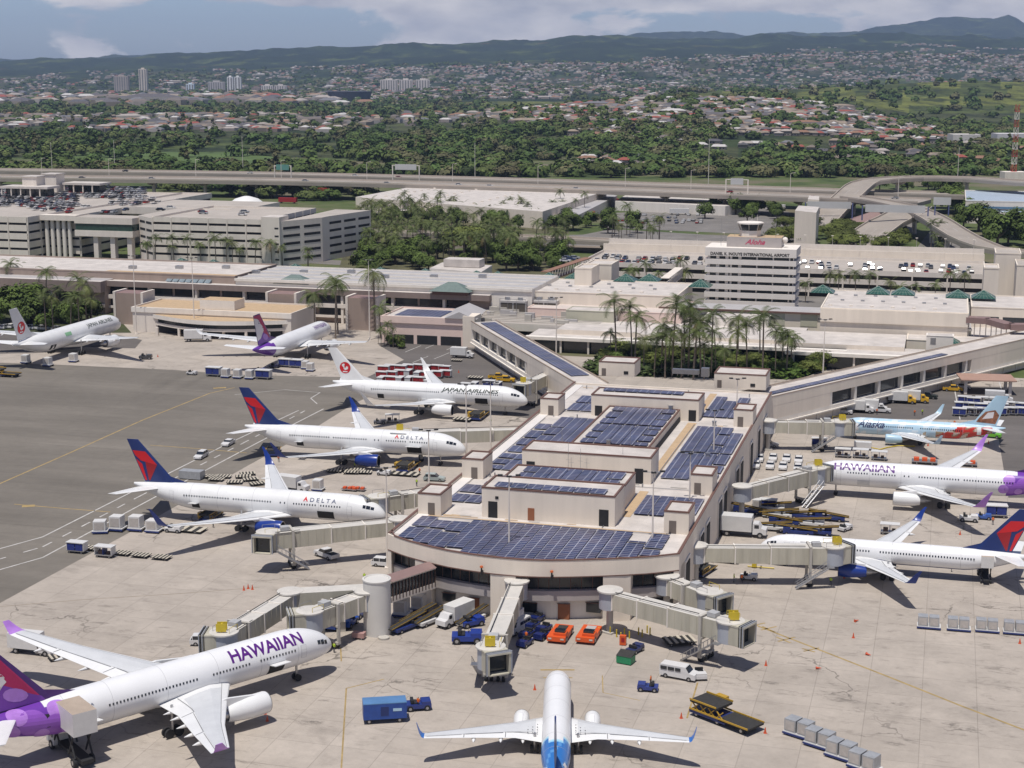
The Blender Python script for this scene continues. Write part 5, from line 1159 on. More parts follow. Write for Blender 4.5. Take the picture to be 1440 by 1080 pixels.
t,P=polyb('low white flat-roofed shed to the right of the warehouse',[(865,283),(1020,290),(1068,283),(880,274)],6,m_wall2,m_roof); 
t,P=polyb('long white canopy behind the row of palms below the warehouse',[(560,296),(800,306),(802,302),(566,292)],5,m_black,m_roof,name='canopy',cat='canopy')
t,P=polyb('small white flat-roofed building with roof block among the trees left of centre',[(604,377),(676,383),(692,373),(622,369)],6,m_wall2,m_roof,name='service_building',cat='building')
mb=MB(); c=P[0].lerp(P[2],.55); mb.cbox((c.x,c.y,7.8),(16,8,3.2),rz=TH); mb.build('roof_block',m_roof,t)
t,P=polyb('tall plain beige tower block beside the foot of the big road ramp',[(1118,296),(1148,299),(1152,291),(1123,289)],19,m_wall,m_roof,name='block_building',cat='building')
t,P=polyb('lower beige block right of the plain tower block by the ramp',[(1136,280),(1152,281),(1152,276),(1138,275)],14,m_wall,m_roof,name='block_building',cat='building')
# blue-trimmed office at right
t,w,d=pbld('blue-trimmed office building with stepped glass terraces at the right edge',1358,283,1500,268,13,m_gar,mat('pale_blue_roof',(.40,.47,.55),.5),name='office_building')
mb=MB(); mb.box(-.3,w,-.5,0,9.0,10.2); mb.build('blue_fascia',mat('blue_trim',(.10,.20,.30),.5),t)
windows(t,2,w,8,6.5,5.4,8.6,y=-.1); mb=MB(); mb.box(14,60,-12,-.6,0,8.0,0,1); mb.build('terrace_wing',[m_gar,mat('pale_blue_roof',(.40,.47,.55),.5)],t); windows(t,16,60,5.5,4.2,1.5,6,y=-12.1); mb=MB(); mb.box(60.2,w,-16,-.6,0,10,0,1); mb.build('terrace_wing',[m_gar,m_roof],t); windows(t,62,w,5.5,4.6,6.0,8.6,y=-16.1); windows(t,62,w,5.5,4.6,1.5,4.1,y=-16.1)
# small white dome
g=G(347,288,3); t=thing('white_dome','rounded white membrane dome behind the middle garage','dome',(g.x,g.y,0),TH)
mb=MB(); mb.lathe([(0,13),(4,11.5),(7,7.5),(8.6,2),(8.8,.1)],axis='Z',n=24); mb.build('membrane',mat('white_membrane',(.78,.77,.75),.6,var=.03),t,smooth=60)
# shade canopy by the right walkway
g=G(1405,531,4.2); t=thing('shade_canopy','brown-roofed open canopy with four posts beside the right walkway building','canopy',(g.x,g.y,0),TH+R(8)); mb=MB(); mb.box(-11,4,-5,5,4.0,4.3); mb.build('roof',mat('copper_roof',(.40,.25,.19),.7,var=.08),t); 
for x in (-9.5,2.5):
    for y in (-3.6,3.6): mb=MB(); mb.box(x-.4,x+.4,y-.4,y+.4,0,4.0); mb.build('post',m_gar,t)
# ================================================================= ROADS, VIADUCT, RAMPS
m_road=mat('road_concrete',(.33,.29,.25),.85,var=.14,scale=.06)
m_barrier=mat('barrier_concrete',(.50,.435,.37),.85,var=.06,scale=.3)
def ribbon(name,label,pts,w,th=1.6,struct=False,pier=32,wall=1.0,lanes=3,cat='viaduct'):
    """pts: (u,v,h) on the centre line, or world Vectors"""
    P=[p if isinstance(p,Vector) else G(*p) for p in pts]
    # smooth with Catmull-Rom
    Q=[]
    for i in range(len(P)-1):
        p0,p1,p2,p3=P[max(0,i-1)],P[i],P[i+1],P[min(len(P)-1,i+2)]
        n=max(2,int((p2-p1).length/12))
        for k in range(n):
            t=k/n; Q.append(.5*((2*p1)+(-p0+p2)*t+(2*p0-5*p1+4*p2-p3)*t*t+(-p0+3*p1-3*p2+p3)*t**3))
    Q.append(P[-1]); N=[]
    for i in range(len(Q)):
        d=(Q[min(i+1,len(Q)-1)]-Q[max(0,i-1)]); d.z=0; d.normalize(); N.append(Vector((-d.y,d.x,0)))
    o_=Vector((Q[0].x,Q[0].y,0))
    t=thing(name,label,cat,o_,0)
    def sec(off0,off1,z0,z1): return [[tuple(q-o_+n*off0+Vector((0,0,z0))),tuple(q-o_+n*off1+Vector((0,0,z0))),tuple(q-o_+n*off1+Vector((0,0,z1))),tuple(q-o_+n*off0+Vector((0,0,z1)))] for q,n in zip(Q,N)]
    mb=MB(); mb.loft(sec(-w/2,w/2,-th,0)); mb.build('deck',m_road,t)
    for s_ in (-1,1):
        mb=MB(); a,b=(w/2-.35,w/2+.02) if s_>0 else (-w/2-.02,-w/2+.35); mb.loft(sec(a,b,.002,wall)); mb.build('barrier',m_barrier,t)
    mb=MB()
    for k in range(1,lanes):
        off=-w/2+w*k/lanes
        for i in range(0,len(Q)-1,2): 
            a,b=Q[i]-o_+N[i]*off,Q[i+1]-o_+N[i+1]*off; mb.add([(a.x-.1,a.y-.1,a.z+.02),(b.x-.1,b.y-.1,b.z+.02),(b.x+.1,b.y+.1,b.z+.02),(a.x+.1,a.y+.1,a.z+.02)],[(0,1,2,3)])
    if lanes>1: mb.build('lane_marks',m_wht,t)
    acc=0
    for i in range(1,len(Q)):
        acc+=(Q[i]-Q[i-1]).length
        if acc>pier and Q[i].z>4: 
            acc=0; q=Q[i]-o_; mb=MB(); mb.tube((q.x,q.y,0),(q.x,q.y,q.z-th-1.2),1.3,1.3,8); n=N[i]; 
            mb.add([tuple(q+n*sx+Vector((0,dy,dz))) for sx,dz in ((-w*.42,-th-.9),(w*.42,-th-.9),(w*.2,-th-2.2),(-w*.2,-th-2.2),(-w*.42,-th),(w*.42,-th)) for dy in (0,)]+[tuple(q+n*sx+Vector((0,1.8,dz))) for sx,dz in ((-w*.42,-th-.9),(w*.42,-th-.9),(w*.2,-th-2.2),(-w*.2,-th-2.2),(-w*.42,-th),(w*.42,-th))],[(4,5,1,2,3,0),(6,9,8,7,11,10),(4,5,11,10),(3,2,8,9),(0,3,9,6),(1,2,8,7),(0,4,10,6),(5,1,7,11)]); mb.build('pier',m_gar,t)
    return t,Q,N
fwN,QN,NN=ribbon('highway_viaduct','nearer deck of the elevated highway crossing the whole picture',[(-200,244,12),(0,249,12),(240,251.5,12),(480,255.5,12),(720,262,12),(960,270,12),(1150,277,12),(1300,283,12)],30,2.2,lanes=5,pier=38)
fwF,QF,NF=ribbon('highway_viaduct','farther deck of the elevated highway crossing the whole picture',[(-200,236,12),(0,239.5,12),(240,242.5,12),(480,247,12),(720,253.5,12),(960,261.5,12),(1150,268,12),(1330,273,12),(1600,279,12)],26,2.2,lanes=4,pier=38)
rA,QA,NA=ribbon('highway_ramp','wide road ramp curving from the toll plaza up and away to the right edge',[(1150,318,2.5),(1172,295,7),(1195,273,14),(1214,258,18),(1240,252.5,20),(1290,250,20),(1360,251,20),(1440,256.5,20),(1560,264,20)],17,1.8,lanes=3,pier=45)
rB,QB,NB=ribbon('highway_ramp','curved ramp sweeping from the highway down towards the right edge',[(1195,277,13),(1240,284,13),(1280,293,13),(1312,307,13),(1340,325,12),(1368,340,10),(1410,352,8),(1500,362,5)],14,1.8,lanes=3,pier=40)
rC,QC,NC=ribbon('highway_ramp','ramp dropping to the lower left through the trees beside the tent roof',[(1285,292,13),(1270,302,12.3),(1245,314,9),(1222,330,5),(1200,345,1.5)],20,1.6,lanes=4,pier=60)
rD,QD,ND=ribbon('elevated_road','level elevated road passing behind the round tree left of centre',[(440,323,6),(520,326,6),(640,330,6),(760,335,6),(850,339,6),(930,344,6)],12,1.5,lanes=2,pier=25)
rE,QE,NE=ribbon('elevated_road','road deck running behind the control tower and its garage',[(640,345,.8),(900,352,.8),(1150,364,.8)],9,.8,lanes=2,pier=999)
tag(rE,kind=None)
def road(pts,w,z=.03,nm='road',m=None):
    Q=[G(*p) for p in pts]; mb=MB()
    for a,b in zip(Q,Q[1:]):
        d=(b-a).normalized(); n=Vector((-d.y,d.x,0))*w/2; mb.add([(p.x,p.y,z) for p in (a-n,b-n,b+n,a+n)],[(0,1,2,3)])
    return tag(mb.build(nm,m or g_road),kind='structure')
road([(1300,352),(1312,335),(1322,322)],9,nm='road'); road([(1345,356),(1338,345),(1330,333)],9,nm='road')
road([(250,362),(420,366),(520,372),(640,380)],16); road([(520,372),(560,345),(640,350)],12); road([(0,372),(250,362)],14)
# lots
sheet('car_park',px_poly([(850,300),(850,320),(1110,332),(1110,298),(1060,292)]),.04,g_road)
sheet('car_park',px_poly([(1215,300),(1215,330),(1290,330),(1285,305)]),.045,g_road)
sheet('forecourt',[WC(-420,300),WC(260,300),WC(260,345),WC(-420,345)],.02,g_road)
sheet('forecourt',[WC(-150,345),WC(140,345),WC(140,392),WC(-150,392)],.024,g_road)
sheet('planted_ground',px_poly([(0,468),(0,430),(150,430),(185,468)]),.03,mat('planting_soil',(.05,.06,.02),.9,var=.3,scale=.2))
# service roofs: tent-like restaurant roof under ramp
g=G(1232,318); t=thing('tent_roof','brown hipped tent roof beside the ramp under the road deck','shelter',(g.x,g.y,0),TH); mb=MB(); mb.add([(-16,-9,3),(16,-9,3),(16,9,3),(-16,9,3),(-4,0,8),(4,0,8)],[(0,1,5,4),(1,2,5),(2,3,4,5),(3,0,4),(3,2,1,0)]); mb.build('roof',m_mauve,t)
for c in ((-14,-8),(14,-8),(14,8),(-14,8)): mb=MB(); mb.tube((*c,0),(*c,3.2),.3,n=6); mb.build('post',m_gar,t)
# sign gantries
def gantry(lab,u,v,h,w,ph,pw,m=None,rot=0,col=None):
    g=G(u,v,h); t=thing('sign_gantry',lab,'road sign',(g.x,g.y,h),TH+rot)
    for x in ((-w/2),(w/2)): mb=MB(); mb.box(x-.35,x+.35,-.3,.3,0,ph); mb.build('post',col or m_gar,t)
    mb=MB(); mb.box(-w/2,w/2,-.25,.25,ph-.5,ph); mb.build('beam',m_gar,t); mb=MB(); mb.box(-pw/2,pw/2,-.5,-.3,ph-3.4,ph+.6); mb.build('sign_back',m or mat('sign_back_grey',(.55,.55,.54),.5,var=.05),t)
bp=mat('blue_grey_post',(.10,.12,.25),.5)
gantry('overhead sign gantry across the wide ramp, blue posts',1165,309,3,27,10,25,col=bp,rot=R(6))
gantry('overhead sign gantry beside the tent roof over the lower ramp, blue posts',1258,311,10,34,8,31,col=bp)
gantry('single white sign board on a blue post beside the curved ramp',1324,303,13,7,9,9,col=bp)
gantry('white sign gantry over the highway, left of the warehouse',571,254,12,20,11,16)
gantry('pale sign gantry over the highway, left of the second ramp',1036,272,12,14,9,8)
gantry('coloured sign gantry over the highway at upper left',398,250,12,13,9,10,m=mat('green_sign_face',(.12,.30,.25),.5))
# red and white lattice mast
g=RAY(1424,262,1290); t=thing('lattice_mast','red and white lattice mast at the right edge','mast',(g.x,g.y,0),0)
for k in range(9):
    mb=MB(); z0=8+k*6.0; w0=1.7-.04*k
    for sx in (-1,1):
        for sy in (-1,1): mb.tube((sx*w0,sy*w0,z0),(sx*(w0-.06),sy*(w0-.06),z0+6),.2,n=4)
        mb.tube((sx*w0,-w0,z0),(-sx*w0,-w0,z0+6),.16,n=4)
    mb.box(-w0-.2,w0+.2,-w0-.2,w0+.2,z0,z0+.3); mb.build('mast_section',mat('mast_red',(.50,.07,.05),.5) if k%2==0 else m_tow,t)
mb=MB(); mb.box(-9,9,-7,7,0,8); mb.build('base_building',m_gar,t)
# light poles
def lamp(u,v,h,lab,heads=3,vt=None,grp=None):
    g=G(u,v)
    if lamp.proto.get((h,heads)) is None:
        t=thing('high_mast_light',lab,'light pole',(g.x,g.y,0),0,grp)
        mb=MB(); mb.tube((0,0,0),(0,0,h),.24 if h>15 else .14,.09,8); mb.box(-.5,.5,-.5,.5,0,.4); mb.build('pole',m_gar,t,smooth=40)
        mb=MB(); mb.tube((-1.6,0,h-.1),(1.6,0,h-.1),.07,n=5); mb.build('cross_arm',m_metal,t)
        for k in range(heads): x=-1.5+3.0*k/max(1,heads-1) if heads>1 else .8; mb=MB(); mb.cbox((x,-.25*(1-abs(x)/2),h-.12+.12*abs(x)),(.85,.55,.22)); mb.build('lamp_head',m_dark,t)
        lamp.proto[(h,heads)]=t; return t
    return copy_tree(lamp.proto[(h,heads)],loc=(g.x,g.y,0),label=lab,group=grp)
lamp.proto={}
for (u,vb,vt,lab) in ((192,470,0,'tall light pole among the palms behind the far crane-tailed airliner'),(274,474,0,'tall light pole in front of the round gate building'),(520,478,0,'tall light pole left of the pink building'),(716,845,703,'tall light pole on the concourse front, centre, three dark lamp heads'),(916,838,706,'tall light pole on the concourse front, right of centre, three dark lamp heads'),(604,735,0,'light pole in the gap beside the nearest jet bridge left of the concourse'),(690,652,0,'light pole in front of the crane-tailed airliner at the left wall'),(656,655,0,'light pole just right of the nose of the middle airliner'),(782,520,0,'light pole standing at the diagonal solar walkway building'),(1156,560,0,'light pole standing at the right walkway building'),(1002,700,0,'light pole at the right concourse wall, near the parked white cars'),(1034,645,0,'light pole at the right concourse wall beside the third bridge'),(968,775,0,'light pole at the right front corner of the concourse'),(545,800,0,'light pole at the left front corner of the concourse')):
    h=27 if vt==0 and u<530 else 22
    if u in (690,656,604,1002,1034,968,545): h=19
    lamp(u,vb,h,lab)
random.seed(11)
for k in range(13):
    u=20+k*112; i=min(len(QN)-1,int(len(QN)*(k+.5)/13)); q=QN[i]; g=q+NN[i]*15.5
    lg=lamp.proto.get('st')
    if lg is None:
        t=thing('street_lamp','slim single-arm street lamp on the elevated highway','street lamp',g,0,'street lamps along the highway'); mb=MB(); mb.tube((0,0,0),(0,0,13),.22,.12,6); mb.tube((0,0,13),(2.4,0,13.3),.09,n=5); mb.cbox((2.4,0,13.3),(1.2,.5,.25)); mb.build('pole',m_gar,t); lamp.proto['st']=t
    else: copy_tree(lg,loc=g)
for (u,v,D) in ((563,251,1380),(108+960,250,1400),(440//1,252,1300)): pass
for k,(u,vb,ht) in enumerate(((74,250,30),(162,246,30),(342,248,34),(668,252,30),(996,262,36),(1346,262,30))):
    g=G(u,vb); 
    if k==0: t=thing('roadside_pole','tall bare pole standing behind the elevated highway','pole',(g.x,g.y,0),0,'tall poles behind the highway'); mb=MB(); mb.tube((0,0,0),(0,0,1),.28,.16,6); mb.build('pole',m_gar,t); t.scale=(1,1,ht); lp=t
    else: q=copy_tree(lp,loc=(g.x,g.y,0)); q.scale=(1,1,ht)
# ================================================================= TERRAIN, TOWN, TREES
from mathutils import noise as NZ
def interp(T,x):
    if x<=T[0][0]: return T[0][1]
    for p,q in zip(T,T[1:]):
        if x<=q[0]: return p[1]+(q[1]-p[1])*(x-p[0])/(q[0]-p[0])
    return T[-1][1]
def zrow(row,D): return HH+D*(99.9-row)/FF*1.0
rA_=[(-400,400),(620,400),(680,160),(760,150),(900,139),(1000,137),(1100,140),(1180,150),(1250,168),(1320,184),(1440,192),(1800,200)]
rB_=[(-400,400),(880,400),(930,129),(1010,127),(1100,125),(1200,120),(1290,115),(1350,113),(1440,115),(1800,120)]
rM_=[(-400,118),(0,112),(200,108),(420,104),(600,100),(800,92),(960,88),(1100,84),(1300,82),(1440,84),(1800,84)]
rR_=[(-400,92),(0,88),(80,85),(160,82),(240,79),(320,75),(423,68),(480,67),(570,63),(640,61),(740,58),(813,54),(900,53),(960,56),(1050,57),(1150,54),(1260,52),(1360,53),(1440,54),(1800,60)]
rE_=[(-400,96),(700,64),(850,56),(900,49),(960,47),(997,45),(1043,54),(1103,48),(1150,43),(1193,46),(1253,38),(1293,33),(1340,30),(1370,27),(1400,24),(1423,35),(1440,37),(1520,40),(1800,45)]
def zt(u,D):
    zA=max(0,zrow(interp(rA_,u),2600)); zB=max(0,zrow(interp(rB_,u),3700)); zM=zrow(interp(rM_,u),7600); zR=zrow(interp(rR_,u),11000); zE=zrow(interp(rE_,u),16500)
    T=[(1700,0),(2100,zA*.35),(2600,zA),(3050,zA*.55+zB*.3),(3700,zB),(4400,max(2,zB*.45)),(5600,3+max(0,min(19,(u-480)/8))),(6500,5+max(0,min(22,(u-480)/8))),(7600,max(30,zM)),(9300,(zM+zR)*.47),(11000,zR),(13000,min(zR,zE)*.7),(16500,zE),(19000,zE*.5),(24000,zE*.3)]
    z=interp(T,D)
    x=(u-720)/FF*D
    if D>3200: z+=NZ.fractal((x/700,D/900,3.3),1,2,5)*min(60,(D-3200)/110)*(.22+(.30+.4*min(1,max(0,(u-700)/500)))*min(1,max(0,(D-7500)/3000)))
    if D>9500: z+=NZ.fractal((x/260,D/500,7.3),1,2,5)*16+NZ.noise((x/60,D/90,1.3))*5
    return z
us=list(range(-330,1771,5)); Ds=[1650,1800,2000,2150,2300,2450,2600,2750,2900,3100,3300,3500,3700,3950,4200,4500,4900,5300,5700,6100,6500,6900,7300,7700,8100,8500,8900,9300,9700,10100,10400,10700,11000,11300,11700,12300,13000,14000,15000,15700,16200,16500,16900,17600,19000]
rows=[[((u-720)/FF*D,D,zt(u,D)) for u in us] for D in Ds]
def tcol(k,i):
    D=(Ds[k]+Ds[k+1])/2; u=us[min(i,len(us)-1)]; x=(u-720)/FF*D
    n=NZ.fractal((x/420,D/700,1.1),1,2,4); n2=NZ.fractal((x/150,D/260,9.1),1,2,3)
    if D<2900: c=(.075,.085,.04) if n>-.1 else (.05,.07,.03)
    elif D<4400: c=(.15,.165,.045) if n2>-.05 else (.085,.105,.035)
    elif D<8200: c=(.035,.052,.028) if n>-.15 else (.07,.075,.045)
    elif D<12500:
        c=(.022,.036,.022) if n<.12 else (.032,.05,.026)
    else: c=(.028,.042,.03) if n<.1 else (.045,.06,.036)
    return c
mb=MB(); mb.loft([[tuple(p) for p in r] for r in rows],close=False,caps=False,cols=tcol)
m_terr=attrmat('hillside_cover',.9,var=.35,scale=.010,spec=.1)
nt=m_terr.node_tree; L=nt.links; b=nt.nodes['Principled BSDF']; src=b.inputs['Base Color'].links[0].from_socket
def patch(src,scale,st,lo,hi,col,fac):
    tc=nd(nt,'ShaderNodeTexCoord'); mp=nd(nt,'ShaderNodeMapping'); mp.inputs['Scale'].default_value=st; L.new(tc.outputs['Object'],mp.inputs[0]); n=nd(nt,'ShaderNodeTexNoise'); n.inputs['Scale'].default_value=scale; n.inputs['Detail'].default_value=6; n.inputs['Roughness'].default_value=.62; L.new(mp.outputs[0],n.inputs['Vector'])
    r=nd(nt,'ShaderNodeMapRange'); r.inputs[1].default_value=lo; r.inputs[2].default_value=hi; r.inputs[3].default_value=0; r.inputs[4].default_value=fac; L.new(n.outputs['Fac'],r.inputs[0]); mx=nd(nt,'ShaderNodeMixRGB'); mx.inputs[2].default_value=(*col,1); L.new(r.outputs[0],mx.inputs[0]); L.new(src,mx.inputs[1]); return mx.outputs[0]
s1=patch(src,.0042,(1,.45,.0),.55,.62,(.115,.14,.045),.62); s2=patch(s1,.006,(1,.5,0),.55,.63,(.016,.026,.018),.75); s3=patch(s2,.0021,(1,.7,0),.66,.70,(.20,.10,.06),.45)
s4=patch(s3,.019,(1,.5,0),.50,.60,(.018,.026,.018),.62); s5=patch(s4,.05,(1,.5,0),.52,.60,(.02,.03,.018),.45)
L.new(s5,b.inputs['Base Color'])
hills=mb.build('hills',m_terr,smooth=180); tag(hills,kind='structure')
# ---- houses
roofs=[(.36,.32,.29),(.25,.20,.155),(.155,.13,.115),(.11,.10,.105),(.25,.14,.09),(.28,.07,.05),(.50,.48,.46),(.16,.16,.175),(.20,.165,.135),(.28,.225,.17),(.09,.085,.095)]
m_hroof=mat('house_roof',(1,1,1),.8,objcol=True,var=.1,scale=.3); m_hwall=mat('house_wall',(.36,.31,.265),.85,var=.12,scale=.2,rnd=.25)
HP=[]
for k,(w_,d_,l) in enumerate(((15,10,0),(18,11,6),(13,9,0))):
    mb=MB(); h=3.4 if k!=2 else 5.8
    mb.box(-w_/2,w_/2,-d_/2,d_/2,0,h,0)
    e=.9; mb.add([(-w_/2-e,-d_/2-e,h),(w_/2+e,-d_/2-e,h),(w_/2+e,d_/2+e,h),(-w_/2-e,d_/2+e,h),(-w_/2+(4 if k else 1),0,h+2.4),(w_/2-(4 if k else 1),0,h+2.4)],[(0,1,5,4),(1,2,5),(2,3,4,5),(3,0,4),(3,2,1,0)],1)
    if l: mb.box(w_/2-6,w_/2,-d_/2-l,-d_/2,0,h,0); mb.add([(w_/2-6.7,-d_/2-l-.7,h+.01),(w_/2+.7,-d_/2-l-.7,h+.01),(w_/2+.7,0,h+.01),(w_/2-6.7,0,h+.01),(w_/2-3,-d_/2-l+2,h+2.2),(w_/2-3,0,h+2.2)],[(0,1,4),(1,2,5,4),(3,0,4,5),(3,2,1,0)],1)
    for x in fr(-w_/2+1.5,w_/2-2.5,3.6): mb.add([(x,-d_/2-.03,1),(x+1.6,-d_/2-.03,1),(x+1.6,-d_/2-.03,2.3),(x,-d_/2-.03,2.3)],[(0,1,2,3)],2)
    HP.append(mb)
random.seed(21); cand=[]
def house_zone(n,u0,u1,D0,D1,mask=None,sz=1.0,street=True,nomask=False):
    for _ in range(n):
        D=random.uniform(D0**.8,D1**.8)**1.25
        if street: D=round(D/26)*26+random.uniform(-5,5)
        u=random.uniform(u0,u1)
        if mask and not mask(u,D): continue
        x=(u-720)/FF*D
        if NZ.noise((x/160,D/260,5))<(-.38 if nomask else -.22): continue
        cand.append((D,x,zt(u,D) if D>1700 else 0,sz))
house_zone(2600,640,1330,1980,2640,lambda u,D: u>640+(2640-D)*.25 and u<1310-(0 if D>2250 else 0),sz=.95,nomask=True)
house_zone(260,760,1440,1440,1900,lambda u,D: NZ.noise(((u-720)*D/FF/110,D/150,2))>-.05)
house_zone(700,-60,520,2350,3300,sz=1.15); house_zone(150,-60,520,4000,5200,None,sz=2.9)
house_zone(60,480,720,2600,3400,sz=1.4)
house_zone(9500,470,1500,4700,8300,lambda u,D: D<7900 or u>900,sz=1.0)
house_zone(1500,-60,520,6500,8400,lambda u,D: NZ.noise((u/45,D/500,6))>-.05,sz=1.05); house_zone(260,-60,520,4700,6300,None,sz=1.7)
house_zone(700,1100,1500,8000,9300,lambda u,D: NZ.noise((u/60,D/500,2))>.05,sz=1.2)
cand.sort(); near,far=cand[:296],cand[296:]
HO=[]; K_=0
hlabels=[('house with a %s roof in the subdivision beyond the highway')]
rname=['pale grey','tan','brown','dark grey','terracotta','red','white','blue-grey','brown','sandy','charcoal']
for i,(D,x,z,sz) in enumerate(near):
    k=random.randrange(3); ci=random.randrange(len(roofs)); 
    if isinstance(HP[k],MB): HP[k]=HP[k].build('house',[m_hwall,m_hroof,m_win]); o=HP[k]
    else: o=HP[k].copy(); C.objects.link(o)
    o.location=(x,D,z); o.rotation_euler=(0,0,TH+random.choice((0,0,PI/2,.3))+random.uniform(-.06,.06)); o.color=(*roofs[ci],1)
    tag(o,'small house with a %s roof in the subdivisions beyond the highway'%rname[ci],'house','%s-roofed houses beyond the highway'%rname[ci])
mb=MB(); mb.c=[]
for (D,x,z,sz) in far:
    w_=random.uniform(6,9.5)*sz; d_=random.uniform(4,6)*sz; h=random.uniform(3,4.6)*sz; rz=TH+random.choice((0,.5,PI/2))+random.uniform(-.15,.15); c,s=math.cos(rz),math.sin(rz)
    if random.random()<.02: w_*=3; d_*=2; h*=1.3
    col=random.choice(roofs); wl=random.choice(((.34,.29,.25),(.36,.31,.28),(.24,.20,.17),(.46,.42,.39)))
    P=[(-w_,-d_),(w_,-d_),(w_,d_),(-w_,d_)]; vs=[(x+a*c-b*s,D+a*s+b*c,z-2) for a,b in P]+[(x+a*c-b*s,D+a*s+b*c,z+h) for a,b in P]+[(x-w_*.5*c,D-w_*.5*s,z+h*1.5),(x+w_*.5*c,D+w_*.5*s,z+h*1.5)]
    mb.add(vs,[(0,1,5,4),(1,2,6,5),(2,3,7,6),(3,0,4,7),(4,5,9,8),(5,6,9),(6,7,8,9),(7,4,8)],0,[wl]*4+[col]*4)
town=mb.build('distant_town',attrmat('distant_house_paint',.8,var=.1,scale=.1)); tag(town,'thousands of tiny pale and red-roofed houses covering the far hillsides','town',kind='stuff')
# ---- towers far away
def apt(label,u0,u1,vt,vb,D,col,n=1,name='apartment_tower'):
    a=RAY(u0,vb,D); b=RAY(u1,vb,D); top=RAY(u0,vt,D).z; z0=a.z-25; t=thing(name,label,'apartment tower' if name=='apartment_tower' else 'building',(a.x,D,z0),0)
    w=b.x-a.x; H=top-z0; m=mat('tower_paint_%s'%int(col[0]*100),col,.8,var=.05,scale=.05)
    mb=MB(); mb.box(0,w,0,min(w,26)*.8+6,0,H); mb.build('wall',m,t)
    if name=='apartment_tower':
        for k in range(max(2,int(w/9))): x=w*(k+.28)/max(2,int(w/9)); mb=MB(); mb.box(x,x+w*.42/max(2,int(w/9)),-.4,-.01,10,H-3); mb.build('window_column',mat('tower_window',(.24,.22,.22),.5,var=.2,scale=.05),t)
        mb=MB(); mb.box(w*.3,w*.7,4,12,H+.05,H+5); mb.build('roof_house',m,t)
D_=6400
apt('broad grey-brown apartment tower, leftmost on the skyline',161,181,107,134,D_,(.50,.43,.38)); apt('slim tallest apartment tower on the left skyline',196,207,97,131,D_,(.75,.66,.56)); apt('short pale blue apartment tower on the skyline',262,273,118,134,D_,(.70,.78,.84))
apt('grey pair-like apartment tower left of the two white towers',293,316,115,137,D_,(.56,.52,.50)); apt('bright white apartment tower, left of a close pair',320,328,108,137,D_,(.88,.86,.85)); apt('bright white apartment tower, right of a close pair',330,339,108,133,D_,(.84,.83,.82))
apt('low wide apartment block right of the white pair',368,384,120,136,D_,(.74,.68,.64)); apt('rightmost low apartment block of the left skyline group',386,403,120,134,D_,(.68,.62,.58)); apt('dim brown apartment block beside the white pair',354,366,123,138,D_,(.33,.25,.22))
for k,u in enumerate((535,561,585)): apt('pale slab apartment block, %s of three in a row on the middle skyline'%('left','middle','right')[k],u,u+(24 if k==0 else 19),112,126-(k),6000,(.72,.66,.61))
apt('long white shopping building below the skyline towers at left',230,285,136,142,5600,(.55,.52,.49),name='long_building'); apt('pale flat industrial building at far left below the towers',38,85,142,150,4800,(.52,.50,.47),name='long_building'); apt('white three-storey school building at the right beyond the trees',1340,1379,189,200,1950,(.66,.62,.58),name='long_building'); apt('white apartment block with dark windows at the far right',1402,1500,188,203,1950,(.62,.6,.6),name='long_building')
apt('large white-roofed hall on the far right hillside',1362,1382,99,104,7000,(.75,.72,.7),name='long_building'); apt('long white building on the far right hillside',1310,1336,92,97,7400,(.7,.68,.66),name='long_building'); apt('pale depot building beside the stadium',545,585,145,153,4300,(.5,.46,.42),name='long_building')
c=RAY(492,150,4700); t=thing('stadium','dark oval stadium bowl in the middle distance at left','stadium',(c.x,c.y,0),0)
mb=MB(); mb.loft([[(r_*math.cos(2*PI*i/28),r_*.7*math.sin(2*PI*i/28),z) for i in range(28)] for r_,z in ((58,0),(66,30),(58,31),(40,8))],caps=False); mb.build('stand',mat('rusted_steel',(.07,.075,.10),.8,var=.2,scale=.1),t)
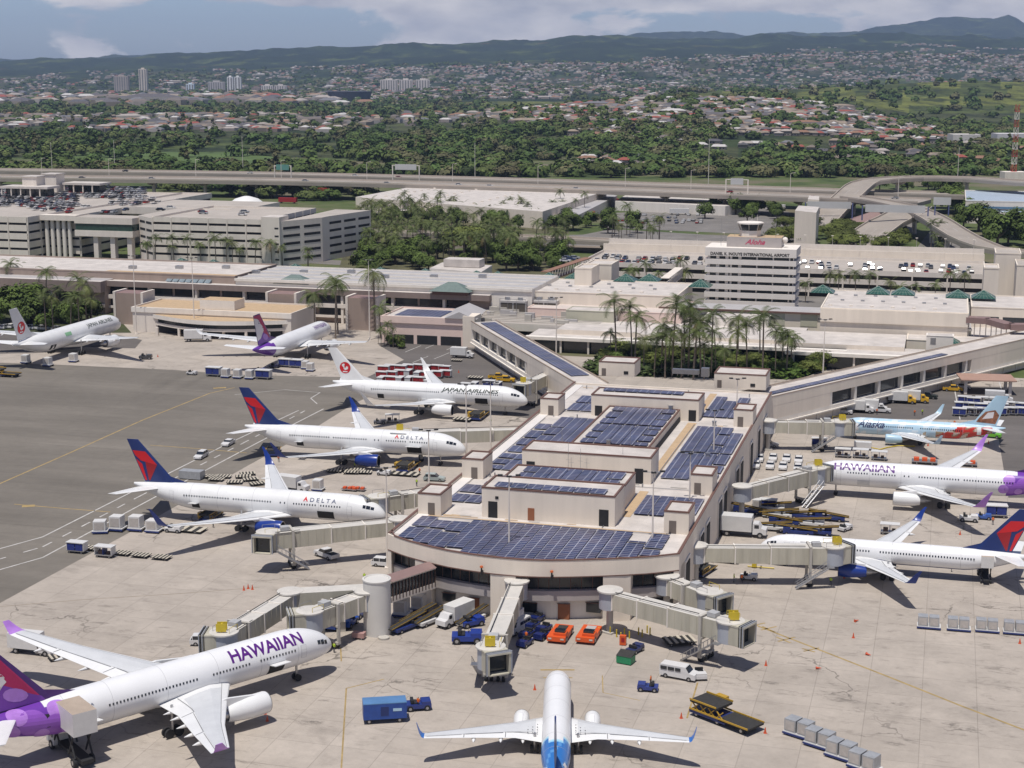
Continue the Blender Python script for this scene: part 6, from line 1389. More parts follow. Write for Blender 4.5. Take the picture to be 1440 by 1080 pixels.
# ---- trees
m_leaf=attrmat('broadleaf_foliage',.75,var=.25,scale=.25,spec=.2,rnd=.28); m_bark=mat('bark',(.16,.12,.09),.9,var=.2,scale=1); m_pleaf=attrmat('palm_frond',.6,var=.15,scale=.4,spec=.3,rnd=.2)
def crown_data(rx,rz,zc,n,leaf,seed,flat=.5,nc=16,base=(.055,.085,.028)):
    rnd=random.Random(seed); cl=[]
    for _ in range(nc):
        an=rnd.uniform(0,2*PI); el=math.asin(rnd.uniform(-.25,1)); q=rnd.uniform(.55,.86)
        cl.append((rx*q*math.cos(el)*math.cos(an),rx*q*math.cos(el)*math.sin(an),zc+rz*q*math.sin(el),rx*rnd.uniform(.26,.44),rnd.uniform(.78,1.22)))
    cl.append((0,0,zc+rz*.3,rx*.5,1.0)); V=[];F=[];Cc=[]
    for i in range(n):
        x0,y0,z0,r,b=cl[rnd.randrange(len(cl))]
        while True:
            p=Vector((rnd.uniform(-1,1),rnd.uniform(-1,1),rnd.uniform(-1,1)))
            if .25<p.length<1: break
        c=Vector((x0,y0,z0))+Vector((p.x*r,p.y*r,p.z*r*flat))
        w0=Vector((c.x/rx,c.y/rx,(c.z-zc*.6)/(rz+zc*.4))); nrm=(w0*1.5+p*.45+Vector((rnd.uniform(-.45,.45),rnd.uniform(-.45,.45),.35))).normalized(); a=nrm.orthogonal().normalized(); bb=nrm.cross(a); s=leaf*rnd.uniform(.6,1.2); an=rnd.uniform(0,PI); u_=(a*math.cos(an)+bb*math.sin(an))*s; v_=(bb*math.cos(an)-a*math.sin(an))*s*.7
        k=len(V); V+=[tuple(c-u_-v_),tuple(c+u_-v_),tuple(c+u_*.6+v_),tuple(c-u_*.8+v_*1.1)]; F.append((k,k+1,k+2,k+3)); g=b*rnd.uniform(.75,1.25); Cc.append((base[0]*g,base[1]*g,base[2]*g))
    return V,F,Cc
def make_tree(name,rx,rz,zc,n,leaf,seed,base,flat=.5,nc=16,hidden=True):
    t=thing(name,None,None,(0,-500,-200)); V,F,Cc=crown_data(rx,rz,zc,n,leaf,seed,flat,nc,base)
    mb=MB(); mb.add(V,F,0,Cc); me=mb; 
    meh=bpy.data.meshes.new('crown'); meh.from_pydata(V,[],F); meh.materials.append(m_leaf); at=meh.color_attributes.new('Col','FLOAT_COLOR','CORNER'); dat=[]
    for c in Cc: dat+=[*c,1.0]*4
    at.data.foreach_set('color',dat); o=bpy.data.objects.new('crown',meh); C.objects.link(o); o.parent=t
    tb=MB(); tb.tube((0,0,-.5),(0,0,zc*.55),rx*.07+.12,rx*.05+.08,7); rnd=random.Random(seed)
    for i in range(5): an=2*PI*i/5+rnd.random(); tb.tube((0,0,zc*.5),(rx*.55*math.cos(an),rx*.55*math.sin(an),zc+rz*.1),rx*.04+.06,.06,5,cap=False)
    tb.build('trunk',m_bark,t); return t
TP={}
# near detail versions and far versions
TP['spread']=[make_tree('spreading_tree',9,4.4,5.0,3000,.42,s,(.105,.125,.030),.42,26) for s in (1,2)]
TP['round']=[make_tree('round_tree',5.5,4.6,4.8,2300,.38,s,(.082,.118,.026),.8,20) for s in (3,4)]
TP['fspread']=[make_tree('spreading_tree',11,5.2,4.6,900,.95,s,b,.6,24) for s,b in ((5,(.072,.106,.026)),(6,(.092,.116,.034)),(7,(.052,.088,.022)),(17,(.105,.096,.048)))]
TP['fround']=[make_tree('round_tree',6.5,5.2,4.8,620,.85,s,b,.8,16) for s,b in ((8,(.076,.108,.028)),(9,(.055,.082,.026)))]
TP['fcol']=[make_tree('columnar_pine',2.6,9,11,380,.7,10,(.034,.056,.024),1.0,16)]
def palm(seed,h,n=15,fl=4.2,green=(.085,.108,.03)):
    rnd=random.Random(seed); t=thing('palm_tree',None,None,(0,-500,-200)); lean=rnd.uniform(-.8,.8); tb=MB(); pts=[(lean*(k/5)**2,0,h*k/5) for k in range(6)]
    for a,b in zip(pts,pts[1:]): tb.tube(a,b,.22-.015*a[2]/h*4,.20-.015*b[2]/h*4,7,cap=False)
    tb.build('trunk',mat('palm_trunk',(.20,.16,.125),.9,var=.15,scale=2),t)
    V=[];F=[];Cc=[]
    for k in range(n):
        an=2*PI*k/n+rnd.uniform(-.2,.2); el=rnd.choice((1.2,.85,.5,.25,0,-.3)); L_=fl*rnd.uniform(.8,1.1); p=Vector((lean,0,h)); d=Vector((math.cos(an),math.sin(an),0)); e=el; seg=8; side=Vector((-d.y,d.x,0)); col=rnd.uniform(.7,1.4); dead=(k%7==3 and el<0)
        for j in range(seg):
            q=p+(d*math.cos(e)+Vector((0,0,math.sin(e))))*(L_/seg); ll=1.0*math.sin(PI*(j+.9)/(seg+1))+.15
            for sd in (-1,1):
                for hf in (0,.5):
                    a=p.lerp(q,hf); b=p.lerp(q,hf+.36); tip=a.lerp(b,.9)+side*sd*ll+Vector((0,0,-ll*.38))+ (q-p).normalized()*.25; kx=len(V); V+=[tuple(a),tuple(b),tuple(tip)]; F.append((kx,kx+1,kx+2)); c=(.16,.12,.05) if dead else tuple(x*col for x in green); Cc.append(c)
            p=q; e-=rnd.uniform(.13,.27)
    me=bpy.data.meshes.new('crown'); me.from_pydata(V,[],F); me.materials.append(m_pleaf); at=me.color_attributes.new('Col','FLOAT_COLOR','CORNER'); dat=[]
    for c in Cc: dat+=[*c,1.0]*3
    at.data.foreach_set('color',dat); o=bpy.data.objects.new('crown',me); C.objects.link(o); o.parent=t; return t
TP['palm']=[palm(31,11,16,4.6),palm(32,13.5,16,4.6),palm(33,9,16,4.5),palm(34,12,18,5.0,(.11,.125,.038))]
for L_ in TP.values():
    for o in L_: KIDS[o.name]=list(o.children)
def plant(kind,p,label,group,s=1.0,cat='tree'):
    pr=random.choice(TP[kind]); o=copy_tree(pr,loc=p,rz=random.uniform(0,6.28),label=label,group=group,scale=(s*random.uniform(.93,1.07),s*random.uniform(.93,1.07),s*random.uniform(.9,1.08))); o['category']=cat; return o
random.seed(5); NT=0
def inpoly(u,v,P):
    c=False; j=len(P)-1
    for i in range(len(P)):
        if (P[i][1]>v)!=(P[j][1]>v) and u<(P[j][0]-P[i][0])*(v-P[i][1])/(P[j][1]-P[i][1])+P[i][0]: c=not c
        j=i
    return c
def scatter(kind,P,n,label,group,s=1.0,mind=0,cat='tree',h=0,ss=(.8,1.2)):
    us_=[p[0] for p in P]; vs_=[p[1] for p in P]; done=[]; tries=0
    while len(done)<n and tries<n*40:
        tries+=1; u=random.uniform(min(us_),max(us_)); v=random.uniform(min(vs_),max(vs_))
        if not inpoly(u,v,P): continue
        p=G(u,v,h)
        if any((p-q).length<mind for q in done): continue
        done.append(p); plant(kind,p,label,group,s*random.uniform(*ss),cat)
    return len(done)
NT+=scatter('spread',[(838,512),(1130,530),(1160,520),(1075,498),(860,490)],16,'low spreading green tree in the garden behind the concourse','spreading trees in the garden behind the concourse',.5,5)
NT+=scatter('round',[(815,525),(900,530),(1150,528),(1160,500),(850,492),(812,505)],22,'small dense green tree in the garden behind the concourse','small trees in the garden behind the concourse',.45,4)
for (u,v,s) in ((866,512,1.4),(893,516,1.45),(888,510,1.3),(935,532,1.35),(945,530,1.5),(968,526,1.45),(962,520,1.35),(1000,531,1.35),(1006,522,1.1),(1037,516,1.4),(1035,530,1.1),(1072,530,1.35),(1068,516,1.2),(1106,528,1.35),(1100,520,1.2),(940,520,1.1),(985,530,1.5),(978,522,1.3),(958,532,1.1),(975,534,1.4),(1112,520,1.0),(920,530,1.1),(930,524,1.2),(990,534,1.0),(1050,528,1.1),(905,524,.9),(1018,532,1.0),(1090,530,1.0),(858,508,1.0)): plant('palm',G(u,v),'coconut palm in the garden behind the concourse','palms in the garden behind the concourse',s,'palm tree')
NT+=scatter('round',[(-20,462),(-20,440),(50,440),(60,462)],8,'dark dense tree at the left edge beside the far gate','dark trees at the left edge',1.15,4,ss=(.9,1.3)); 
NT+=scatter('round',[(60,466),(60,445),(150,445),(150,460)],9,'leafy tree behind the far crane-tailed airliner','leafy trees behind the far crane-tailed airliner',.85,4)
for (u,v,s) in ((18,430,1.2),(30,420,1.2),(65,470,1.0),(75,468,1.05),(100,466,1.1),(112,468,1.0),(122,460,1.2),(85,445,1.0),(-5,432,1.2),(66,448,1.3),(130,462,.9),(115,455,1.3)): plant('palm',G(u,v),'palm among the leafy trees at upper left beside the far gates','palms at the far left gates',s,'palm tree')
for k,(u,v,s) in enumerate(((443,472,1.5),(475,470,1.6),(472,476,1.3),(527,466,1.6),(535,476,1.2),(290,440,.5))): plant('palm',G(u,v),'tall slender palm in front of the left terminal windows','tall palms in front of the left terminal',s,'palm tree')
for (u,v,s) in ((536,488,.45),(541,486,.5),(548,488,.4),(553,489,.45),(560,490,.4),(532,484,.4),(545,484,.5),(565,489,.35)): plant('palm',G(u,v),'short bushy palm clump beside the pink building','short palms beside the pink building',s,'palm tree')
scatter('round',[(528,486),(566,492),(566,488),(530,480)],6,'small shrub beside the pink building','shrubs beside the pink building',.28,1.5,'shrub')
NP=0
for P,n,lab,grp,s in (([(505,372),(500,300),(560,305),(640,318),(720,345),(700,372),(600,372)],125,'palm in the dense grove between garage and terminal','palms in the grove between garage and terminal',1.0),([(520,308),(800,318),(830,305),(800,300),(560,298)],34,'palm in the row in front of the warehouse','palms in front of the warehouse',.9),([(640,372),(800,378),(800,350),(700,350)],26,'palm among the dark trees left of the lift tower','palms left of the lift tower',1.1),([(200,368),(460,375),(470,382),(210,374)],17,'palm along the foot of the middle garage','palms along the foot of the middle garage',1.0),([(55,352),(120,352),(120,340),(60,345)],8,'palm in the courtyard before the tall round columns','palms in the garage courtyard',1.15),([(840,345),(940,350),(930,332),(850,328)],12,'palm near the car park behind the garage','palms near the middle car park',1.0),([(1300,372),(1345,360),(1340,330),(1300,335)],12,'palm beneath the curved ramps','palms beneath the curved ramps',.9)):
    scatter('palm',P,n,lab,grp,s,3.2,'palm tree')
for i in range(26): plant('palm',WC(-48+i*5.8+random.uniform(-2,2),random.uniform(366,384),0),'palm between the ticket halls and the wide garage','palms behind the ticket halls',random.uniform(.8,1.05),'palm tree')
for P,n,lab,grp,k,s,md in (([(505,392),(500,330),(560,340),(640,352),(600,384)],34,'green tree among the palms between garage and terminal','trees in the grove between garage and terminal','round',.85,4),([(640,378),(790,385),(800,358),(690,348)],24,'dark green tree left of the beige lift tower','dark trees left of the lift tower','round',.95,5),([(520,318),(830,328),(900,330),(900,318),(560,306)],34,'bushy tree along the road in front of the warehouse','bushy trees in front of the warehouse','round',.95,5),([(370,280),(520,285),(500,262),(340,255)],26,'broad tree between the highway and the middle garage','broad trees behind the middle garage','fspread',.8,12),([(232,270),(385,284),(395,258),(250,256)],30,'broad tree under the highway at upper left','broad trees under the highway at left','fspread',.75,9),([(1090,350),(1290,352),(1290,335),(1200,318),(1100,322)],26,'yellow-green tree beside the toll ramps','yellow-green trees beside the ramps','spread',.8,9),([(1325,290),(1350,318),(1372,342),(1440,353),(1500,352),(1500,336),(1385,328),(1356,305),(1345,278)],22,'dark rounded tree right of the curved ramp','dark trees right of the curved ramp','round',1.5,8),([(980,312),(1110,320),(1090,300),(990,298)],8,'round tree beside the white trailers','round trees beside the white trailers','round',1.1,9),([(1210,268),(1330,272),(1330,262),(1215,262)],8,'bushy tree inside the loop ramp','bushy trees inside the loop ramp','round',1.2,8)):
    NT+=scatter(k,P,n,lab,grp,s,md)
o=plant('spread',G(654,356),'large dark umbrella-shaped tree alone beside the elevated road',None,1.55); NT+=1
# far individual trees nearest 300-NT, the rest as woodland
cand=[]; random.seed(9)
def tz(n,u0,u1,D0,D1,f=None,w=(.55,.3,.15)):
    for _ in range(n):
        D=random.uniform(D0,D1); u=random.uniform(u0,u1)
        if f and not f(u,D): continue
        cand.append((D,(u-720)/FF*D,zt(u,D) if D>1700 else 0,random.choices(('fspread','fround','fcol'),w)[0]))
tz(430,-80,900,1400,2350,lambda u,D: NZ.noise(((u-720)*D/FF/120,D/170,1))>-.10)
tz(330,860,1500,1400,1980,lambda u,D: NZ.noise(((u-720)*D/FF/100,D/120,4))>-.02)
tz(330,480,1000,1600,2150); tz(110,-60,240,1550,2000,None,(.2,.4,.4)); tz(150,-80,760,2350,3300,None,(.4,.4,.2)); tz(330,640,1320,2000,2700,None,(.05,.95,0)); tz(170,900,1500,2720,4200,None,(.1,.9,0)); tz(520,-80,700,3200,4600,None,(.6,.4,0)); tz(340,-80,1500,1335,1430,None,(.5,.5,0)); tz(1500,200,1500,4600,8200,None,(.7,.3,0)); tz(420,-80,520,4600,7600,None,(.7,.3,0)); tz(120,1300,1500,2000,2700,None,(.4,.6,0))
cand.sort(); ni=max(0,298-NT)
KIDS.clear() if False else None
for (D,x,z,k) in cand[:ni]: plant(k,(x,D,z),{'fspread':'broad spreading tree in the parkland beyond the highway','fround':'rounded green tree in the parkland beyond the highway','fcol':'dark columnar pine in the parkland beyond the highway'}[k],{'fspread':'spreading trees beyond the highway','fround':'rounded trees beyond the highway','fcol':'columnar pines beyond the highway'}[k],random.uniform(.95,1.4))
V=[];F=[];cols=[]; cache={}
for i,(D,x,z,k) in enumerate(cand[ni:]):
    key=(k,random.randrange(4),D>3000)
    if key not in cache:
        b=random.choice(((.068,.100,.025),(.050,.082,.021),(.086,.108,.032),(.100,.098,.045)))
        n_=100 if D>3000 else 330; lf=2.1 if D>3000 else 1.25
        cache[key]=crown_data(*{'fspread':(11,5.2,3.8),'fround':(6.5,5.2,4),'fcol':(2.6,8,9)}[k],n_,lf*(.7 if k=='fcol' else 1),i,.6,14,b)
    v,f,c=cache[key]; s=random.uniform(.95,1.5)*(1.15 if D>3000 else 1); an=random.uniform(0,6.28); ca,sa=math.cos(an)*s,math.sin(an)*s; o=len(V)
    V+=[(x+p[0]*ca-p[1]*sa,D+p[0]*sa+p[1]*ca,z+p[2]*s-1) for p in v]; F+=[tuple(q+o for q in ff) for ff in f]; g=random.uniform(.75,1.2); cols+=[(q[0]*g,q[1]*g,q[2]*g) for q in c]
me=bpy.data.meshes.new('woodland'); me.from_pydata(V,[],F); me.materials.append(m_leaf); at=me.color_attributes.new('Col','FLOAT_COLOR','CORNER'); dat=[]
for c in cols: dat+=[*c,1.0]*4
at.data.foreach_set('color',dat); o=bpy.data.objects.new('woodland',me); C.objects.link(o); tag(o,'distant tree cover filling the plain between the highway and the hills','woodland',kind='stuff')
for L_ in TP.values():
    for o in L_:
        for ch in list(o.children): bpy.data.objects.remove(ch)
        bpy.data.objects.remove(o)
g_=MB()
P_=px_poly([(812,528),(860,488),(1090,494),(1172,516),(1120,534)]); sheet('garden_ground',P_,.04,mat('garden_soil',(.07,.085,.03),.9,var=.3,scale=.3))
rnd=random.Random(4); V=[];F=[];cols=[]
for i in range(9000):
    u=rnd.uniform(812,1172); v=rnd.uniform(488,534)
    if not inpoly(u,v,[(812,528),(860,490),(1090,496),(1172,516),(1120,534)]): continue
    p=G(u,v); hgt_=1.0+1.6*(NZ.noise((p.x/9,p.y/14,2))+.6); p.z=rnd.uniform(.2,max(.4,hgt_)); a=Vector((rnd.uniform(-1,1),rnd.uniform(-1,1),rnd.uniform(-.4,.4))).normalized()*.55; b=a.cross(Vector((rnd.uniform(-.5,.5),rnd.uniform(-.5,.5),1))).normalized()*.5; k=len(V); V+=[tuple(p-a-b),tuple(p+a-b),tuple(p+a+b),tuple(p-a+b)]; F.append((k,k+1,k+2,k+3)); g=rnd.uniform(.7,1.3); c=(.10,.16,.03) if (u>1010) else (.07,.10,.03); cols.append((c[0]*g,c[1]*g,c[2]*g))
me=bpy.data.meshes.new('ground_cover'); me.from_pydata(V,[],F); me.materials.append(m_leaf); at=me.color_attributes.new('Col','FLOAT_COLOR','CORNER'); dat=[]
for c in cols: dat+=[*c,1.0]*4
at.data.foreach_set('color',dat); o=bpy.data.objects.new('ground_cover',me); C.objects.link(o); tag(o,'bright green ground cover filling the garden behind the concourse','ground cover',kind='stuff')
sheet('grove_floor',px_poly([(470,400),(500,300),(560,300),(800,318),(800,330),(640,322),(640,352),(800,358),(800,392)]),.035,mat('dry_planting_soil',(.10,.095,.045),.9,var=.35,scale=.12))
sheet('road',px_poly([(640,346),(1125,362),(1125,336),(990,330),(860,322),(820,330),(640,334)]),.045,g_road)
# golf-course grass
for k,P in enumerate((([(60,236),(440,244),(520,238),(330,214),(120,214)]),([(560,228),(700,236),(640,196),(520,200)]),([(1220,236),(1290,240),(1290,228),(1230,224)]),([(640,205),(760,207),(720,190),(650,190)]))): sheet('golf_grass',px_poly(P),.05+.01*k,mat('mown_grass',(.085,.135,.032),.9,var=.25,scale=.02))
# ---- air
mb=MB(); mb.box(-9500,9500,-60,20000,-1.5,720); hz=mb.build('haze',[])
hm=bpy.data.materials.new('haze_air'); hm.use_nodes=True; nt=hm.node_tree; nt.nodes.remove(nt.nodes['Principled BSDF']); pv=nt.nodes.new('ShaderNodeVolumePrincipled'); pv.inputs['Color'].default_value=(.50,.67,1,1); pv.inputs['Density'].default_value=HAZE; pv.inputs['Anisotropy'].default_value=0
nt.links.new(pv.outputs[0],nt.nodes['Material Output'].inputs['Volume']); hz.data.materials.append(hm); tag(hz,kind='stuff',label='thin bluish air haze over the whole scene')
# ================================================================= VEHICLES AND APRON EQUIPMENT
m_cp=mat('vehicle_paint',(1,1,1),.3,objcol=True,var=.03,scale=1,spec=.6)
m_tyre=m_dark; m_canvas=mat('blue_curtain',(.02,.035,.20),.7,var=.2,scale=1.5); m_wp=mat('white_vehicle_paint',(.66,.65,.63),.35,var=.05,scale=1)
m_bp=mat('blue_vehicle_paint',(.018,.035,.16),.4,var=.1,scale=1.5); m_yp=mat('yellow_vehicle_paint',(.46,.28,.03),.4,var=.08,scale=1.5); m_belt=mat('black_belt',(.035,.033,.03),.8,var=.2,scale=2)
m_red2=mat('red_door_panel',(.35,.02,.025),.6,var=.15,scale=1.5); m_org=mat('orange_vehicle_paint',(.68,.10,.02),.4,var=.06); m_alu=mat('aluminium_container',(.42,.43,.44),.45,.3,var=.15,scale=1.2); m_slat=mat('pale_slat',(.52,.47,.38),.7,var=.1)
m_lamp=mat('headlight_glass',(.55,.55,.5),.15,var=0)
HID=(0,-400,-120)
def wheels_(t,xs,y,r,w=.24,nm='wheel'):
    for x in xs:
        for s_ in (-1,1): mb=MB(); mb.tube((x,s_*y-w/2,r),(x,s_*y+w/2,r),r,n=12); mb.tube((x,s_*(y+w/2+.005),r),(x,s_*(y+w/2+.01),r),r*.5,n=8,mi=1); mb.build(nm,[m_tyre,m_metal],t,smooth=40)
def shell(t,prof,w,m,nm='body',inset=None):
    """prof: (x,z) outline side-on, extruded to width w with bevelled upper edge"""
    mb=MB(); n=len(prof); zm=max(p[1] for p in prof); 
    def wy(z): return w/2*(1-.10*max(0,(z-.95))/max(.1,zm-.95)) if zm>1.2 else w/2
    mb.add([(x,-wy(z),z) for x,z in prof]+[(x,wy(z),z) for x,z in prof],[tuple(range(n)),tuple(range(2*n-1,n-1,-1))]+[(i,(i+1)%n,(i+1)%n+n,i+n) for i in range(n)]); return mb.build(nm,m,t)
def glassbox(t,prof,w,nm='windows'):
    mb=MB(); n=len(prof); mb.add([(x,-w/2,z) for x,z in prof]+[(x,w/2,z) for x,z in prof],[tuple(range(n)),tuple(range(2*n-1,n-1,-1))]+[(i,(i+1)%n,(i+1)%n+n,i+n) for i in range(n)]); return mb.build(nm,m_glass,t)
VP={}
def proto(k,cat): t=thing(k,None,cat,HID); VP[k]=t; return t
def mk_car(k='parked_car',suv=False):
    t=proto(k,'car'); h=1.7 if suv else 1.42; L_=4.7
    shell(t,[(-L_/2,.35),(-L_/2,.95),(-L_/2+.1,1.02),(L_/2-1.25,1.02),(L_/2-.1,.82),(L_/2,.6),(L_/2,.32)],1.82,m_cp)
    x0,x1=(-L_/2+.15,.95) if suv else (-1.65,.95)
    glassbox(t,[(x0,1.0),(x0+.35,h-.08),(x1-.75,h-.08),(x1,1.0)],1.66)
    mb=MB(); mb.add([(x0+.28,-.72,h-.09),(x1-.68,-.72,h-.09),(x1-.68,.72,h-.09),(x0+.28,.72,h-.09),(x0+.45,-.66,h),(x1-.85,-.66,h),(x1-.85,.66,h),(x0+.45,.66,h)],[(4,5,6,7),(0,1,5,4),(1,2,6,5),(2,3,7,6),(3,0,4,7)]); 
    for x in (x0+.33,(x0+x1)/2-.1): mb.box(x-.05,x+.05,-.85,.85,1.0,h-.08)
    mb.build('roof',m_cp,t); wheels_(t,(-1.4,1.4),.80,.34)
    for s_ in (-1,1): mb=MB(); mb.cbox((L_/2-.03,s_*.66,.68),(.12,.36,.14)); mb.build('headlight',m_lamp,t)
mk_car('parked_car'); mk_car('suv',True)
t=proto('van','van'); shell(t,[(-2.8,.4),(-2.8,1.95),(-2.65,2.1),(1.25,2.1),(1.75,1.3),(2.75,1.12),(2.85,.5),(2.8,.35)],2.0,m_cp)
for x0,x1 in ((-2.6,-1.6),(-1.45,-.45),(-.3,.55)):
    for s_ in (-1,1): mb=MB(); mb.box(x0,x1,s_*1.0-.03,s_*1.0+.03,1.35,1.85); mb.build('side_window',m_glass,t)
mb=MB(); mb.add([(1.27,-.85,2.0),(1.80,-.9,1.32),(1.80,.9,1.32),(1.27,.85,2.0)],[(0,1,2,3)]); mb.build('windscreen',m_glass,t).location=(.05,0,.03); wheels_(t,(-1.8,1.85),.88,.37)
t=proto('pickup_truck','pickup'); shell(t,[(-2.8,.45),(-2.8,1.1),(-2.7,1.15),(1.4,1.15),(2.6,1.05),(2.75,.6),(2.7,.4)],1.95,m_cp); glassbox(t,[(-.75,1.1),(-.6,1.72),(.8,1.72),(1.35,1.1)],1.75)
mb=MB(); mb.box(-.62,.72,-.82,.82,1.7,1.8); mb.build('roof',m_cp,t); mb=MB(); mb.box(-2.65,-.95,-.8,.8,1.12,1.17); mb.build('cargo_bed',m_belt,t); wheels_(t,(-1.7,1.8),.86,.4)
t=proto('box_truck','truck'); mb=MB(); mb.box(-3.6,1.5,-1.2,1.2,.95,3.3); mb.build('cargo_box',m_wp,t); mb=MB(); mb.box(-3.6,3.6,-.5,.5,.6,.94); mb.build('chassis',m_dark,t)
shell(t,[(1.65,.6),(1.65,2.3),(2.5,2.3),(2.95,1.6),(3.7,1.4),(3.75,.6)],2.1,m_cp,'cab'); mb=MB(); mb.box(1.9,2.6,-1.0,1.0,1.55,2.1); mb.build('cab_windows',m_glass,t); wheels_(t,(-2.3,2.8),.95,.48,.3)
mb=MB(); mb.box(-3.62,-3.55,-1.1,1.1,1.1,3.1); mb.build('roller_door',m_metroof,t)
t=proto('baggage_tug','tug'); mb=MB(); mb.box(-1.5,1.5,-.8,.8,.35,.85); mb.box(.35,1.45,-.75,.75,.85,1.15); mb.build('body',m_cp,t); mb=MB(); mb.box(-.9,-.55,-.6,.6,.85,1.35); mb.box(-.9,-.2,-.6,.6,.85,1.0); mb.build('seat',m_dark,t); mb=MB(); mb.tube((.1,.25,.95),(.35,.25,1.25),.03,n=5); mb.lathe([(0,.18),(.04,.18)],c=(.08,.25,1.2),n=10); mb.build('steering_wheel',m_dark,t); wheels_(t,(-1.0,1.0),.72,.36)
def cart(k,curt,cm):
    t=proto(k,'baggage cart'); mb=MB(); mb.box(-1.75,1.75,-.85,.85,.45,.62); mb.build('bed',m_metal,t); mb=MB(); mb.box(-1.85,1.85,-.95,.95,2.05,2.2); mb.build('roof',m_wp,t)
    [MB().box(x_,x_+.09,-.85,.85,.62,2.05).build('end_panel',m_wp,t) for x_ in (-1.75,1.66)]
    if curt:
        for s_ in (-1,1):
            for x0,x1 in ((-1.6,-.08),(.08,1.6)): mb=MB(); mb.box(x0,x1,s_*.83-.02,s_*.83+.02,.65,1.95); mb.build('curtain',cm,t)
    else:
        mb=MB(); mb.box(-.05,.05,-.84,.84,.62,2.05); mb.build('divider',m_bp,t); mb=MB(); mb.cbox((-.8,0,.95),(.9,.9,.6)); mb.cbox((.75,.1,.85),(.7,.7,.45)); mb.build('luggage',mat('luggage_mix',(.10,.06,.05),.7,var=.5,scale=3),t)
    wheels_(t,(-1.25,1.25),.7,.26,.18); mb=MB(); mb.tube((1.75,0,.4),(2.6,0,.3),.05,n=5); mb.build('tow_bar',m_metal,t)
cart('baggage_cart',True,m_canvas); cart('open_baggage_cart',False,None); cart('red_door_cart',True,m_red2)
t=proto('flat_dolly','dolly'); mb=MB(); mb.box(-1.7,1.7,-1.1,1.1,.38,.5); mb.build('frame',m_belt,t)
for i in range(5): x=-1.5+i*.72; mb=MB(); mb.add([(x,-1.15,.51),(x+.34,-1.15,.51),(x+.34,1.15,.51),(x,1.15,.51),(x,-1.15,.56),(x+.34,-1.15,.56),(x+.34,1.15,.56),(x,1.15,.56)],[(4,5,6,7),(0,1,5,4),(1,2,6,5),(2,3,7,6),(3,0,4,7)]); mb.build('roller_slat',m_slat,t)
wheels_(t,(-1.2,1.2),.8,.2,.15)
def uld(k,n,m,lab):
    t=proto(k,'container dolly'); Lh=1.75*n/1.0/2+.1; mb=MB(); mb.box(-Lh,Lh,-.95,.95,.35,.52); mb.build('dolly_bed',m_wp,t); mb=MB(); mb.box(-Lh-.05,Lh+.05,-1.02,-.92,.2,.42); mb.build('side_rail',m_bp,t)
    for i in range(n):
        x=-Lh+.12+i*1.75; mb=MB(); p=[(x,.53),(x+1.55,.53),(x+1.55,2.1),(x+.0,2.1)]; mb.add([(a,-.85,b) for a,b in p]+[(a,.8,b) for a,b in p],[(0,1,2,3),(7,6,5,4),(0,4,5,1),(1,5,6,2),(2,6,7,3),(3,7,4,0)]); b=mb.build('container',m,t)
        mb=MB(); mb.box(x+.15,x+1.4,-.88,-.86,.75,1.9); mb.build('container_door',mat('container_door_sheet',(.50,.46,.42),.6,var=.1,scale=2),b)
    wheels_(t,(-Lh*.7,Lh*.7),.75,.22,.16)
uld('container_dolly',2,m_alu,''); uld('single_container_dolly',1,m_wp,'')
def belt(k,cm):
    t=proto(k,'belt loader'); mb=MB(); mb.box(-3.2,2.6,-.9,.9,.45,.95); mb.box(1.2,2.6,.15,.9,.95,1.6); mb.build('chassis',cm,t); mb=MB(); mb.add([(-4,-.45,.9),(4,-.45,1.9),(4,.45,1.9),(-4,.45,.9),(-4,-.45,1.1),(4,-.45,2.1),(4,.45,2.1),(-4,.45,1.1)],[(0,3,2,1),(4,5,6,7),(0,1,5,4),(1,2,6,5),(2,3,7,6),(3,0,4,7)]); mb.build('conveyor_belt',m_belt,t)
    for s_ in (-1,1): mb=MB(); mb.add([(-4,s_*.47,1.08),(4,s_*.47,2.08),(4,s_*.50,2.08),(-4,s_*.50,1.08),(-4,s_*.47,1.2),(4,s_*.47,2.2),(4,s_*.50,2.2),(-4,s_*.50,1.2)],[(0,3,2,1),(4,5,6,7),(0,1,5,4),(1,2,6,5),(2,3,7,6),(3,0,4,7)]); mb.build('side_rail',m_yp,t)
    mb=MB(); mb.box(.4,.8,-.8,-.5,.95,1.5); mb.build('seat',m_dark,t); wheels_(t,(-2.2,1.9),.78,.36)
belt('belt_loader',m_bp); belt('white_belt_loader',m_wp)
t=proto('cargo_loader','cargo loader'); mb=MB(); mb.box(-4.6,1.2,-1.6,1.6,.5,.9); mb.build('chassis',m_bp,t); mb=MB(); mb.box(-4.5,-.2,-1.6,1.6,1.9,2.2); mb.build('upper_platform',m_belt,t); mb=MB(); mb.box(.1,4.8,-1.6,1.6,.75,1.0); mb.build('lower_platform',m_belt,t)
for s_ in (-1,1): mb=MB(); mb.box(-4.5,4.8,s_*1.66-.06,s_*1.66+.06,.95,1.15); mb.box(-4.5,-.2,s_*1.66-.06,s_*1.66+.06,2.2,2.4); mb.build('yellow_edge',m_yp,t)
for i in range(4): mb=MB(); x=-4.3+i*1.3; mb.tube((x,-1.4,.9),(x+1.1,-1.4,1.9),.09,n=4); mb.tube((x+1.1,-1.4,.9),(x,-1.4,1.9),.09,n=4); mb.build('scissor_arm',m_yp,t)
mb=MB(); mb.box(-3.2,-1.6,1.75,2.6,.9,2.3); mb.build('operator_cage',m_yp,t); wheels_(t,(-3.6,-.2,3.6),1.3,.42,.3)
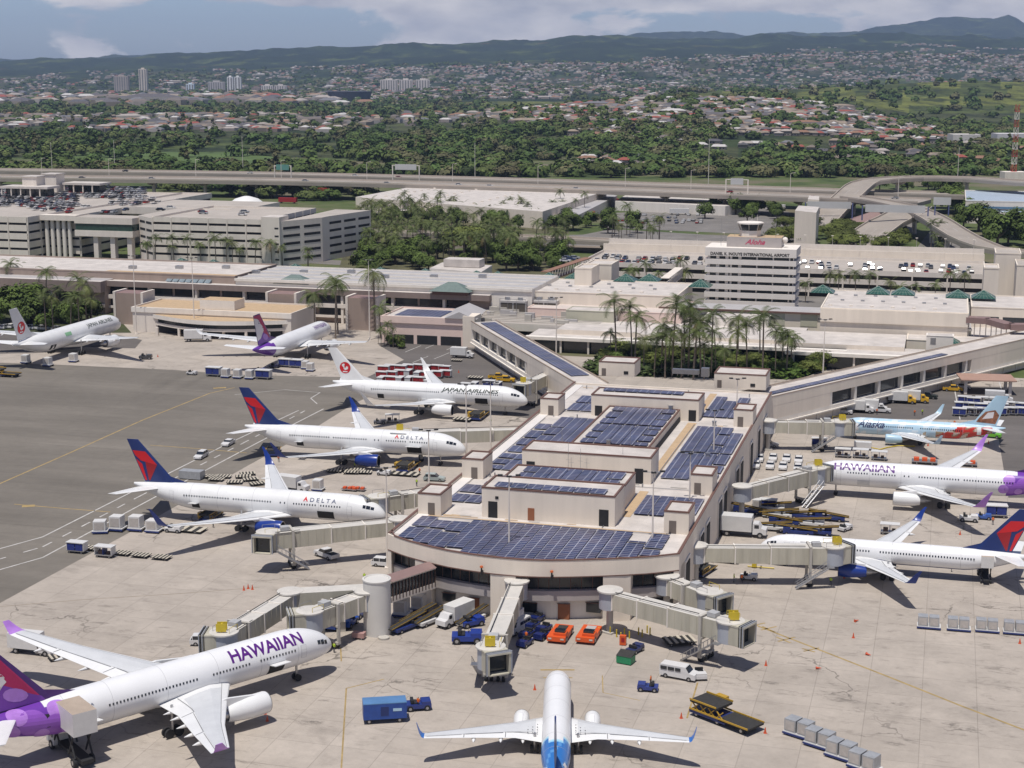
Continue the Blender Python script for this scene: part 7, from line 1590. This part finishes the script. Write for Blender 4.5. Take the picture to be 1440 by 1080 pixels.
t=proto('high_lift_truck','catering truck'); mb=MB(); mb.box(-3.6,2.2,-1.25,1.25,3.6,6.0,0,1); mb.build('raised_box',[m_wp,mat('tan_box_roof',(.42,.34,.27),.8)],t); mb=MB(); mb.box(-3.8,4,-.6,.6,.6,1.0); mb.build('chassis',m_dark,t)
for x in (-2.8,1.0):
    for s_ in (-1,1): mb=MB(); mb.tube((x,s_*.9,1),(x+1.6,s_*.9,3.6),.11,n=5); mb.tube((x+1.6,s_*.9,1),(x,s_*.9,3.6),.11,n=5); mb.build('lift_arm',m_dark,t)
mb=MB(); mb.box(2.2,4.2,-1.1,1.1,3.6,3.8); mb.build('front_platform',m_metal,t); shell(t,[(2.4,.6),(2.4,2.2),(3.4,2.2),(4.0,1.5),(4.3,1.3),(4.35,.6)],2.1,m_cp,'cab'); mb=MB(); mb.box(2.7,3.5,-1.08,1.08,1.4,2.0); mb.build('cab_windows',m_glass,t); wheels_(t,(-2.5,3.1),.95,.5,.3)
t=proto('traffic_cone','cone'); mb=MB(); mb.box(-.22,.22,-.22,.22,0,.05); mb.lathe([(.05,.19),(.85,.04)],axis='Z',n=10); mb.build('cone_body',mat('cone_orange',(.60,.09,.03),.5,var=.03),t)
t=proto('low_trailer','trailer'); mb=MB(); mb.box(-2.2,2.2,-1.0,1.0,.45,.6); mb.build('bed',m_metal,t); 
for i in range(3): mb=MB(); mb.cbox((-1.4+i*1.4,.0,.85),(.9,1.2,.45)); mb.build('orange_case',m_org,t)
wheels_(t,(-1.3,1.3),.85,.26,.2)
def V(k,u,v,hd,label,col=(.66,.65,.64),grp=None,h=0,sc=None,name=None):
    p=G(u,v,h); o=copy_tree(VP[k],loc=p,rz=hd,label=label,group=grp,col=col,scale=sc); return o
W_=(.66,.65,.64); B_=(.012,.04,.26); Y_=(.62,.36,.02)
for k in VP.values(): KIDS[k.name]=list(k.children)
E0=TH; rd=math.atan2((G(314,625)-G(60,770)).y,(G(314,625)-G(60,770)).x)
V('suv',283,644,rd+PI,'white SUV driving on the service road between the red-tailed airliners'); V('parked_car',321,626,rd+PI,'small white car following the SUV on the service road')
g='white cars parked in two rows by the concourse'
for i,(u,v) in enumerate(((1063,657),(1083,658),(1101,659),(1122,661),(1068,648),(1087,647),(1106,648),(1123,650))): V('parked_car',u,v,E0-PI/2+.05,'white car in the two short rows right of the concourse wall',grp=g)
V('suv',1081,628,E0,'silver-white SUV parked side-on right of the concourse',(.5,.5,.5)); V('van',955,953,E0-.20,'white passenger van in front of the concourse, beside a golf cart'); V('baggage_tug',984,953,E0-1.2,'small white cart right behind the white passenger van',W_)
V('baggage_tug',911,971,E0+PI+.1,'dark blue tug carrying a driver in orange, alone in front of the concourse',(.03,.05,.22)); V('baggage_tug',588,997,E0+.45,'dark blue tug beside the big blue box trailer',(.02,.04,.20),sc=1.2)
t=thing('box_trailer','big blue box trailer with slanted end, alone near the bottom edge',"trailer",G(541,1013),E0+.42); mb=MB(); mb.prism([(-3,-1.25),(3,-1.25),(3,1.25),(-3,1.25)],.7,2.9); mb.build('box',m_azure if 0 else mat('blue_trailer_paint',(.02,.07,.30),.35,var=.15,scale=.8),t); mb=MB(); mb.box(-3.0,3.0,-1.26,1.26,2.92,3.02); mb.build('roof',mat('light_blue_roof',(.10,.22,.42),.4),t); wheels_(t,(-2.2,2.0),1.0,.38)
mb=MB(); mb.box(-.6,.5,-1.28,-1.25,1.2,2.5); mb.build('side_door',m_navy,t); mb=MB(); mb.box(1.1,2.3,-1.28,-1.25,1.8,2.2); mb.build('side_mark',m_skyblue,t)
V('suv',289,906,E0+.3,'white SUV parked beside the wing bridge of the largest airliner'); V('pickup_truck',459,784,E0+2.6,'white pickup truck beneath the long jet bridge shadow'); V('suv',541,796,E0,'white SUV half hidden by the left front corner of the concourse')
V('high_lift_truck',103,1064,R(128),'catering truck with raised white box at the tail door of the largest airliner',(.5,.5,.5),sc=1.3); V('cargo_loader',140,1010,R(40),'dark cargo loader under the rear hold of the largest airliner')
V('box_truck',46,918,R(-15),'white-cabbed equipment truck beyond the far wing at lower left'); V('low_trailer',72,921,R(-15),'trailer loaded with small cases behind the white-cabbed truck')
for i,(u,v) in enumerate(((84,926),(96,922),(106,918))): V('flat_dolly',u,v,R(30),'empty slatted dolly in the cluster by the far wing tip',grp='dollies by the far wing tip')
V('cargo_loader',1020,1016,E0-.55,'dark blue and yellow cargo loader parked alone at lower right',sc=1.1)
t=thing('dumpster','green dumpster with dark lid in front of the concourse',"dumpster",G(880,932),E0-.2); mb=MB(); mb.prism([(-1.2,-.9),(1.2,-.9),(1.2,.9),(-1.2,.9)],.15,1.3); mb.build('bin',mat('green_bin',(.02,.24,.10),.5,var=.1),t); mb=MB(); mb.add([(-1.25,-.95,1.3),(1.25,-.95,1.3),(1.25,.95,1.75),(-1.25,.95,1.75),(1.25,.95,1.3),(-1.25,.95,1.3)],[(0,1,2,3),(2,4,5,3),(1,4,2),(0,3,5)]); mb.build('lid',m_belt,t)
for x in (-1,1):
    mb=MB(); mb.box(x-.12,x+.12,-.8,.8,0,.15); mb.build('foot',m_dark,t)
V('baggage_tug',893,917,E0+1.2,'dark tug parked behind the green dumpster',(.03,.04,.12)); V('flat_dolly',955,905,E0+.5,'lime green flatbed dolly beneath the sloping jet bridge',sc=1.4)
t=thing('fire_cabinet','narrow red equipment box beneath the sloping jet bridge','equipment box',G(876,907),E0); mb=MB(); mb.prism([(-.5,-.35),(.5,-.35),(.5,.35),(-.5,.35)],.1,1.6); mb.build('cabinet',m_org,t); mb=MB(); mb.box(-.2,.3,-.38,-.35,.6,1.3); mb.build('door',m_darkred,t)
for i,(u,v) in enumerate(((842,893),(858,892),(867,896),(873,900),(878,894),(885,898),(898,893),(903,896),(910,890),(914,893))): 
    if i==0: t=thing('bollard','yellow bollard in the row beneath the jet bridges','bollard',G(u,v),0,'yellow bollards before the concourse'); mb=MB(); mb.tube((0,0,0),(0,0,1.25),.11,n=8); mb.lathe([(1.25,.11),(1.32,.02)],axis='Z',n=8); mb.build('post',m_ylw,t); bol=t
    else: copy_tree(bol,loc=G(u,v))
for i,(u,v,rot) in enumerate(((1077,936,0),(1076,1031,0),(958,1010,0),(1200,897,0),(1434,905,0),(752,970,0),(373,1004,0),(376,1014,0),(547,851,0),(1187,813,0),(1350,752,0),(1305,627,0),(1390,624,0),(637,606,0),(645,524,0),(222,502,0),(349,828,0),(343,830,0),(355,829,0),(1218,921,1),(1147,941,1),(1202,875,1),(1275,693,0))):
    o=V('traffic_cone',u,v,.3*i,'orange traffic cone standing on the apron' if not rot else 'orange traffic cone lying on its side',grp='standing traffic cones' if not rot else 'fallen traffic cones',sc=1.0)
    if rot: o.rotation_euler=(PI/2,0,.7*i); o.location.z=.22
for i,(u,v) in enumerate(((1306,883),(1348,886),(1388,888),(1427,891))): V('container_dolly',u,v,E0+.02,'dolly with two silver containers in the straight right-hand row, %s'%('first from left','second from left','third from left','fourth, cut by the edge')[i])
for i,(u,v) in enumerate(((1125,1035),(1154,1050),(1184,1066),(1216,1082))): V('container_dolly',u,v,E0-.45,'dolly with two grey containers in the diagonal row, %s'%('first from left','second','third','last, cut by the bottom edge')[i],sc=1.12)
# vehicles under and beside the front bridges
V('van',727,888,E0-1.85,'white van parked nose-out beside the centre jet bridge')
for i,(u,v) in enumerate(((748,884),(738,908),(741,896),(762,898),(765,888),(755,874),(717,893))): V('baggage_tug',u,v,E0-1.8,'dark blue tug in the group between the white van and the orange vehicles',(.012,.022,.12),'dark blue tugs before the concourse')
for i,(u,v) in enumerate(((788,897),(828,898))):
    t=thing('aircraft_tractor','low orange aircraft tractor, %s'%('left of the pair below the front windows','right of the pair, grey deck panel')[i],'tow tractor',G(u,v),E0-PI/2); t.scale=(1.1,1.1,1.1); mb=MB(); mb.box(-2.7,2.7,-1.35,1.35,.4,1.1); mb.box(.6,2.2,-.5,1.3,1.1,1.5); mb.build('body',m_org,t); mb=MB(); mb.box(-2.2,-.2,-.7,.7,1.11,1.18); mb.build('deck_plate',m_metroof if i else m_belt,t); mb=MB(); mb.box(.9,1.9,-.4,1.1,1.5,1.85); mb.build('cab_windows',m_glass,t)
    for y in (-.9,.9): mb=MB(); mb.box(2.7,2.76,y-.25,y+.25,.7,.9); mb.build('headlight',m_lamp,t)
    wheels_(t,(-1.7,1.7),1.2,.5,.35)
V('belt_loader',573,885,R(50),'dark belt loader at the foot of the white cylinder tower'); V('belt_loader',588,874,R(50),'dark belt loader second from the white tower'); V('white_belt_loader',607,876,R(50),'pale belt loader under the glazed walkway, third from the tower')
V('box_truck',640,876,R(52)+PI,'white cargo truck loaded with sacks in front of the curved wall'); V('white_belt_loader',664,876,R(55),'yellow-railed loader left of the centre jet bridge'); V('baggage_tug',663,880,R(30),'bright blue vehicle beside the centre jet bridge, upper one',B_,sc=1.3); V('baggage_tug',657,903,R(0),'bright blue vehicle left of the centre jet bridge, lower one',B_,sc=1.6); V('box_truck',715,890,E0-1.7,'white truck partly hidden by the centre jet bridge')
for i,(u,v) in enumerate(((470,883),(490,880),(503,867))): V('baggage_tug',u,v,E0-1.6,'blue and white tug beneath the bent jet bridge, %s'%('left one','middle one','right one')[i],(.02,.09,.45),sc=1.25)
V('single_container_dolly',566,866,E0,'white wrapped container under the glazed walkway, left one',sc=1.4); V('single_container_dolly',590,858,E0,'pale container under the glazed walkway, right one',sc=1.3)
t=thing('ground_power_unit','red pipework cart at the foot of the white tower','equipment cart',G(505,898),E0); mb=MB(); mb.box(-1,1,-.6,.6,.3,1.1); mb.build('casing',mat('dull_pink_metal',(.42,.25,.23),.6),t); wheels_(t,(-.6,.6),.5,.22,.14)
# left apron, nearer red tail
for i,(u,v) in enumerate(((142,749),(166,746),(193,746),(217,748))): V('single_container_dolly',u,v,E0+(.35 if i==0 else .05),'white wrapped pallet on a dolly below the nearest red tail, %s'%('first from left','second','third','nearest the tug')[i],sc=(1.5,1.3,1.45 if i in(1,2) else 1.2))
V('baggage_tug',245,748,E0,'small white tug at the head of the pallet row',W_,sc=1.1); V('baggage_cart',109,777,E0,'white-roofed baggage cart with blue curtains at the left, first of two'); V('open_baggage_cart',148,783,E0,'white-roofed baggage cart with open side at the left, second of two')
for i,(u,v) in enumerate(((126,773),(172,780),(198,783),(227,786))): V('flat_dolly',u,v,E0,'empty slatted dolly in the short line behind the baggage carts',grp='dollies behind the baggage carts')
for i,(u,v) in enumerate(((292,672),(304,676),(314,672),(330,680),(342,672),(348,668),(352,676),(362,682))): V('flat_dolly',u,v,E0+.1*i,'empty slatted dolly behind the nearest red-tailed airliner',grp='dollies behind the nearest red-tailed airliner')
t=thing('covered_box','low grey covered box behind the nearest red-tailed airliner','equipment',G(270,673),E0); mb=MB(); mb.prism([(-2.6,-1.2),(2.6,-1.2),(2.6,1.2),(-2.6,1.2)],.2,1.9); mb.build('cover',m_alu,t); wheels_(t,(-1.8,1.8),.9,.25,.2)
V('flat_dolly',258,746,E0,'long pale slatted platform under the near wing tip',sc=(2.6,1.5,1)); V('cargo_loader',298,729,E0+PI/2,'cargo loader at the rear hold of the nearest red-tailed airliner',sc=.75)
V('box_truck',412,690,E0-.15,'white service truck between the two red-tailed airliners'); V('single_container_dolly',448,690,E0,'wire cage cart between the two red-tailed airliners',sc=1.2)
for i,(u,v,c) in enumerate(((492,690,'orange'),(503,690,'yellow'))): V('low_trailer',u,v,E0,'%s equipment trailer between the two red-tailed airliners'%c,sc=.8)
for i,(u,v) in enumerate(((470,664),(484,662),(494,666),(502,663),(512,666))): V('flat_dolly',u,v,E0+.2,'pale slatted dolly beneath the blue engine',grp='dollies beneath the blue engine')
V('baggage_tug',540,668,E0,'white-roofed tug right of the blue engine',W_); V('cargo_loader',574,660,E0+PI/2,'pale cargo loader at the open front hold of the middle airliner',sc=.9); V('flat_dolly',566,668,E0,'flat wide pallet on the apron beneath the front hold',sc=(2.2,1.4,1)); V('cargo_loader',385,638,E0+PI/2+.3,'dark loader with yellow cage at the rear hold of the middle airliner',sc=.8)
V('cargo_loader',674,588,E0+PI/2,'grey cargo loader at the front hold of the lettered crane-tailed airliner',sc=.9); V('baggage_tug',534,596,E0+.3,'dark tug behind the engine of the lettered airliner, left one',(.1,.1,.12)); V('open_baggage_cart',552,594,E0+.3,'dark loaded cart behind the engine of the lettered airliner'); V('flat_dolly',650,592,E0,'dark flat dolly right of the lettered airliner engine',sc=1.4); V('suv',610,678 if 0 else 611,E0,'x') if 0 else None
V('suv',611,676,E0+.1,'grey SUV beside the second jet bridge left of the concourse',(.35,.4,.38))
random.seed(2)
for i in range(22): u=538+(i%8)*12.5+random.uniform(-2,2); v=521+(i//8)*8+random.uniform(-1.5,1.5); V('red_door_cart',u,v+2,E0+random.choice((0,0,PI/2)),'white baggage cart with red side panels behind the lettered airliner',grp='red-panelled carts')
for i,(u,v) in enumerate(((657,549),(667,548),(688,545),(700,548))): V('baggage_cart',u,v,E0+PI/2*(i%2),'white cart above the nose of the lettered airliner',grp='white carts above the lettered airliner')
V('box_truck',650,503,E0,'white box truck parked by the pink building'); V('pickup_truck',711,537,E0+.1,'yellow pickup truck beside the diagonal walkway building',Y_); V('pickup_truck',700,533,E0+.1,'second yellow vehicle behind the yellow pickup',Y_); V('flat_dolly',642,508,E0,'orange-loaded trailer beside the box truck'); V('flat_dolly',668,533,E0,'grey flat trailer among the red-panelled carts',sc=1.3)
# far gates
for i,(u,v) in enumerate(((301,529),(318,531),(335,532),(352,533),(371,533))): V('baggage_cart' if i in(0,4) else 'single_container_dolly',u,v,E0,'small cart in the far row below the purple tail, %s'%('first from left','second','third','fourth','last')[i],sc=1.3)
for i,(u,v,c) in enumerate(((366,523,B_),(386,517,(.05,.05,.1)),(270,527,W_))): V('baggage_tug',u,v,E0,'%s far tug near the purple-tailed airliner'%('blue','dark','white')[i],c)
for i,(u,v) in enumerate(((402,516),(417,517),(430,519),(437,522))): V('baggage_cart' if i<2 else 'single_container_dolly',u,v,E0,'far cart under the wing of the purple-tailed airliner, %s'%('first from left','second','third','last')[i],sc=1.2)
for i,(u,v) in enumerate(((37,511),(68,515),(104,509))): V('single_container_dolly',u,v,E0,'grey cart in the shade of the far-left airliner, %s'%('left','middle','right')[i],sc=1.3)
V('cargo_loader',6,529,E0,'dark yellow-topped loader at the left edge'); V('baggage_tug',205,505,E0+.3,'dark aircraft tractor between the two far airliners',(.06,.06,.06),sc=1.3); V('box_truck',278,480,E0+.35,'high white lift box truck at the far curved gate building',sc=1.2)
for i,(u,v) in enumerate(((8,462),(18,461),(30,462),(40,463),(50,463),(62,464),(82,465))): V('suv',u,v,E0+PI/2 if i<2 else E0,'white vehicle in the row under the trees at the left edge',grp='white vehicles under the left trees')
# right side
for i,(u,v) in enumerate(((1184,590),(1208,588),(1227,587),(1238,588))): V('pickup_truck' if i in (0,3) else 'box_truck',u,v-8,E0,'white service vehicle beside the right walkway building, %s'%('first from left','second','third','last')[i])
for i,(u,v) in enumerate(((1268,567),(1286,566))): V('box_truck',u,v,E0,'yellow-cabbed truck by the right walkway wall, %s one'%('left','right')[i],Y_)
V('pickup_truck',1304,560,E0-.2,'black pickup by the right walkway wall',(.02,.03,.03)); V('pickup_truck',1340,550,E0,'yellow pickup near the shade canopy',Y_); V('pickup_truck',1351,547,E0,'white pickup near the shade canopy')
V('box_truck',1404,566,E0,'white service bus beyond the baggage cart park'); V('pickup_truck',1392,615,E0-.2,'bright lime green pickup behind the pale blue airliner',(.15,.45,.03))
for i in range(18): u=1348+(i%7)*14.5+ (i//7)*3+random.uniform(-2,2); v=586-(i//7)*8+random.uniform(-1.5,1.5); V('baggage_cart' if random.random()<.75 else 'open_baggage_cart',u,v-1,E0+random.uniform(-.12,.12),'white-roofed baggage cart with blue curtains in the cart park at right',grp='carts in the right cart park')
for i,(u,v) in enumerate(((1152,628),(1185,643),(1210,644),(1236,647),(1251,751))): V('baggage_cart' if i==0 else 'open_baggage_cart',u,v,E0,'white-roofed baggage cart, %s'%('single one with blue curtains near the pale blue airliner','left of three above the purple lettering','middle of three above the purple lettering','right of three above the purple lettering','alone between the two nearer right airliners')[i])
t=thing('ground_power_unit','white power unit with yellow hose near the pale blue engine','equipment cart',G(1213,632),E0); mb=MB(); mb.prism([(-2,-.9),(2,-.9),(2,.9),(-2,.9)],.4,1.9); mb.build('casing',m_wp,t); wheels_(t,(-1.3,1.3),.8,.28,.2); mb=MB(); P_=[(2,0,.6),(4,.5,.15),(5.5,3,.15),(8,5.5,.15),(12,6,.15)]; [mb.tube(a,b,.14,n=6) for a,b in zip(P_,P_[1:])]; mb.build('hose',m_ylw,t)
V('low_trailer',1300,652,E0,'trailer with orange cases behind the purple-tailed airliner, left one',sc=1.3); V('low_trailer',1357,655,E0,'trailer with orange cases behind the purple-tailed airliner, right one',sc=1.2)
V('baggage_tug',1362,733,E0,'white tug at the tail of the right purple-tailed airliner',W_,sc=1.2); V('baggage_tug',1383,730,E0,'blue tug under the right purple tail',(.05,.12,.4)); V('baggage_cart',1400,727,E0+.1,'purple covered cart under the right purple tail',sc=1.2)
V('box_truck',1044,753,E0+PI*0,'large white box truck above the straight jet bridge',sc=1.25)
random.seed(8)
for i,(u,v,k) in enumerate(((1050,722,'belt_loader'),(1095,728,'white_belt_loader'),(1133,730,'belt_loader'),(1100,738,'belt_loader'),(1140,740,'white_belt_loader'),(1085,746,'white_belt_loader'),(1120,752,'belt_loader'),(1150,752,'belt_loader'),(1085,718,'white_belt_loader'),(1165,732,'belt_loader'))): V(k,u,v,E0+random.uniform(-.08,.08)+(PI if i%3==0 else 0),'belt loader packed among others above the straight jet bridge',grp='packed belt loaders right of the concourse')
V('single_container_dolly',1065,717,E0,'upright white unit beside the blue one near the third right bridge',sc=1.1); V('baggage_cart',1080,716,E0,'white covered cart near the third right bridge'); V('baggage_tug',1188,746,E0+1,'white and green tug at the end of the loader park',W_)
V('high_lift_truck',1384,815,E0+PI/2+.1,'dark catering truck with white raised box at the tail of the slim airliner',(.05,.05,.06),sc=.85)
V('pickup_truck',1016,790,E0,'white tractor partly hidden under the straight jet bridge',W_,sc=1.1); V('cargo_loader',990,806,E0+1.3,'black loader with orange rail beside the right front corner',sc=.7); V('baggage_tug',1053,815,E0,'small open cart with dark roof, right of two workers',W_)
t=thing('tow_bar','yellow tow bar lying on the apron below the straight jet bridge','tow bar',G(1070,799),E0); mb=MB(); mb.tube((-2.4,0,.2),(2.4,0,.2),.12,n=6); mb.box(-1.6,-.8,-.4,.4,.2,.9); mb.build('bar',m_ylw,t); wheels_(t,(0,),.4,.18,.1)
# ---------------- cars on roofs, in lots and on roads (simple small copies)
CC=[((.66,.65,.64),'white'),((.6,.6,.6),'white'),((.66,.65,.64),'white'),((.33,.34,.35),'silver'),((.03,.03,.035),'black'),((.03,.03,.035),'black'),((.05,.07,.14),'dark blue'),((.30,.02,.02),'red'),((.12,.12,.13),'grey'),((.4,.4,.4),'silver')]
mb=MB(); mb.add([(-2.3,-.9,.3),(2.3,-.9,.3),(2.3,.9,.3),(-2.3,.9,.3),(-2.3,-.9,.95),(2.2,-.9,.85),(2.2,.9,.85),(-2.3,.9,.95)],[(4,5,6,7),(0,1,5,4),(1,2,6,5),(2,3,7,6),(3,0,4,7)],0)
mb.add([(-1.9,-.82,.93),(1.1,-.82,.93),(1.1,.82,.93),(-1.9,.82,.93),(-1.5,-.68,1.42),(.35,-.68,1.42),(.35,.68,1.42),(-1.5,.68,1.42)],[(0,1,5,4),(1,2,6,5),(2,3,7,6),(3,0,4,7)],1); mb.add([(-1.5,-.68,1.43),(.35,-.68,1.43),(.35,.68,1.43),(-1.5,.68,1.43)],[(0,1,2,3)],0)
for x in (-1.4,1.4): mb.box(x-.33,x+.33,-.92,.92,0,.6,2)
fc=mb.build('parked_car',[m_cp,m_glass,m_dark]); fc.location=HID; NC=0
def fcar(p,rz,place,grp):
    global NC
    if NC>=262: return
    o=fc.copy(); C.objects.link(o); c,n=random.choice(CC); o.location=p; o.rotation_euler=(0,0,rz); o.color=(*c,1); tag(o,'%s car %s'%(n,place),'car','%s cars %s'%(n,place)); NC+=1
random.seed(14)
def deckcars(key,rows,a0,a1,prob,place,pitch=2.9,dz=0):
    A0,A1,B0,B1,z=GR[key]
    for b in rows:
        a=a0+random.uniform(0,2)
        while a<a1:
            if random.random()<prob: p=WC(a+random.uniform(-.3,.3),b+random.uniform(-.5,.5),z+dz); fcar(p,TH+PI/2+random.choice((0,PI)),place,None)
            a+=pitch
A0,A1,B0,B1,z=GR['left']
def decklot(u0,v0,u1,v1,n,h,place,rz=TH,jit=1):
    for i in range(n):
        t=random.random(); v=v0+(v1-v0)*random.random(); row=round((v-v0)/3.2); u=u0+(u1-u0)*random.random(); fcar(G(u,v0+row*3.2,h),rz+random.choice((0,PI)),place,None)
decklot(0,274,95,287,42,19.2,'on the crowded garage roof at far left',TH+PI/2); decklot(90,268,200,278,34,19.2,'on the crowded garage roof at far left',TH+PI/2); decklot(60,296,180,300,10,19.4,'on the lower part of the far-left garage roof',TH+PI/2)
mb=MB(); mb.c=[]; rs=random.Random(6)
for (u0,v0,u1,v1,n) in ((-5,266,110,292,230),(100,266,205,279,150),(40,289,125,298,26),(150,280,228,290,34)):
    for i in range(n):
        v=v0+rs.choice(range(0,int(v1-v0),3))+rs.uniform(-.3,.3); p=G(rs.uniform(u0,u1),v,19.2); c=rs.choice(CC)[0]; a=TH+PI/2; mb.M=Matrix.Translation(p)@Matrix.Rotation(a,4,'Z')
        mb.box(-2.3,2.3,-.9,.9,.3,.95,0,None,c); mb.box(-1.7,.8,-.78,.78,.96,1.35,0,None,(.03,.03,.035)); mb.box(-1.4,.4,-.7,.7,1.36,1.44,0,None,c)
mb.M=None; tag(mb.build('packed_cars',attrmat('packed_car_paint',.3,var=.03)),'dense mass of parked cars filling the roof of the far-left garage','parked cars',kind='stuff')
for (u,v) in ((226,296),(240,293),(286,301),(341,303),(344,299),(285,299)): fcar(G(u,v,20.5),TH,'on the roof of the middle garage',None)
deckcars('right',(393,397,408,413),-52,-4,.5,'on the roof of the wide garage',dz=.02); deckcars('right',(393,398,409,414),24,100,.36,'on the roof of the wide garage',dz=.02)
for (u,v) in ((795,368),(802,366),(808,364),(798,364)): fcar(G(u,v,10.3),TH,'on the roof of the wide garage',None)
for i in range(52): u=random.uniform(862,990); v=random.choice((303,306.5,311,314)); fcar(G(u,v,.06),TH+PI/2,'in the car park beyond the garage',None)
for i in range(10): fcar(G(random.uniform(1222,1280),random.choice((304,308,324)),.06),TH+PI/2,'in the lot under the ramps',None)
for (Q,w_,n) in ((QN,30,13),(QF,26,11),(QA,17,4),(QB,14,4),(QC,20,2),(QD,12,2)):
    for k in range(n):
        i=int((k+random.random())*len(Q)/n); i=min(i,len(Q)-2); d=Q[i+1]-Q[i]; n_=Vector((-d.y,d.x,0)).normalized(); s_=random.choice((-1,1)); fcar(Q[i]+n_*s_*w_*random.choice((.12,.3)),math.atan2(d.y,d.x)+(0 if s_<0 else PI),'driving on the elevated roads',None)
# white trailers and red containers in the yard
for i,(u,v,l,c,lab) in enumerate(((850,287,12,m_wp,'long white trailer in the freight yard, first from left'),(866,292,12,m_wp,'white trailer in the freight yard, beside the tall tail shape'),(876,288,13,m_red2,'red trailer in the freight yard'),(955,302,12,m_wp,'white trailer standing alone in the middle of the freight yard'),(1000,296,13,m_wp,'white trailer at the right of the freight yard'),(458,272,12,m_red2,'red container left of the warehouse, left one'),(482,272,12,m_bp,'blue container left of the warehouse'),(405,286,13,m_red2,'red container behind the middle garage roof'),(440,277,30,m_wp,'long white shed-like trailer left of the warehouse'),(825,306,10,m_red2,'red container at the end of the lean-to shed'),(1090,296,13,m_wp,'white trailer near the plain tower block'))):
    t=thing('trailer',lab,'trailer',G(u,v),TH+(0 if i%3 else .2)); mb=MB(); mb.box(-l/2,l/2,-1.3,1.3,1.0,3.9); mb.build('box',c,t); wheels_(t,(-l/2+1.5,l/2-2),1.1,.5,.3)
# ---------------- people
def mk_person():
    v=[(0,0,.95),(0,0,1.2),(0,0,1.42),(0,.0,1.52),(.02,0,1.66),(0,.10,.90),(.03,.12,.5),(0,.12,.08),(.14,.13,.03),(0,-.10,.90),(-.04,-.12,.5),(-.08,-.12,.08),(.06,-.13,.03),(0,.19,1.40),(.03,.27,1.13),(.14,.25,.90),(0,-.19,1.40),(.05,-.27,1.13),(.18,-.24,.92)]
    r=[.15,.135,.15,.06,.105,.09,.062,.045,.045,.09,.062,.045,.045,.065,.048,.035,.065,.048,.035]
    e=[(0,1),(1,2),(2,3),(3,4),(0,5),(5,6),(6,7),(7,8),(0,9),(9,10),(10,11),(11,12),(2,13),(13,14),(14,15),(2,16),(16,17),(17,18)]
    me=bpy.data.meshes.new('sk'); me.from_pydata(v,e,[]); o=bpy.data.objects.new('sk',me); C.objects.link(o); md=o.modifiers.new('s','SKIN'); sd=o.modifiers.new('d','SUBSURF'); sd.levels=1
    for i,q in enumerate(r): me.skin_vertices[0].data[i].radius=(q,q); 
    me.skin_vertices[0].data[0].use_root=True
    dg=bpy.context.evaluated_depsgraph_get(); em=bpy.data.meshes.new_from_object(o.evaluated_get(dg)); bpy.data.objects.remove(o)
    em.materials.clear()
    for m in (mat('dark_trousers',(.03,.035,.06),.8),mat('hi_vis_vest',(.45,.62,.05),.6,var=.05),mat('skin_tone',(.33,.19,.12),.6,var=.05),mat('orange_vest',(.75,.16,.02),.6,var=.05)): em.materials.append(m)
    for p in em.polygons: z=p.center.z; p.material_index=2 if (z>1.5 or (abs(p.center.y)>.2 and z<1.1)) else (1 if z>.98 else 0); p.use_smooth=True
    em2=em.copy()
    for p in em2.polygons:
        if p.material_index==1: p.material_index=3
    return em,em2
pa,pb=mk_person()
for i,(u,v,hd,o_,lab,h) in enumerate(((512.5,818,1.2,0,'person in yellow-green vest walking above the bent jet bridge',0),(1032,819,0,0,'person in yellow-green vest standing beside the orange-vested worker',0),(1043,820,2,1,'person in orange vest between the open cart and the other worker',0),(499,660,0,0,'person in hi-vis vest at the left of the blue engine',0),(523,662,2,0,'person in hi-vis vest at the right of the blue engine',0),(586,684,1,0,'person in bright vest near the second jet bridge',0),(915,969,2.8,1,'person in orange shirt riding the dark blue tug',.5),(1338,804,0,1,'person in orange under the slim airliner',0),(1286,585,1,1,'person in orange beside the far wing of the pale blue airliner, left',0),(1297,584,2,0,'person in hi-vis beside the far wing of the pale blue airliner, right',0),(1233,583,1,1,'person in red-orange near the nose of the pale blue airliner',0),(740,906,1,1,'person in orange sitting on the front blue tug',.5),(588,1000,1,1,'person seated low on the tug beside the blue trailer',.4),(1342,600,1,1,'person in orange near the artwork tail',0),(300,742,0,0,'person in hi-vis at the rear hold of the nearest red-tailed airliner',0),(392,650,2,1,'person in orange at the rear of the middle airliner',0),(590,668,1,1,'person in orange vest below the open front hold of the middle airliner',0),(690,598,2,0,'person in hi-vis vest by the grey loader at the lettered airliner',0),(470,918,1,0,'person in hi-vis vest under the nose of the largest airliner',0),(1396,738,1,1,'person in orange by the purple cart at right',0),(1168,824,1,0,'person in hi-vis vest below the long straight jet bridge stairs',0))):
    o=bpy.data.objects.new('person',pb if o_ else pa); C.objects.link(o); o.location=G(u,v,0)+Vector((0,0,h)); o.rotation_euler=(0,0,hd); tag(o,lab,'person')
for t in list(VP.values()):
    for ch in list(t.children):
        for g2 in list(ch.children): bpy.data.objects.remove(g2)
        bpy.data.objects.remove(ch)
    bpy.data.objects.remove(t)
bpy.data.objects.remove(fc)
